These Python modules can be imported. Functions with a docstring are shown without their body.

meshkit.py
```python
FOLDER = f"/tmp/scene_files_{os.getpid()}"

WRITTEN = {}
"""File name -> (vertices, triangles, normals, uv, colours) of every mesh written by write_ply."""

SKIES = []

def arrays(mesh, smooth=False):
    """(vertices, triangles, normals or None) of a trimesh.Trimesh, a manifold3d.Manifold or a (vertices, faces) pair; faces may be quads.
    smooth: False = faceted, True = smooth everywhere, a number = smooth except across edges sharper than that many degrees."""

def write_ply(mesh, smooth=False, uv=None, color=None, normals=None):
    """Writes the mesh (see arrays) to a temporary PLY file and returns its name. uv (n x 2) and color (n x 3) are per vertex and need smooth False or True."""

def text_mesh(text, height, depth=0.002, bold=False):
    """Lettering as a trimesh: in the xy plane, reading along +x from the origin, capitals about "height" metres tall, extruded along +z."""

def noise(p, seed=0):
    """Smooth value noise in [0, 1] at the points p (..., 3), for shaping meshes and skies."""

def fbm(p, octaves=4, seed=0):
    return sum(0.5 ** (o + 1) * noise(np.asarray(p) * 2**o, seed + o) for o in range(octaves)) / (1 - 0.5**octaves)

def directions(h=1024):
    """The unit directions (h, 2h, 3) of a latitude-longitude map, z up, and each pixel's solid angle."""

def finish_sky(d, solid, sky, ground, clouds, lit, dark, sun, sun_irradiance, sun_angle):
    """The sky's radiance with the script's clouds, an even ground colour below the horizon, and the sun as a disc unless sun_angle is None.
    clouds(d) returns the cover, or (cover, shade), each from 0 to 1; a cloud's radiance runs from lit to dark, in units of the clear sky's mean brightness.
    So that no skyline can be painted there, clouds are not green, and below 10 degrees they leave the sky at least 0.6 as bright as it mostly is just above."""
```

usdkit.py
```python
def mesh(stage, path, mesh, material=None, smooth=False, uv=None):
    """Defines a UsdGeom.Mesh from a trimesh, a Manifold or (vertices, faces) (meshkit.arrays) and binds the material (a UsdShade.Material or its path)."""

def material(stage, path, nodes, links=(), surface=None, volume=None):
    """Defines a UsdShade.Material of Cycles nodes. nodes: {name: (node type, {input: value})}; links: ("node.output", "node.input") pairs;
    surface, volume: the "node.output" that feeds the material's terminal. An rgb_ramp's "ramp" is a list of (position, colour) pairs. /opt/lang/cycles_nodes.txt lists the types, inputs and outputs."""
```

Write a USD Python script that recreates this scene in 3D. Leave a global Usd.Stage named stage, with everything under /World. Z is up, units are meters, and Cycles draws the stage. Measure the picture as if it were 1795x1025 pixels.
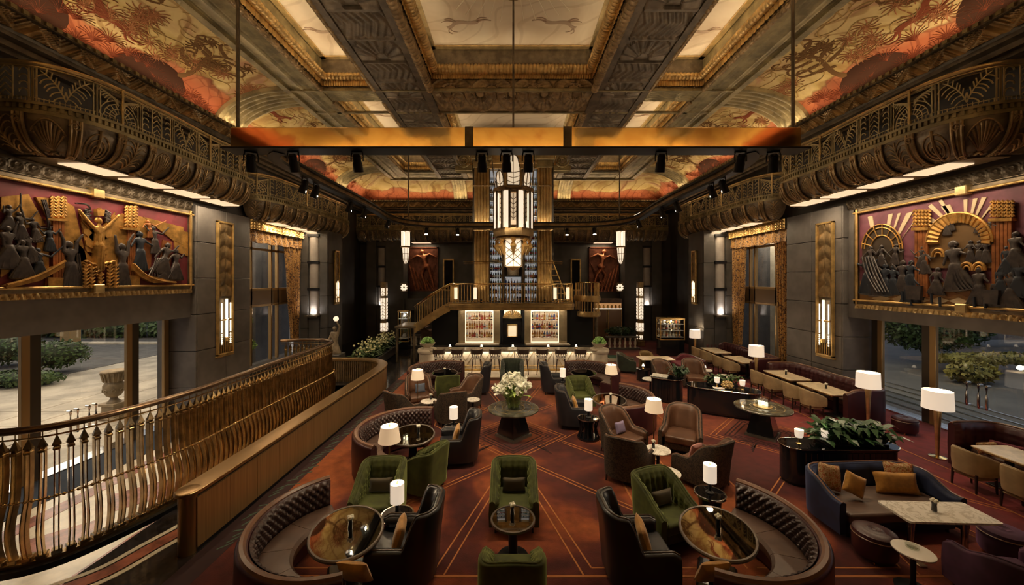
import math, random
import numpy as np, trimesh, usdkit, meshkit
from pxr import Usd, UsdGeom, UsdLux, UsdShade, Gf, Sdf
from shapely.geometry import Polygon
PI = math.pi
stage = Usd.Stage.CreateInMemory()
UsdGeom.SetStageUpAxis(stage, 'Z'); UsdGeom.SetStageMetersPerUnit(stage, 1.0)
UsdGeom.Xform.Define(stage, '/World'); UsdGeom.Scope.Define(stage, '/World/Looks')

# ------------------------------------------------------------------ camera
F, CX, HZ, H = 660.0, 898.0, 490.0, 4.3          # focal length and horizon in pixels of the 1795 x 1025 picture, eye height in metres
cam = UsdGeom.Camera.Define(stage, '/World/camera')
cam.CreateHorizontalApertureAttr(36.0); cam.CreateVerticalApertureAttr(36.0 * 1025 / 1795)
cam.CreateFocalLengthAttr(36.0 * F / 1795)
cam.CreateHorizontalApertureOffsetAttr(-36.0 * (CX - 897.5) / 1795)
cam.CreateVerticalApertureOffsetAttr(-36.0 * (512.5 - HZ) / 1795)
cam.CreateClippingRangeAttr(Gf.Vec2f(0.05, 500))
cam.AddTranslateOp().Set((0, 0, H)); cam.AddRotateXOp().Set(90)
cam.CreateExposureAttr(0.65)

# ------------------------------------------------------------------ lights
def aim(prim, pos, direction):
    d = np.array(direction, float); d /= np.linalg.norm(d)
    up = np.array([0, 1.0, 0]) if abs(d[1]) < .9 else np.array([1.0, 0, 0])
    x = np.cross(up, -d); x /= np.linalg.norm(x); y = np.cross(-d, x)
    m = Gf.Matrix4d(*x, 0, *y, 0, *(-d), 0, *map(float, pos), 1)
    prim.AddTransformOp().Set(m)
NL = [0]
def rect_light(pos, direction, sx, sy, power, color=(1, .78, .5), spread=None):
    """power: radiance. sx is the extent along the axis that is square to direction and to +y (or along x), sy the other."""
    NL[0] += 1
    l = UsdLux.RectLight.Define(stage, f'/World/Lights/area_light_{NL[0]:03d}')
    l.CreateWidthAttr(sx); l.CreateHeightAttr(sy); l.CreateIntensityAttr(power); l.CreateColorAttr(Gf.Vec3f(*color))
    aim(l, pos, direction); return l
def disk_light(pos, direction, r, power, color=(1, .8, .55), cone=None, soft=.5):
    NL[0] += 1
    l = UsdLux.DiskLight.Define(stage, f'/World/Lights/disk_light_{NL[0]:03d}')
    l.CreateRadiusAttr(r); l.CreateIntensityAttr(power); l.CreateColorAttr(Gf.Vec3f(*color))
    aim(l, pos, direction); return l
def spot_light(pos, direction, r, power, cone=35, soft=.6, color=(1, .8, .55)):
    NL[0] += 1
    l = UsdLux.SphereLight.Define(stage, f'/World/Lights/spot_light_{NL[0]:03d}')
    l.CreateRadiusAttr(r); l.CreateIntensityAttr(power); l.CreateColorAttr(Gf.Vec3f(*color))
    sh = UsdLux.ShapingAPI.Apply(l.GetPrim()); sh.CreateShapingConeAngleAttr(cone); sh.CreateShapingConeSoftnessAttr(soft)
    aim(l, pos, direction); return l
def ball_light(pos, r, power, color=(1, .75, .45)):
    NL[0] += 1
    l = UsdLux.SphereLight.Define(stage, f'/World/Lights/ball_light_{NL[0]:03d}')
    l.CreateRadiusAttr(r); l.CreateIntensityAttr(power); l.CreateColorAttr(Gf.Vec3f(*color))
    l.AddTranslateOp().Set(tuple(map(float, pos))); return l

WARM = (1, .76, .47)
dome = UsdLux.DomeLight.Define(stage, '/World/Lights/sky')            # a dull evening sky
dome.CreateIntensityAttr(.10); dome.CreateColorAttr(Gf.Vec3f(.55, .62, .8))
GAIN = 1.0
# LED strips on the ledges of the ceiling coffers, shining up on the painted panels
COF = [(-2.98, 2.98, -1.6, 13.7), (-2.98, 2.98, 15.5, 24.0), (-6.94, -5.0, -1.6, 13.7), (5.0, 6.94, -1.6, 13.7), (-6.94, -5.0, 14.6, 24.0), (5.0, 6.94, 14.6, 24.0)]
for (x0, x1, y0, y1) in COF:
    wide = x1 - x0 > 3
    pw = (8.5 if wide else 10) * GAIN
    for x, s in ((x0 + .22, 1), (x1 - .22, -1)):
        rect_light((x, (y0 + y1) / 2, 12.02 if wide else 11.78), (s * .55, 0, .83), .06, y1 - y0 - .6, pw, (1, .80, .52))
    rect_light(((x0 + x1) / 2, y1 - .22, 12.02 if wide else 11.78), (0, -.55, .83), x1 - x0 - .6, .06, pw, (1, .80, .52))
# LED strips behind the cornice, washing the painted coves
for s in (-1, 1):
    rect_light((s * 10.55, 11.5, 10.12), (-s * .42, 0, 1), .08, 31, 14.5 * GAIN, (1, .74, .44))
rect_light((0, 27.4, 10.12), (0, -.42, 1), 20, .08, 16 * GAIN, (1, .74, .44))
# LED strips lying on top of the lighting truss, shining up and out at the beams, balconies and bar tower
for x, o in ((-5.68, -1), (5.74, 1)):
    rect_light((x, 14, 7.37), (o * .75, 0, 1), .10, 9.5, 19 * GAIN, (1, .80, .56))
rect_light((0, 20.03, 7.37), (0, .5, 1), 6.4, .10, 20 * GAIN, (1, .80, .56)); rect_light((0, 8.2, 7.57), (0, -.1, 1), 11, .10, 9 * GAIN, (1, .80, .56))
rect_light((0, -3.9, 10.5), (0, .3, 1), 20, .08, 22 * GAIN, (1, .74, .44))
# balcony soffit panels are built with the balconies
# ------------------------------------------------------------------ pixel geometry of the photograph
def P(u, v, z=0.0):
    d = F * (H - z) / (v - HZ); return np.array([(u - CX) / F * d, d, z])
def PD(u, v, d): return np.array([(u - CX) / F * d, d, H - (v - HZ) / F * d])
def PX(u, v, x):
    d = F * x / (u - CX); return np.array([x, d, H - (v - HZ) / F * d])

# ------------------------------------------------------------------ materials
MATS = {}
def mat(name, color=(.5, .5, .5), rough=.5, metal=0.0, var=None, bump=None, **kw):
    """var: (noise scale, strength, second colour or None); bump: (scale, strength, distance[, detail])"""
    if name in MATS: return MATS[name]
    p = {'base_color': color, 'roughness': rough, 'metallic': metal, **kw}
    nodes, links = {'p': ('principled_bsdf', p)}, []
    if var or bump: nodes['tc'] = ('texture_coordinate', {})
    if var:
        sc, st, c2 = var
        c = np.array(color, float)
        lo, hi = (c * (1 - st), np.minimum(c * (1 + st), .95)) if c2 is None else (c, np.array(c2, float))
        nodes['n'] = ('noise_texture', {'scale': sc, 'detail': 5.0, 'roughness': .6})
        nodes['r'] = ('rgb_ramp', {'ramp': [(0, tuple(lo)), (.38, tuple(lo)), (.62, tuple(hi)), (1, tuple(hi))]})
        links += [('tc.object', 'n.vector'), ('n.fac', 'r.fac'), ('r.color', 'p.base_color')]
    if bump:
        nodes['bn'] = ('noise_texture', {'scale': bump[0], 'detail': bump[3] if len(bump) > 3 else 3.0})
        nodes['b'] = ('bump', {'strength': bump[1], 'distance': bump[2]})
        links += [('tc.object', 'bn.vector'), ('bn.fac', 'b.height'), ('b.normal', 'p.normal')]
    MATS[name] = usdkit.material(stage, '/World/Looks/' + name, nodes, links, surface='p.BSDF')
    return MATS[name]
def raw_mat(name, nodes, links, surface):
    MATS[name] = usdkit.material(stage, '/World/Looks/' + name, nodes, links, surface=surface); return MATS[name]
def emit(name, color, strength):
    return mat(name, (.8, .75, .65), .5, emission_color=color, emission_strength=strength)

bronze = mat('antique_bronze', (.33, .225, .11), .4, .6, var=(2.5, .35, None), bump=(14, .15, .02))
bronze_dark = mat('dark_bronze', (.17, .13, .085), .42, .55, var=(3, .3, None), bump=(14, .2, .02))
olive = mat('olive_bronze', (.31, .245, .12), .42, .5, var=(2, .35, None), bump=(16, .15, .02))
gilt = mat('gilt', (.66, .44, .17), .34, .65, var=(3, .25, None), bump=(20, .1, .01))
gold_pale = mat('pale_gilt', (.74, .56, .28), .3, .85, var=(3, .2, None))
brass = mat('polished_brass', (.72, .52, .24), .17, 1.0, var=(4, .12, None))
brass_dark = mat('aged_brass', (.56, .40, .20), .22, 1.0, var=(5, .25, None))
stone_dark = mat('dark_stone', (.075, .068, .062), .48, var=(1.3, .2, None), bump=(30, .06, .01))
stone_grey = mat('grey_stone', (.155, .142, .137), .5, var=(1.3, .18, None), bump=(30, .06, .01))
stone_pale = mat('pale_stone', (.55, .48, .38), .5, var=(2.0, .15, None), bump=(30, .06, .01))
black_metal = mat('black_metal', (.012, .012, .014), .38, .3)
black_lacquer = mat('black_lacquer', (.010, .011, .014), .16, coat_weight=.5)
black_gloss = mat('black_gloss', (.006, .006, .008), .03, specular_ior_level=.9)
chrome = mat('chrome', (.75, .72, .68), .12, 1.0)
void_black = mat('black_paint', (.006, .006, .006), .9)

# ------------------------------------------------------------------ scene tree
USED = {}
def numbered(path):
    n = USED.get(path, 0); USED[path] = n + 1
    return path if n == 0 else f'{path}_{n:03d}'
def tag(prim, label=None, cat=None, group=None, kind=None):
    for k, v in (('label', label), ('category', cat), ('group', group), ('kind', kind)):
        if v: prim.SetCustomDataByKey(k, v)
    return prim
def path_of(x): return str(x.GetPath())
def thing(name, label, cat, loc=(0, 0, 0), rz=0.0, group=None, kind=None):
    x = UsdGeom.Xform.Define(stage, numbered('/World/' + name))
    x.AddTranslateOp().Set(tuple(map(float, loc))); x.AddRotateZOp().Set(float(math.degrees(rz)))
    return tag(x.GetPrim(), label, cat, group, kind)
def structure(name): return thing(name, None, None, kind='structure')
def part(name, m, material, parent=None, label=None, smooth=35, kind=None):
    if isinstance(m, (list,)): m = join(m)
    base = path_of(parent) if parent is not None else '/World'
    g = usdkit.mesh(stage, numbered(base + '/' + name), m, material, smooth=smooth).GetPrim()
    return tag(g, label, None, None, kind)
def solo(name, label, cat, m, material, group=None, kind=None, smooth=35):
    return tag(part(name, m, material, None, None, smooth), label, cat, group, kind)
def dup(root, loc, rz=0.0, label=None, group=None, scale=None):
    was = root.GetCustomData()
    nm = root.GetName()
    while nm[-4:-3] == '_' and nm[-3:].isdigit(): nm = nm[:-4]
    x = UsdGeom.Xform.Define(stage, numbered('/World/' + nm))
    pr = x.GetPrim()
    pr.GetReferences().AddInternalReference(root.GetPath())
    pr.GetAttribute('xformOp:translate').Set(Gf.Vec3d(*map(float, loc)))
    pr.GetAttribute('xformOp:rotateZ').Set(float(math.degrees(rz)))
    pr.SetInstanceable(True)
    return tag(pr, label or was.get('label'), was.get('category'), group or was.get('group'))

# ------------------------------------------------------------------ meshes
def TM(v, f): 
    f = np.asarray(f)
    if f.shape[1] == 4: f = np.vstack([f[:, [0, 1, 2]], f[:, [0, 2, 3]]])
    return trimesh.Trimesh(np.asarray(v, float), f, process=False)
def join(ms): return trimesh.util.concatenate([m for m in ms if m is not None])
def move(m, t=(0, 0, 0), rz=0.0, rx=0.0, ry=0.0, s=None):
    m = m.copy()
    if s is not None: m.apply_scale(s)
    for a, ax in ((rx, (1, 0, 0)), (ry, (0, 1, 0)), (rz, (0, 0, 1))):
        if a: m.apply_transform(trimesh.transformations.rotation_matrix(a, ax))
    m.apply_translation(t); return m
def box(x0, x1, y0, y1, z0, z1):
    v = np.array([(x, y, z) for x in (x0, x1) for y in (y0, y1) for z in (z0, z1)], float)
    f = [(0, 1, 3, 2), (4, 6, 7, 5), (0, 4, 5, 1), (2, 3, 7, 6), (0, 2, 6, 4), (1, 5, 7, 3)]
    return TM(v, f)
def cbox(x0, x1, y0, y1, z0, z1, c=.01):
    """box with chamfered edges"""
    c = min(c, abs(x1 - x0) / 2.01, abs(y1 - y0) / 2.01, abs(z1 - z0) / 2.01)
    pts = []
    for x, sx in ((x0, 1), (x1, -1)):
        for y, sy in ((y0, 1), (y1, -1)):
            for z, sz in ((z0, 1), (z1, -1)):
                pts += [(x, y + sy * c, z + sz * c), (x + sx * c, y, z + sz * c), (x + sx * c, y + sy * c, z)]
    return trimesh.convex.convex_hull(np.array(pts))
def rbox(x0, x1, y0, y1, z0, z1, r=.05, n=3):
    """rounded box (pillows, cushions)"""
    r = min(r, abs(x1 - x0) / 2.01, abs(y1 - y0) / 2.01, abs(z1 - z0) / 2.01)
    s = trimesh.creation.icosphere(n - 1 if n > 1 else 1, r).vertices
    pts = np.vstack([s + (x, y, z) for x in (x0 + r, x1 - r) for y in (y0 + r, y1 - r) for z in (z0 + r, z1 - r)])
    return trimesh.convex.convex_hull(pts)
def cyl(r, z0, z1, n=16, c=(0, 0), r2=None):
    return lathe([(0, z0), (r, z0), (r if r2 is None else r2, z1), (0, z1)], n, c)
def lathe(prof, n=20, c=(0, 0), sx=1.0, sy=1.0, a0=0.0, a1=2 * PI):
    p = np.array(prof, float); k = len(p); full = abs(a1 - a0 - 2 * PI) < 1e-6
    th = np.linspace(a0, a1, n, endpoint=not full); m = len(th)
    v = np.zeros((m, k, 3)); v[..., 0] = c[0] + np.cos(th)[:, None] * p[:, 0] * sx; v[..., 1] = c[1] + np.sin(th)[:, None] * p[:, 0] * sy; v[..., 2] = p[:, 1]
    i = np.arange(m if full else m - 1)[:, None]; j = np.arange(k - 1)[None]; i2 = (i + 1) % m
    f = np.stack([i * k + j, i2 * k + j, i2 * k + j + 1, i * k + j + 1], -1).reshape(-1, 4)
    t = TM(v.reshape(-1, 3), f); t.merge_vertices(); t.update_faces(t.nondegenerate_faces()); return t
def grid(S, closed_u=False):
    """S: (n, m, 3) array of points"""
    n, m = S.shape[:2]
    i = np.arange(n if closed_u else n - 1)[:, None]; j = np.arange(m - 1)[None]; i2 = (i + 1) % n
    f = np.stack([i * m + j, i2 * m + j, i2 * m + j + 1, i * m + j + 1], -1).reshape(-1, 4)
    return TM(S.reshape(-1, 3), f)
def frames(path, closed=False):
    p = np.asarray(path, float)
    t = (np.roll(p, -1, 0) - np.roll(p, 1, 0)) if closed else np.gradient(p, axis=0)
    t /= np.maximum(np.linalg.norm(t, axis=1, keepdims=True), 1e-9)
    return p, t
def tube(path, r, n=8, closed=False, caps=True, sx=1.0):
    p, t = frames(path, closed)
    up = np.array([0, 0, 1.0]); a = np.cross(t, up); bad = np.linalg.norm(a, axis=1) < .05
    if bad.all(): a[:] = (1, 0, 0)
    elif bad.any():
        good = np.where(~bad)[0]
        for k in np.where(bad)[0]: a[k] = a[good[np.argmin(abs(good - k))]]
    a /= np.linalg.norm(a, axis=1, keepdims=True); b = np.cross(a, t)
    r = np.broadcast_to(np.asarray(r, float), (len(p),))
    th = np.arange(n) * 2 * PI / n + PI / n
    S = p[:, None] + r[:, None, None] * (sx * np.cos(th)[None, :, None] * a[:, None] + np.sin(th)[None, :, None] * b[:, None])
    S = np.concatenate([S, S[:, :1]], 1)
    m = grid(S, closed); 
    if caps and not closed:
        for k, flip in ((0, 0), (-1, 1)):
            base = len(m.vertices); v = np.vstack([S[k, :n], p[k]])
            f = [(base + i, base + (i + 1) % n, base + n) if flip == 0 else (base + (i + 1) % n, base + i, base + n) for i in range(n)]
            m = trimesh.Trimesh(np.vstack([m.vertices, v]), np.vstack([m.faces, f]), process=False)
    return m
def sweep(path, prof, closed=False, caps=True):
    """prof: closed polygon of (side, up) points; side is to the right of travel in plan"""
    p, t = frames(path, closed)
    a = np.stack([t[:, 1], -t[:, 0], 0 * t[:, 0]], 1); a /= np.maximum(np.linalg.norm(a, axis=1, keepdims=True), 1e-9)
    q = np.array(list(prof) + [prof[0]], float)
    S = p[:, None] + q[None, :, :1] * a[:, None] + q[None, :, 1:] * np.array([0, 0, 1.0])
    m = grid(S, closed)
    if caps and not closed:
        tri = poly_tri(prof)
        k = len(prof)
        for e, flip in ((0, 0), (-1, 1)):
            base = len(m.vertices)
            m = trimesh.Trimesh(np.vstack([m.vertices, S[e, :k]]), np.vstack([m.faces, base + (tri if flip else tri[:, ::-1])]), process=False)
    return m
def poly_tri(prof):
    import mapbox_earcut as ec
    v = np.array(prof, float)[:, :2]
    return ec.triangulate_float64(v, np.array([len(v)], np.uint32)).reshape(-1, 3).astype(int)
def prism(poly, z0, z1):
    """extruded outline, counter-clockwise xy points"""
    p = Polygon(poly); 
    m = trimesh.creation.extrude_polygon(p if p.is_valid else p.buffer(0), z1 - z0, engine='earcut'); m.apply_translation((0, 0, z0)); return m
def relief(S, N, h):
    return grid(S + N * h[..., None])
def bezier(pts, n=16):
    p = np.array(pts, float); t = np.linspace(0, 1, n)[:, None]
    if len(p) == 3: return (1 - t) ** 2 * p[0] + 2 * t * (1 - t) * p[1] + t ** 2 * p[2]
    return (1 - t) ** 3 * p[0] + 3 * t * (1 - t) ** 2 * p[1] + 3 * t ** 2 * (1 - t) * p[2] + t ** 3 * p[3]
def spline(pts, n=8, closed=False):
    from scipy.interpolate import CubicSpline
    p = np.array(pts, float)
    if closed: p = np.vstack([p, p[:1]])
    s = np.concatenate([[0], np.cumsum(np.linalg.norm(np.diff(p, axis=0), axis=1))])
    c = CubicSpline(s, p, bc_type='periodic' if closed else 'not-a-knot' if len(p) > 3 else 'natural')
    return c(np.linspace(0, s[-1], n, endpoint=not closed))
# carved patterns: height in metres at (s along the band in metres, t across it from 0 to 1)
def fan(s, t, w, amp=.05, rays=9, hw=1.0):
    a = ((s / w) % 1.0) - .5
    x = a * 2; y = t * hw
    r = np.hypot(x, y); th = np.arctan2(y, x)
    pet = np.abs(np.cos(th * rays)) ** .6 * np.clip(1.25 - r, 0, 1)
    rim = np.exp(-((r - .95) / .06) ** 2) + np.exp(-((r - .42) / .05) ** 2)
    return amp * np.clip(pet * (r > .3) * (r < .95) + rim * .8 + .7 * (r < .25), 0, 1.3)
def chevron(s, t, w, amp=.03):
    return amp * np.abs(((s / w + np.abs(t - .5) * 2) % 1.0) - .5) * 2
def flute(s, w, amp=.03): return amp * np.abs(np.sin(PI * s / w))
def scroll(s, t, w, amp=.05):
    a = ((s / w) % 1.0) * 2 - 1; y = t * 2 - 1
    r = np.hypot(a, y); th = np.arctan2(y, a)
    return amp * (np.cos(9 * r + th * (1 if True else 0)) * .5 + .5) * np.clip(1.15 - r, 0, 1) ** .4
def tri_pat(s, t, w, amp=.05):
    a = np.abs(((s / w) % 1.0) * 2 - 1)
    d = a - t
    return amp * (np.clip(d * 3 + .2, 0, 1) * (.6 + .4 * np.abs(np.sin(d * 18))) + .5 * np.clip(-d * 3, 0, 1) * np.abs(np.sin(d * 14)))
def feather(s, t, w, amp=.04):
    a = ((s / w) % 1.0) * 2 - 1
    return amp * (np.abs(np.sin(10 * (t + np.abs(a) * .6))) * (np.abs(a) > .08) * (np.abs(a) < .85) + (np.abs(a) <= .08))
# ------------------------------------------------------------------ the setting
XL, XR, YB, YN, ZB, ZL = -11.2, 11.7, 27.8, -4.6, 11.2, -.75
def carpet_mat():
    nodes = {'tc': ('texture_coordinate', {}), 'm': ('mapping', {'scale': (1, 1, 1)}),
        'n1': ('noise_texture', {'scale': .42, 'detail': 3.0, 'roughness': .5, 'distortion': .6}),
        'r1': ('rgb_ramp', {'ramp': [(0, (.055, .009, .006)), (.42, (.060, .009, .007)), (.48, (.095, .015, .008)), (.53, (.20, .042, .012)), (.64, (.30, .075, .018)), (1, (.31, .08, .02))]}),
        'n2': ('noise_texture', {'scale': .5, 'detail': 3.0, 'distortion': .4}),
        'r2': ('rgb_ramp', {'ramp': [(0, (.085, .010, .014)), (.45, (.13, .013, .020)), (.6, (.20, .022, .024)), (1, (.24, .04, .022))]}),
        's': ('separate_xyz', {}), 'mr': ('map_range', {'from_min': 4.8, 'from_max': 9.5, 'to_min': 0.0, 'to_max': 1.0, 'clamp': True}),
        'mx': ('mix', {}), 'nf': ('noise_texture', {'scale': 60.0, 'detail': 2.0}), 'b': ('bump', {'strength': .25, 'distance': .01}),
        'n3': ('noise_texture', {'scale': 5.0, 'detail': 4.0}), 'r3': ('rgb_ramp', {'ramp': [(.3, (.7, .7, .7)), (.7, (1.15, 1.15, 1.15))]}), 'm3': ('mix', {'mix_type': 'multiply', 'fac': 1.0}),
        'p': ('principled_bsdf', {'roughness': .85, 'sheen_weight': .15, 'specular_ior_level': .2})}
    links = [('tc.object', 'n1.vector'), ('n1.fac', 'r1.fac'), ('tc.object', 'n2.vector'), ('n2.fac', 'r2.fac'), ('tc.object', 's.vector'), ('s.x', 'mr.value'), ('mr.result', 'mx.fac'),
        ('r1.color', 'mx.color1'), ('r2.color', 'mx.color2'), ('tc.object', 'n3.vector'), ('n3.fac', 'r3.fac'), ('mx.color', 'm3.color1'), ('r3.color', 'm3.color2'), ('m3.color', 'p.base_color'), ('tc.object', 'nf.vector'), ('nf.fac', 'b.height'), ('b.normal', 'p.normal')]
    return raw_mat('carpet', nodes, links, 'p.BSDF')
carpet = carpet_mat()
line_mat = mat('carpet_line', (.42, .15, .045), .9)
line_dark = mat('carpet_dark', (.03, .010, .010), .9)
marble_white = mat('cream_marble', (.72, .64, .5), .22, var=(3, .12, None))
marble_red = mat('red_marble', (.30, .10, .06), .22, var=(4, .4, None))
marble_black = mat('black_marble', (.02, .017, .017), .12, var=(3, .5, None))
marble_top = raw_mat('white_marble_top', {'tc': ('texture_coordinate', {}), 'n': ('noise_texture', {'scale': 3.0, 'detail': 8.0, 'distortion': 2.2}), 'r': ('rgb_ramp', {'ramp': [(0, (.86, .82, .75)), (.44, (.88, .84, .77)), (.5, (.6, .55, .47)), (.55, (.88, .84, .77)), (1, (.84, .79, .71))]}), 'p': ('principled_bsdf', {'roughness': .18})},
    [('tc.object', 'n.vector'), ('n.fac', 'r.fac'), ('r.color', 'p.base_color')], 'p.BSDF')

floor = structure('floor')
part('carpet', [box(-4.95, 12.6, YN, 17.2, -.25, 0), box(-4.95, 12.6, 17.2, YB, -.25, 0)], carpet, floor)
part('stone_border', [box(-6.35, -4.95, YN, 9.6, -.25, 0), box(-6.35, -4.95, 16.0, YB, -.25, 0), box(-5.35, -4.95, 9.6, 16.0, -.25, 0), box(-11.6, -6.35, 15.4, YB, -.25, 0)], marble_black, floor)
part('lobby_floor', box(-12.1, -6.35, YN, 15.4, ZL - .2, ZL), marble_white, floor)
# bands and lozenges of red and black marble let into the lobby floor
for k in range(7):
    y = 4.2 + k * 1.55
    part('marble_inlay', prism([(-8.7, y - .65), (-8.0, y), (-8.7, y + .65), (-9.4, y)], ZL, ZL + .006), marble_red, floor)
part('marble_inlay', box(-6.95, -6.45, 1, 15.3, ZL, ZL + .006), marble_black, floor)
part('marble_inlay', box(-7.5, -7.1, 1, 15.3, ZL, ZL + .006), marble_red, floor)
part('marble_inlay', box(-10.2, -9.8, 1, 15.3, ZL, ZL + .006), marble_red, floor)
part('door_mat', box(-11.9, -10.6, 7.5, 13.2, ZL, ZL + .012), mat('blue_mat', (.02, .03, .05), .9), floor)
# curved cream and red marble bands at the head of the stairs
arc = np.array([P(u, v, 0) for u, v in ((90, 1040), (180, 1006), (260, 962), (318, 930))])
arc = np.vstack([[(-6.3, 4.3, 0)], arc, [(-5.75, 8.2, 0), (-5.7, 9.5, 0)]]); arc = spline(arc, 40)
for off, w, m_, z in ((0, .24, marble_red, .006), (-.2, .09, marble_white, .006), (.2, .09, marble_white, .006)):
    part('marble_band', sweep(arc, [(off - w / 2, 0), (off + w / 2, 0), (off + w / 2, z), (off - w / 2, z)]), m_, floor)
# the stairwell between rail and parapet
part('lobby_wall', box(-12.1, -6.35, 15.4, 15.6, ZL, -.02), stone_dark, floor)
part('stairwell_wall', [box(-6.5, -6.35, YN, 9.6, ZL, -.26), box(-6.5, -6.35, 9.6, 16.0, -3.2, -.02), box(-5.2, -5.12, 9.6, 16.0, -3.2, -.25), box(-6.4, -5.2, 9.5, 9.6, -3.2, -.25), box(-6.4, -5.2, 16.0, 16.1, -3.2, -.25)], stone_dark, floor)
for k in range(16):
    part('stair_step', box(-6.34, -5.2, 15.9 - .3 * (k + 1), 15.9 - .3 * k, -3.2, -.18 * (k + 1)), stone_dark, floor)
# carpet lines
def strip(a, b, w=.024, z=.004):
    a, b = np.array(a, float), np.array(b, float); d = (b - a) / np.linalg.norm(b - a); n = np.array([-d[1], d[0]]) * w / 2
    return prism([a - n, b - n, b + n, a + n], 0, z)
def zig(pts, w=.024, z=.004, closed=False):
    pts = list(pts) + ([pts[0]] if closed else []); return [strip(pts[i], pts[i + 1], w, z) for i in range(len(pts) - 1)]
L, D2 = [], []
for cx, cy in ((.02, 10.37), (6.95, 10.45), (.02, 2.6), (6.95, 2.6)):
    for r in (1.30, 1.46): L += zig([(cx - r, cy), (cx, cy - r), (cx + r, cy), (cx, cy + r)], closed=True)
    for r in (.78, .93, 1.05): D2 += zig([(cx - r, cy), (cx, cy - r), (cx + r, cy), (cx, cy + r)], .035, closed=True)
    for k in range(-3, 4):
        for sx_ in (-1, 1):
            D2.append(strip((cx + sx_ * (.50 + .06 * abs(k)), cy - .55 + k * .06), (cx + sx_ * (.8 + .05 * abs(k)), cy - .72 + k * .11), .03))
for cx in (.02, 6.95):
    for s in (-1, 1):
        L += [strip((cx, 9.05), (cx + s * 1.02, 5.47)), strip((cx + s * .1, 9.1), (cx + s * 1.16, 5.62)), strip((cx + s * .1, 9.0), (cx + s * 2.3, 6.95)), strip((cx + s * .12, 9.12), (cx + s * 2.3, 7.09)),
              strip((cx + s * 1.2, 10.0), (cx + s * 2.3, 11.1)), strip((cx + s * 1.3, 9.95), (cx + s * 2.3, 8.95)), strip((cx + s * 2.32, 6.0), (cx + s * 2.32, 15.4), .035),
              strip((cx + s * .0, 11.8), (cx + s * 1.1, 15.4)), strip((cx + s * .12, 11.8), (cx + s * 1.22, 15.4)), strip((cx + s * 1.16, 5.62), (cx + s * 3.3, 5.62)),
              strip((cx + s * .1, 11.8), (cx + s * 2.3, 13.9)), strip((cx + s * .1, 11.65), (cx + s * 2.3, 13.75)),
              strip((cx + s * 1.2, 10.15), (cx + s * 2.3, 9.15))]
    L.append(strip((cx - 3.4, 5.46), (cx + 3.4, 5.46), .04))
    for k in range(-4, 5): L.append(strip((cx - 1.35, 11.7), (cx - 1.35 + .28 * k, 12.9), .022))
L.append(strip((3.5, 5.6), (3.5, 15.4), .03)); L.append(strip((10.0, 5.6), (9.6, 20), .03))
part('carpet_line', join(L), line_mat, floor); part('carpet_meander', join(D2), line_dark, floor)
# a darker leaf border along the parapet
leafm = mat('border_leaf', (.05, .09, .06), .8)
rng = random.Random(5); lv = []
for k in range(70):
    y = 6.0 + k * .145; a = rng.uniform(.3, 1.2); x0 = -4.86 + rng.uniform(0, .2)
    lv.append(strip((x0, y), (x0 + .22 * math.cos(a), y + .22 * math.sin(a)), .03))
part('carpet_leaf_border', join(lv + []), leafm, floor, kind='stuff')
part('carpet_edge', box(-4.95, -4.55, YN, 16.2, 0, .002), line_dark, floor)

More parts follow.
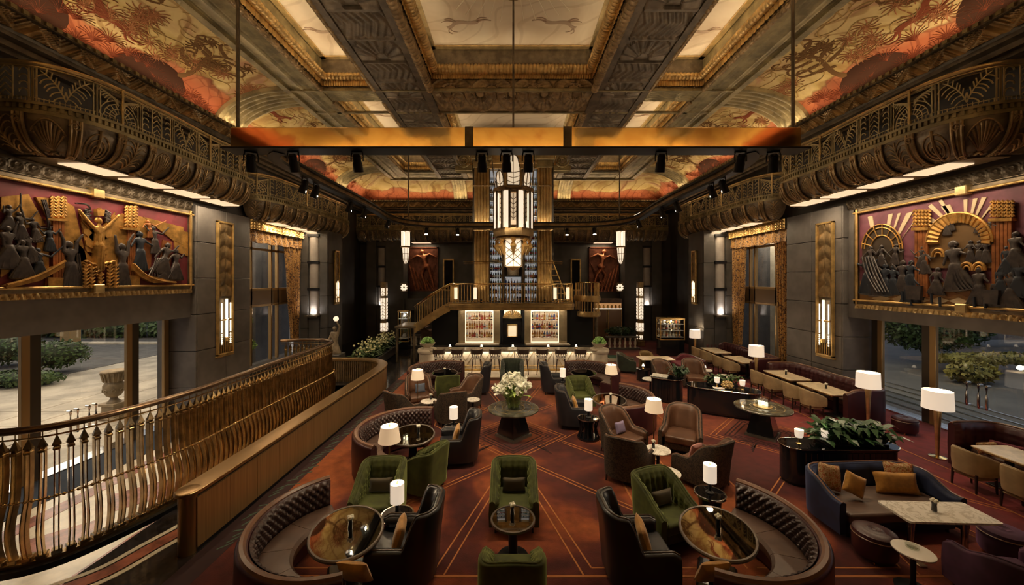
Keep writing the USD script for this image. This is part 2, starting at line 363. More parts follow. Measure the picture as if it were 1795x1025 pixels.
# walls ------------------------------------------------------------
def slabs(parent, x0, x1, y0, y1, z0, z1, rows, cols, m, face):
    """stone facing in slabs with open joints; face: the x of the outer face side (+1 slabs on the x1 side, -1 on the x0 side, 0 on the y0 side)"""
    g = .009
    for r in range(rows):
        for c in range(cols):
            za, zb = z0 + (z1 - z0) * r / rows + g, z0 + (z1 - z0) * (r + 1) / rows - g
            if face == 0:
                a, b = x0 + (x1 - x0) * c / cols + g, x0 + (x1 - x0) * (c + 1) / cols - g
                part('stone_slab', cbox(a, b, y0, y1, za, zb, .012), m, parent)
            else:
                a, b = y0 + (y1 - y0) * c / cols + g, y0 + (y1 - y0) * (c + 1) / cols - g
                part('stone_slab', cbox(x0, x1, a, b, za, zb, .012), m, parent)
def side_wall(name, s, X):
    """s = -1 left, +1 right; X = distance of the wall face from the middle"""
    w = structure(name)
    bx = lambda a, b, y0, y1, z0, z1: box(min(s * a, s * b), max(s * a, s * b), y0, y1, z0, z1)
    lo = ZL if s < 0 else 0
    part('upper_wall', bx(X, X + .4, YN, YB, 6.7, 10.4), stone_dark, w)
    part('mural_backing', bx(X, X + .75, 5.6, 13.15, 3.04, 6.7), stone_grey, w)
    part('near_pier', bx(X - .2, X + 1.0, YN, 5.6, lo, 6.7), stone_grey, w)
    part('pilaster_core', bx(X - .12, X + 1.2, 13.15, 15.8, lo, 6.9), stone_dark, w)
    sx0, sx1 = sorted((s * (X - .20), s * (X - .12)))
    slabs(w, sx0, sx1, 13.15, 15.8, lo, 6.9, 6, 2, stone_grey, s)
    slabs(w, *sorted((s * (X - .2), s * (X + .8))), 13.10, 13.15, lo, 6.9, 6, 1, stone_grey, 0)
    part('window_head', bx(X, X + .6, 15.8, 20.0, 6.3, 6.7), stone_dark, w)
    part('window_sill', bx(X, X + .8, 15.8, 20.0, lo, .45), stone_dark, w)
    part('wall_panel', bx(X, X + .4, 21.6, YB, 0, 6.7), stone_dark, w)
    px = X - 1.45 if s < 0 else X - 1.6
    part('pier_core', bx(px + .06, X + .4, 19.95, 21.6, 0, 6.9), stone_dark, w)
    # front of the pier: side strips round the lit niche
    n0, n1 = X - .42, X - 1.02
    slabs(w, *sorted((s * X, s * n0)), 19.88, 19.95, 0, 6.9, 4, 1, stone_dark, 0)
    slabs(w, *sorted((s * n1, s * px)), 19.88, 19.95, 0, 6.9, 4, 1, stone_dark, 0)
    slabs(w, *sorted((s * n1, s * n0)), 19.88, 19.95, 0, 2.35, 1, 1, stone_dark, 0)
    slabs(w, *sorted((s * px, s * (px + .06))), 19.95, 21.6, 0, 6.9, 4, 1, stone_dark, s)
    niche_mat = mat('niche_stone', (.36, .33, .31), .55, var=(2, .1, None))
    for k in range(3):
        z0 = 2.45 + k * 1.42
        th = np.linspace(0, PI, 14)
        prof = np.array([(s * ((n0 + n1) / 2 + .24 * math.cos(a)), 19.95 - .14 * math.sin(a)) for a in th])
        S = np.stack([np.column_stack([prof, np.full(14, z)]) for z in (z0, z0 + 1.26)], 1)
        part('niche_half_column', grid(S), niche_mat, w)
        part('niche_band', bx(n1, n0, 19.78, 19.95, z0 + 1.27, z0 + 1.41), black_metal, w)
    part('niche_ledge', bx(n1 - .05, n0 + .05, 19.55, 19.95, 2.36, 2.44), bronze_dark, w)
    disk_light((s * (n0 + n1) / 2, 19.70, 2.47), (0, .12, 1), .05, 420, (1, .9, .8))
    return w
wall_left = side_wall('wall_left', -1, -XL); wall_right = side_wall('wall_right', 1, XR)
wall_back = structure('wall_back')
part('lower_wall', box(-11.6, 12.1, YB, YB + .4, 0, 10.4), stone_dark, wall_back)
for s, xo in ((-1, 0), (1, .25)):
    part('corner_pier', box(*sorted((s * (10.3 + xo), s * (9.62 + xo))), 26.6, YB, 0, 7.2), stone_dark, wall_back)
    part('corner_pier', box(*sorted((s * (8.95 + xo), s * (7.7 + xo))), 26.6, YB, 0, 7.2), stone_dark, wall_back)
    part('pier_core', box(*sorted((s * (9.62 + xo), s * (8.95 + xo))), 26.75, YB, 0, 7.2), stone_dark, wall_back)
    for k in range(3):
        z0 = 2.5 + k * 1.4; th = np.linspace(0, PI, 12); cx = s * (9.28 + xo)
        prof = np.array([(cx + .24 * math.cos(a), 26.75 - .12 * math.sin(a)) for a in th])
        part('niche_half_column', grid(np.stack([np.column_stack([prof, np.full(12, z)]) for z in (z0, z0 + 1.25)], 1)), MATS['niche_stone'], wall_back)
        part('niche_band', box(cx - .33, cx + .33, 26.6, 26.75, z0 + 1.26, z0 + 1.39), black_metal, wall_back)
    disk_light((cx, 26.5, 2.5), (0, .12, 1), .05, 260, (1, .88, .76))
    part('ledge', box(*sorted((s * 4.2, s * 7.7)), 26.9, YB, 2.1, 2.9), stone_dark, wall_back)
near = structure('wall_near'); part('wall_panel', box(-12.2, 12.7, YN - .3, YN, -1, 13), stone_grey, near); part('cornice', box(-11, 11, YN, -4.0, 10.2, 10.4), bronze_dark, near)

# ceiling ------------------------------------------------------------
ceiling = structure('ceiling')
def paint_mat(name, cols, axis_z=True, sc=.55, line=.55, z0=9.95, z1=11.4):
    """painted plaster: drifting cloud shapes in flat tones, with drawn brown outlines; the foot of the picture is a red and ochre land"""
    nodes = {'tc': ('texture_coordinate', {}), 'n': ('noise_texture', {'scale': sc, 'detail': 4.0, 'roughness': .55, 'distortion': 1.3}),
        'r': ('rgb_ramp', {'ramp': cols, 'interpolate': True}),
        'w': ('wave_texture', {'wave_type': 'bands', 'bands_direction': 'diagonal', 'scale': .55, 'distortion': 14.0, 'detail': 1.5, 'detail_scale': .7}),
        'wr': ('rgb_ramp', {'ramp': [(0, (.42, .27, .13)), (.03, (.5, .34, .18)), (.07, (1, 1, 1)), (1, (1, 1, 1))]}),
        'mul': ('mix', {'mix_type': 'multiply', 'fac': line}), 'p': ('principled_bsdf', {'roughness': .7, 'specular_ior_level': .25})}
    links = [('tc.object', 'n.vector'), ('tc.object', 'w.vector'), ('n.fac', 'r.fac'), ('w.fac', 'wr.fac'), ('wr.color', 'mul.color2'), ('mul.color', 'p.base_color')]
    if axis_z:
        nodes |= {'s': ('separate_xyz', {}), 'mr': ('map_range', {'from_min': z0, 'from_max': z1, 'clamp': True}), 'n2': ('noise_texture', {'scale': .5, 'detail': 3.0, 'distortion': .5}),
            'ad': ('math', {'math_type': 'multiply_add', 'value2': .75, 'value3': -.49}), 'a2': ('math', {'math_type': 'add'}),
            'rz': ('rgb_ramp', {'ramp': [(0, (.30, .07, .025)), (.28, (.36, .10, .035)), (.40, (.42, .15, .06)), (.46, (0, 0, 0)), (1, (0, 0, 0))]}),
            'rm': ('rgb_ramp', {'ramp': [(0, (1, 1, 1)), (.41, (1, 1, 1)), (.45, (0, 0, 0)), (1, (0, 0, 0))]}), 'mz': ('mix', {}),
            'v': ('voronoi_texture', {'scale': 2.2, 'feature': 'distance_to_edge'}), 'vr': ('rgb_ramp', {'ramp': [(0, (.5, .35, .25)), (.06, (1, 1, 1)), (1, (1, 1, 1))]}), 'mv': ('mix', {'mix_type': 'multiply', 'fac': .7})}
        links += [('tc.object', 's.vector'), ('s.z', 'mr.value'), ('tc.object', 'n2.vector'), ('n2.fac', 'ad.value1'), ('ad.value', 'a2.value1'), ('mr.result', 'a2.value2'),
            ('a2.value', 'rz.fac'), ('a2.value', 'rm.fac'), ('rm.color', 'mz.fac'), ('r.color', 'mz.color1'), ('tc.object', 'v.vector'), ('v.distance', 'vr.fac'), ('rz.color', 'mv.color1'), ('vr.color', 'mv.color2'), ('mv.color', 'mz.color2'), ('mz.color', 'mul.color1')]
    else: links += [('r.color', 'mul.color1')]
    return raw_mat(name, nodes, links, 'p.BSDF')
cove_paint = paint_mat('cove_painting', [(0, (.40, .16, .09)), (.34, (.42, .25, .08)), (.42, (.52, .37, .13)), (.5, (.64, .48, .21)), (.58, (.55, .38, .17)), (.66, (.46, .25, .13)), (1, (.36, .17, .13))])
panel_paint = paint_mat('coffer_painting', [(0, (.52, .38, .26)), (.4, (.62, .48, .32)), (.55, (.70, .57, .40)), (1, (.74, .63, .46))], False, .35, .22)
def cove_pt(s, th, y): return np.stack([s * (8.25 + 2.65 * np.sin(th)), y, 9.95 + 1.4 * np.cos(th)], -1)
th = np.linspace(0, PI / 2, 17)
for s in (-1, 1):
    yy = np.linspace(YN, YB, 8); T, Y = np.meshgrid(th, yy, indexing='ij')
    part('painted_cove', grid(cove_pt(s, T, Y)), cove_paint, ceiling, smooth=True)
xx = np.linspace(-11, 11, 8); T, X_ = np.meshgrid(th, xx, indexing='ij')
part('painted_cove', grid(np.stack([X_, 25.7 + 2.1 * np.sin(T), 9.95 + 1.4 * np.cos(T)], -1)), cove_paint, ceiling, smooth=True)
rear_paint = paint_mat('rear_cove_painting', [(0, (.50, .22, .08)), (.34, (.60, .36, .12)), (.44, (.76, .58, .26)), (.56, (.80, .62, .30)), (.64, (.58, .30, .10)), (1, (.45, .18, .07))], True, .55, .35, 8.9, 12.2)
part('painted_cove', grid(np.stack([X_, -2 - 2.4 * np.sin(T), 10.2 + 1.9 * np.cos(T)], -1)), rear_paint, ceiling, smooth=True)
for x0 in (-4.3, 3.3):
    for k in range(6): part('rear_rib', tube(np.stack([np.full(17, x0 + .09 + k * .17), -2 - 2.32 * np.sin(th), 10.2 + 1.82 * np.cos(th)], 1), .07, 6), olive, ceiling)
# painted trees, ferns, hills, clouds and running antelopes: thin raised paint on the coves
ink = mat('mural_brown', (.16, .085, .035), .9, specular_ior_level=.05); ink_red = mat('mural_red', (.22, .06, .03), .9, specular_ior_level=.05); ink_plum = mat('mural_plum', (.055, .024, .015), .9, specular_ior_level=.05); ink_pale = mat('mural_ochre', (.45, .30, .12), .9, specular_ior_level=.05)
ARC = 2.05 * PI / 2                                             # length of the cove's profile, about
def on_cove(s, y, b, lift=.012):
    t = PI / 2 * (1 - np.clip(np.asarray(b, float) / ARC, 0, 1)); p = cove_pt(s, t, np.asarray(y, float)); n = np.stack([-s * np.sin(t) / 2.65, 0 * t, -np.cos(t) / 1.4], -1); n /= np.linalg.norm(n, axis=-1, keepdims=True); return p + n * lift
def cove_line(s, pts, r=.03, n=12, taper=.5):
    q = spline(np.array(pts, float), n) if len(pts) > 2 else np.linspace(pts[0], pts[1], 5); rr = r * np.linspace(1, taper, len(q))
    t = np.gradient(q, axis=0); t /= np.linalg.norm(t, axis=1, keepdims=True) + 1e-9; nn = np.stack([-t[:, 1], t[:, 0]], 1); A, C = q + nn * rr[:, None], q - nn * rr[:, None]
    return grid(np.stack([on_cove(s, A[:, 0], A[:, 1], .006), on_cove(s, q[:, 0], q[:, 1], .02), on_cove(s, C[:, 0], C[:, 1], .006)], 1))
def cove_blob(s, pts, n=26):
    q = spline(np.array(pts, float), n, closed=True); c = q.mean(0); rings = [on_cove(s, *(c + (q - c) * f).T, lift=l) for f, l in ((1, .004), (.93, .014), (.5, .016), (.03, .016))]
    return grid(np.stack(rings, 1).transpose(0, 1, 2), True)
def antelope(s, y, b, k, d):
    B_ = lambda pts: [(y + d * k * u, b + k * v) for u, v in pts]
    return [cove_blob(s, B_([(-.5, .02), (-.3, .12), (.1, .10), (.4, .2), (.55, .36), (.68, .34), (.72, .27), (.58, .22), (.45, .02), (.1, -.06), (-.3, -.05), (-.48, -.08)])), cove_line(s, B_([(.4, .0), (.62, -.06), (.85, .02)]), .035 * k), cove_line(s, B_([(.36, -.02), (.5, -.16), (.72, -.14)]), .035 * k), cove_line(s, B_([(-.45, -.02), (-.65, -.12), (-.95, -.08)]), .04 * k), cove_line(s, B_([(-.4, -.05), (-.56, -.22), (-.8, -.22)]), .035 * k), cove_line(s, B_([(.6, .36), (.5, .52), (.34, .55)]), .022 * k), cove_line(s, B_([(-.5, .04), (-.64, .12)]), .02 * k)]
rng = random.Random(12)
for s in (-1, 1):
    for i, y in enumerate((4.6, 8.0, 11.3, 17.2, 20.6)):
        b0 = .95 + .15 * (i % 2); part('painted_hill', cove_blob(s, [(y - 1.1, b0 - .45), (y - .8, b0 + .12), (y, b0 + .36), (y + .8, b0 + .1), (y + 1.1, b0 - .45)]), ink_plum, ceiling)
        tx = y + .5; tr_ = [cove_line(s, [(tx, b0 + .2), (tx + .12, b0 + .8), (tx - .1, b0 + 1.3), (tx + .2, b0 + 1.75)], .10)]
        for k in range(9):
            a, bb = tx + rng.uniform(-.1, .15), b0 + .7 + .12 * k; d = rng.choice([-1, 1]); l = rng.uniform(.5, 1.0)
            tr_.append(cove_line(s, [(a, bb), (a + d * l * .6, bb + .1), (a + d * l, bb + .3), (a + d * l * .8, bb + .45), (a + d * l * .55, bb + .36)], .055))
        for k in range(5):
            cx, cy = tx + rng.uniform(-.9, .9), b0 + rng.uniform(1.1, 1.9)
            for j in range(9): a = j * 2 * PI / 9; tr_.append(cove_line(s, [(cx, cy), (cx + .16 * math.cos(a + .3), cy + .13 * math.sin(a + .3)), (cx + .27 * math.cos(a), cy + .2 * math.sin(a))], .03, 6))
        part('painted_tree', tr_, ink, ceiling, kind='stuff')
        part('painted_antelope', antelope(s, y - 1.7, b0 + .55 + .3 * (i % 2), .95, 1 if i % 2 else -1), ink_red, ceiling)
    fr = []
    for y in np.arange(2.6, 25.3, .27):
        if 13.4 < y < 15.3 or 22.8 < y < 24.4: continue
        cy = rng.uniform(.25, 1.25); cy = min(cy, .4 + .9 * abs(math.sin(y * .8)))
        for j in range(11): a = (j - 5) * .26; fr.append(cove_line(s, [(y, cy - .1), (y + .22 * math.sin(a), cy + .16 * math.cos(a)), (y + .40 * math.sin(a * 1.1), cy + .30 * math.cos(a * 1.1))], .014, 6))
    part('painted_ferns', fr, ink_red, ceiling, kind='stuff')
    clumps = []
    for k in range(15):
        y, b0 = rng.uniform(3, 24.5), rng.uniform(1.25, 2.3)
        for i in range(4):
            cy, cb = y + rng.uniform(-.5, .5), b0 + rng.uniform(-.25, .3)
            for j in range(12): a = j * 2 * PI / 12 + .2; clumps.append(cove_line(s, [(cy, cb), (cy + .18 * math.cos(a + .25), cb + .15 * math.sin(a + .25)), (cy + .34 * math.cos(a), cb + .27 * math.sin(a))], .02, 5))
    part('painted_ferns', clumps, mat('mural_rose', (.36, .16, .075), .9, specular_ior_level=.05), ceiling, kind='stuff')
    cl_ = []
    for k in range(130):
        y, b0, d = rng.uniform(2.6, 25.0), rng.uniform(1.3, 3.0), rng.choice([-1, 1]); l = rng.uniform(.5, 1.6)
        cl_.append(cove_line(s, [(y, b0), (y + d * l * .4, b0 + .22), (y + d * l * .8, b0 + .12), (y + d * l, b0 + .3), (y + d * l * .75, b0 + .42)], .022, 14))
    part('painted_cloud_lines', cl_, ink_pale, ceiling, kind='stuff')
# reeded ribs across the coves
def cove_rib(s, y0, y1):
    u = np.linspace(0, 1, 49); T, U = np.meshgrid(np.linspace(0, PI / 2, 22), u, indexing='ij')
    S = cove_pt(s, T, y0 + (y1 - y0) * U); c = np.stack([-s * np.sin(T) / 2.65, 0 * T, -np.cos(T) / 1.4], -1); c /= np.linalg.norm(c, axis=-1, keepdims=True)
    h = .10 + .05 * np.abs(np.sin(PI * U * 6)); h[:, 0] = h[:, -1] = 0
    h += .06 * (T > 1.05) * (np.abs(U - .5) < .3) * (.5 + .5 * np.cos(30 * np.hypot((U - .5) * 1.2, (T - 1.3) * 1.5)))
    return relief(S, c, h)
for s in (-1, 1):
    for y0, y1 in ((2.0, 3.3), (13.7, 15.1), (23.0, 24.3)):
        part('cove_rib', cove_rib(s, y0, y1), olive, ceiling)
def back_rib(x0, x1):
    u = np.linspace(0, 1, 41); T, U = np.meshgrid(np.linspace(0, PI / 2, 18), u, indexing='ij')
    S = np.stack([x0 + (x1 - x0) * U, 25.7 + 2.1 * np.sin(T), 9.95 + 1.4 * np.cos(T)], -1); c = np.stack([0 * T, -np.sin(T) / 2.1, -np.cos(T) / 1.4], -1); c /= np.linalg.norm(c, axis=-1, keepdims=True)
    h = .10 + .05 * np.abs(np.sin(PI * U * 5)); h[:, 0] = h[:, -1] = 0; return relief(S, c, h)
for x0 in (-4.3, 3.3): part('cove_rib', back_rib(x0, x0 + 1.0), olive, ceiling)
# beams: carved soffits
def soffit(x0, x1, y0, y1, along, fun, m, res=.05, z=ZB, name='carved_soffit'):
    nx, ny = max(3, int((x1 - x0) / res)), max(3, int((y1 - y0) / res))
    X_, Y_ = np.meshgrid(np.linspace(x0, x1, nx), np.linspace(y0, y1, ny), indexing='ij')
    s, t = (Y_ - y0, (X_ - x0) / (x1 - x0)) if along == 'y' else (X_ - x0, (Y_ - y0) / (y1 - y0))
    h = fun(s, t); h[0] = h[-1] = 0; h[:, 0] = h[:, -1] = 0
    return part(name, TMflip(relief(np.stack([X_, Y_, np.full_like(X_, z)], -1), np.array([0, 0, -1.0]), h)), m, ceiling)
def TMflip(m): return trimesh.Trimesh(m.vertices, m.faces[:, ::-1], process=False)
def main_soffit(s, t):
    k = np.floor(s / 1.15); q = (s / 1.15) % 1.0
    rib = (q < .09) * .09
    a = np.where(k % 2 == 0, .05 * np.abs(np.sin(22 * (t + .35 * np.abs(q - .5)))), 0)                       # long waves
    r = np.hypot((t - .5) * 1.8, q - .95); f = .06 * np.abs(np.cos(np.arctan2(q - .95, (t - .5) * 1.8) * 8)) * (r < .95) * (r > .25)
    return rib + np.where(q > .12, np.where(k % 2 == 0, a, f), 0)
for s in (-1, 1):
    a, b = sorted((s * 3.3, s * 4.75))
    for k, y0 in enumerate(np.arange(-2.0, 25.0, 4.6)):
        if y0 + 4.6 > 2: soffit(a, b, y0, min(y0 + 4.6, 25.7), 'y', main_soffit, bronze_dark, .042)
    part('beam', [box(*sorted((s * 2.98, s * 5.0)), -2.0, 25.7, ZB + .012, 13.0), box(*sorted((s * 2.98, s * 3.3)), -2.0, 25.7, ZB - .06, ZB + .02), box(*sorted((s * 4.75, s * 5.0)), -2.0, 25.7, ZB - .06, ZB + .02)], bronze_dark, ceiling)
    a, b = sorted((s * 7.25, s * 8.0))
    soffit(a, b, -1.0, 25.7, 'y', lambda s_, t_: .03 * np.abs(np.sin(14 * t_)) + .03 * (np.abs(t_ - .5) < .08) , olive, .06)
    part('beam', [box(*sorted((s * 6.94, s * 8.27)), -2.0, 25.7, ZB + .012, 13.0), box(*sorted((s * 6.94, s * 7.2)), -2.0, 25.7, ZB - .05, ZB + .02), box(*sorted((s * 8.05, s * 8.27)), -2.0, 25.7, ZB - .08, ZB + .02)], olive, ceiling)
part('cross_beam', [box(-2.98, 2.98, 13.7, 15.5, ZB + .012, 13.0), box(-2.98, 2.98, 24.0, 25.8, ZB + .012, 13.0)] + [box(*sorted((s * 5, s * 6.94)), y0, y1, ZB + .012, 13.0) for s in (-1, 1) for y0, y1 in ((13.7, 14.6), (24.0, 25.8))] + [box(-8.25, 8.25, -2.1, -1.6, 11.9, 13.0)], bronze_dark, ceiling)
for k in range(5):   # fan reliefs under the cross beam
    x0 = -2.98 + 5.96 * k / 5
    soffit(x0, x0 + 5.96 / 5, 13.75, 15.45, 'x', lambda s_, t_: fan(s_, t_, 1.192, .09, 9, 1.05), bronze, .03, ZB, 'fan_panel')
    soffit(x0, x0 + 5.96 / 5, 24.05, 25.7, 'x', lambda s_, t_: fan(s_, 1 - t_, 1.192, .08, 9, 1.05), bronze, .06, ZB, 'fan_panel')
for s in (-1, 1):
    a, b = sorted((s * 5.0, s * 6.94))
    soffit(a, b, 13.75, 14.55, 'x', lambda s_, t_: .04 * np.abs(np.sin(16 * t_ + 3 * np.sin(s_ * 5))), olive, .04)
    soffit(a, b, 24.05, 25.7, 'x', lambda s_, t_: .04 * np.abs(np.sin(12 * t_)), olive, .06)
part('beam_edge', [box(-8.3, 8.3, 25.6, 25.8, ZB - .12, ZB + .1), box(-8.27, 8.27, 13.62, 13.72, ZB - .07, ZB + .02), box(-8.27, 8.27, 15.45, 15.55, ZB - .05, ZB + .02)], olive, ceiling)
# coffers: stepped gilt mouldings, a fat reeded roll, and the painted panel
def roll(p0, p1, r, seg, amp=.16, n=10):
    """a fat roll moulding with rings"""
    p0, p1 = np.array(p0, float), np.array(p1, float); ln = np.linalg.norm(p1 - p0); k = max(2, int(ln / seg) * 4)
    t = np.linspace(0, 1, k + 1); rr = r * (1 - amp * (np.arange(k + 1) % 4 == 0) + amp * .2 * (np.arange(k + 1) % 4 == 2))
    return tube(p0 + t[:, None] * (p1 - p0), rr, n)
def vrelief(p0, p1, z0, z1, nrm, fun, res=.05):
    """carved band on an upright face from p0 to p1"""
    p0, p1 = np.array(p0, float), np.array(p1, float); ln = np.linalg.norm(p1 - p0); n, m = max(3, int(ln / res)), max(4, int((z1 - z0) / res) + 1)
    S_, T_ = np.meshgrid(np.linspace(0, ln, n), np.linspace(0, 1, m), indexing='ij')
    pts = p0 + (S_ / ln)[..., None] * (p1 - p0); pts = np.dstack([pts[..., 0], pts[..., 1], z0 + (z1 - z0) * T_]); h = fun(S_, T_); h[0] = h[-1] = 0
    g = relief(pts, np.array([nrm[0], nrm[1], 0.0]), h)
    e = np.cross(p1 - p0, (0, 0, 1)); return g if np.dot(e[:2], nrm[:2]) > 0 else TMflip(g)
for (x0, x1, y0, y1) in COF:
    wide = x1 - x0 > 3; zt = 12.72 if wide else 12.35; zr = 11.98 if wide else 11.72; rr = .17 if wide else .13
    c = structure('ceiling_coffer'); y0c = max(y0, .2)
    part('painted_panel', box(x0, x1, y0, y1, zt, zt + .05), panel_paint, c)
    part('shadow_line', [box(x0 + .02, x0 + .2, y0, y1, zt - .06, zt - .01), box(x1 - .2, x1 - .02, y0, y1, zt - .06, zt - .01), box(x0, x1, y1 - .2, y1 - .02, zt - .06, zt - .01)], gold_pale, c)
    part('ledge', [box(x0, x0 + .16, y0, y1, zr - .1, zr), box(x1 - .16, x1, y0, y1, zr - .1, zr), box(x0, x1, y1 - .16, y1, zr - .1, zr)], gilt, c)
    e = .17
    part('roll_moulding', [roll((x0 + e, y0c, zr - .12), (x0 + e, y1 - e, zr - .12), rr, .13), roll((x1 - e, y0c, zr - .12), (x1 - e, y1 - e, zr - .12), rr, .13), roll((x0 + e, y1 - e, zr - .12), (x1 - e, y1 - e, zr - .12), rr, .13)], gilt, c)
    part('rope_moulding', [roll((x0 - .0, y0c, ZB - .02), (x0 - .0, y1, ZB - .02), .13 if wide else .08, .16, .25), roll((x1, y0c, ZB - .02), (x1, y1, ZB - .02), .13 if wide else .08, .16, .25)], bronze, c)
    zf = ZB + .05
    part('carved_frieze', [vrelief((x0, y1 - .015, 0), (x1, y1 - .015, 0), zf, zr - .42, (0, -1), lambda s_, t_: fan(s_, t_, (x1 - x0) / (4 if wide else 2), .06, 8, .8), .03),
        vrelief((x0 + .015, y0c, 0), (x0 + .015, y1, 0), zf, zr - .42, (1, 0), lambda s_, t_: feather(s_, t_, .5, .04), .05), vrelief((x1 - .015, y0c, 0), (x1 - .015, y1, 0), zf, zr - .42, (-1, 0), lambda s_, t_: feather(s_, t_, .5, .04), .05)], bronze, c)
    part('fluted_band', [vrelief((x0, y1 - .06, 0), (x1, y1 - .06, 0), zr - .42, zr - .22, (0, -1), lambda s_, t_: flute(s_, .09, .035), .022),
        vrelief((x0 + .06, y0c, 0), (x0 + .06, y1, 0), zr - .42, zr - .22, (1, 0), lambda s_, t_: flute(s_, .18, .035), .045), vrelief((x1 - .06, y0c, 0), (x1 - .06, y1, 0), zr - .42, zr - .22, (-1, 0), lambda s_, t_: flute(s_, .18, .035), .045)], gilt, c)
def flat_antelope(x, y, z, k, d):
    B_ = lambda pts: [(x + d * k * u, y + k * v) for u, v in pts]
    out = [prism(spline(np.array(B_([(-.5, .02), (-.3, .12), (.1, .10), (.4, .2), (.55, .36), (.68, .34), (.72, .27), (.58, .22), (.45, .02), (.1, -.06), (-.3, -.05), (-.48, -.08)])), 30, closed=True), z - .006, z)]
    for pts, r in (([(.4, .0), (.62, -.06), (.85, .02)], .03), ([(.36, -.02), (.5, -.16), (.72, -.14)], .03), ([(-.45, -.02), (-.65, -.12), (-.95, -.08)], .035), ([(-.4, -.05), (-.56, -.22), (-.8, -.22)], .03), ([(.6, .36), (.5, .52), (.34, .55)], .02), ([(.6, .36), (.66, .55), (.55, .66)], .02)):
        q = spline(np.array(B_(pts)), 8); out.append(tube(np.column_stack([q, np.full(len(q), z - .004)]), r * k * np.linspace(1, .4, 8), 5))
    return out
paint_fade = mat('faded_paint', (.40, .27, .17), .7)
for x, y, z, k, d in ((-1.55, 12.3, 12.715, .9, -1), (1.5, 12.3, 12.715, .9, 1), (-1.2, 10.6, 12.715, .8, 1), (1.3, 10.4, 12.715, .8, -1), (-6.0, 12.2, 12.345, .8, 1), (6.0, 12.2, 12.345, .8, -1), (-6, 9.3, 12.345, .8, -1), (6, 9.3, 12.345, .8, 1), (-6, 18.5, 12.345, .8, 1), (6, 18.5, 12.345, .8, -1), (0, 22, 12.715, .8, 1)):
    part('painted_antelope', flat_antelope(x, y, z, k, d), paint_fade, ceiling)
for k in range(11): a = (k - 5) * .12; part('painted_ray', tube([(.0 + .6 * math.sin(a), 9.4 + .6 * math.cos(a), 12.713), (3.2 * math.sin(a), 9.4 + 2.9 * math.cos(a), 12.713)], .012, 4), mat('pale_ray', (.80, .70, .52), .7), ceiling)
part('roof_deck', box(-12.3, 12.6, YN, YB + .3, 13.0, 13.2), void_black, ceiling)
# cornice round the hall at the foot of the coves
cornice = structure('trim_cornice')
def cornice_run(p0, p1, nrm):
    p0, p1 = np.array(p0, float), np.array(p1, float)
    o = np.array([nrm[0], nrm[1], 0.0]); side = np.array([p1[1] - p0[1], -(p1[0] - p0[0]), 0]); side /= np.linalg.norm(side); sg = 1 if np.dot(side, o) > 0 else -1
    part('cornice_moulding', sweep([p0, p1], [(sg * a, z) for a, z in ((0, 9.3), (.14, 9.3), (.14, 9.42), (.30, 9.46), (.30, 9.56), (.2, 9.57), (.32, 9.98), (.45, 9.99), (.45, 10.10), (0, 10.10))]), bronze_dark, cornice)
    q0, q1 = p0 + o * .29, p1 + o * .29
    part('triangle_frieze', vrelief(q0, q1, 9.58, 9.97, nrm, lambda s_, t_: .05 + tri_pat(s_, t_, .8, .11), .03), bronze, cornice)
    d = (p1 - p0) / np.linalg.norm(p1 - p0); ln = np.linalg.norm(p1 - p0)
    dent = []
    for k in range(int(ln / .2)):
        c = p0 + d * (k + .5) * .2 + o * .45
        dent.append(box(c[0] - .05, c[0] + .05, c[1] - .05, c[1] + .05, 10.0, 10.09))
    part('dentil', join(dent), olive, cornice, kind='stuff')
cornice_run((-10.95, 2, 0), (-10.95, YB, 0), (1, 0)); cornice_run((10.95, 2, 0), (10.95, YB, 0), (-1, 0)); cornice_run((-10.9, YB, 0), (10.9, YB, 0), (0, -1))
part('wall_lining', [box(-11.3, -10.95, YN, YB, 9.2, 9.5), box(10.95, 11.8, YN, YB, 9.2, 9.5)], bronze_dark, cornice)
# ------------------------------------------------------------------ balconies
grille_gilt = mat('grille_gilt', (.50, .40, .21), .38, .5, var=(3, .2, None))
glow = emit('soffit_light', (1, .70, .42), .6)
class Bow:
    """a plan curve with arc length, for bending flat work along it; n points to the room"""
    def __init__(self, pts, side, n=160):
        self.p = spline(np.array([(x, y, 0) for x, y in pts], float), n); self.s = np.concatenate([[0], np.cumsum(np.linalg.norm(np.diff(self.p, axis=0), axis=1))]); self.L = self.s[-1]
        t = np.gradient(self.p, axis=0); t /= np.linalg.norm(t, axis=1, keepdims=True); self.n = np.stack([t[:, 1], -t[:, 0], 0 * t[:, 0]], 1) * side
    def at(self, s, o=0.0):
        s = np.clip(s, 0, self.L); p = np.stack([np.interp(s, self.s, self.p[:, k]) for k in range(3)], -1); n = np.stack([np.interp(s, self.s, self.n[:, k]) for k in range(3)], -1)
        n /= np.maximum(np.linalg.norm(n, axis=-1, keepdims=True), 1e-9); return p + n * np.asarray(o)[..., None], n
    def bend(self, m, s0=0.0):
        m = m.copy(); v = np.array(m.vertices); q, _ = self.at(v[:, 0] + s0, v[:, 1]); q[:, 2] = v[:, 2]; return trimesh.Trimesh(q, m.faces, process=False)
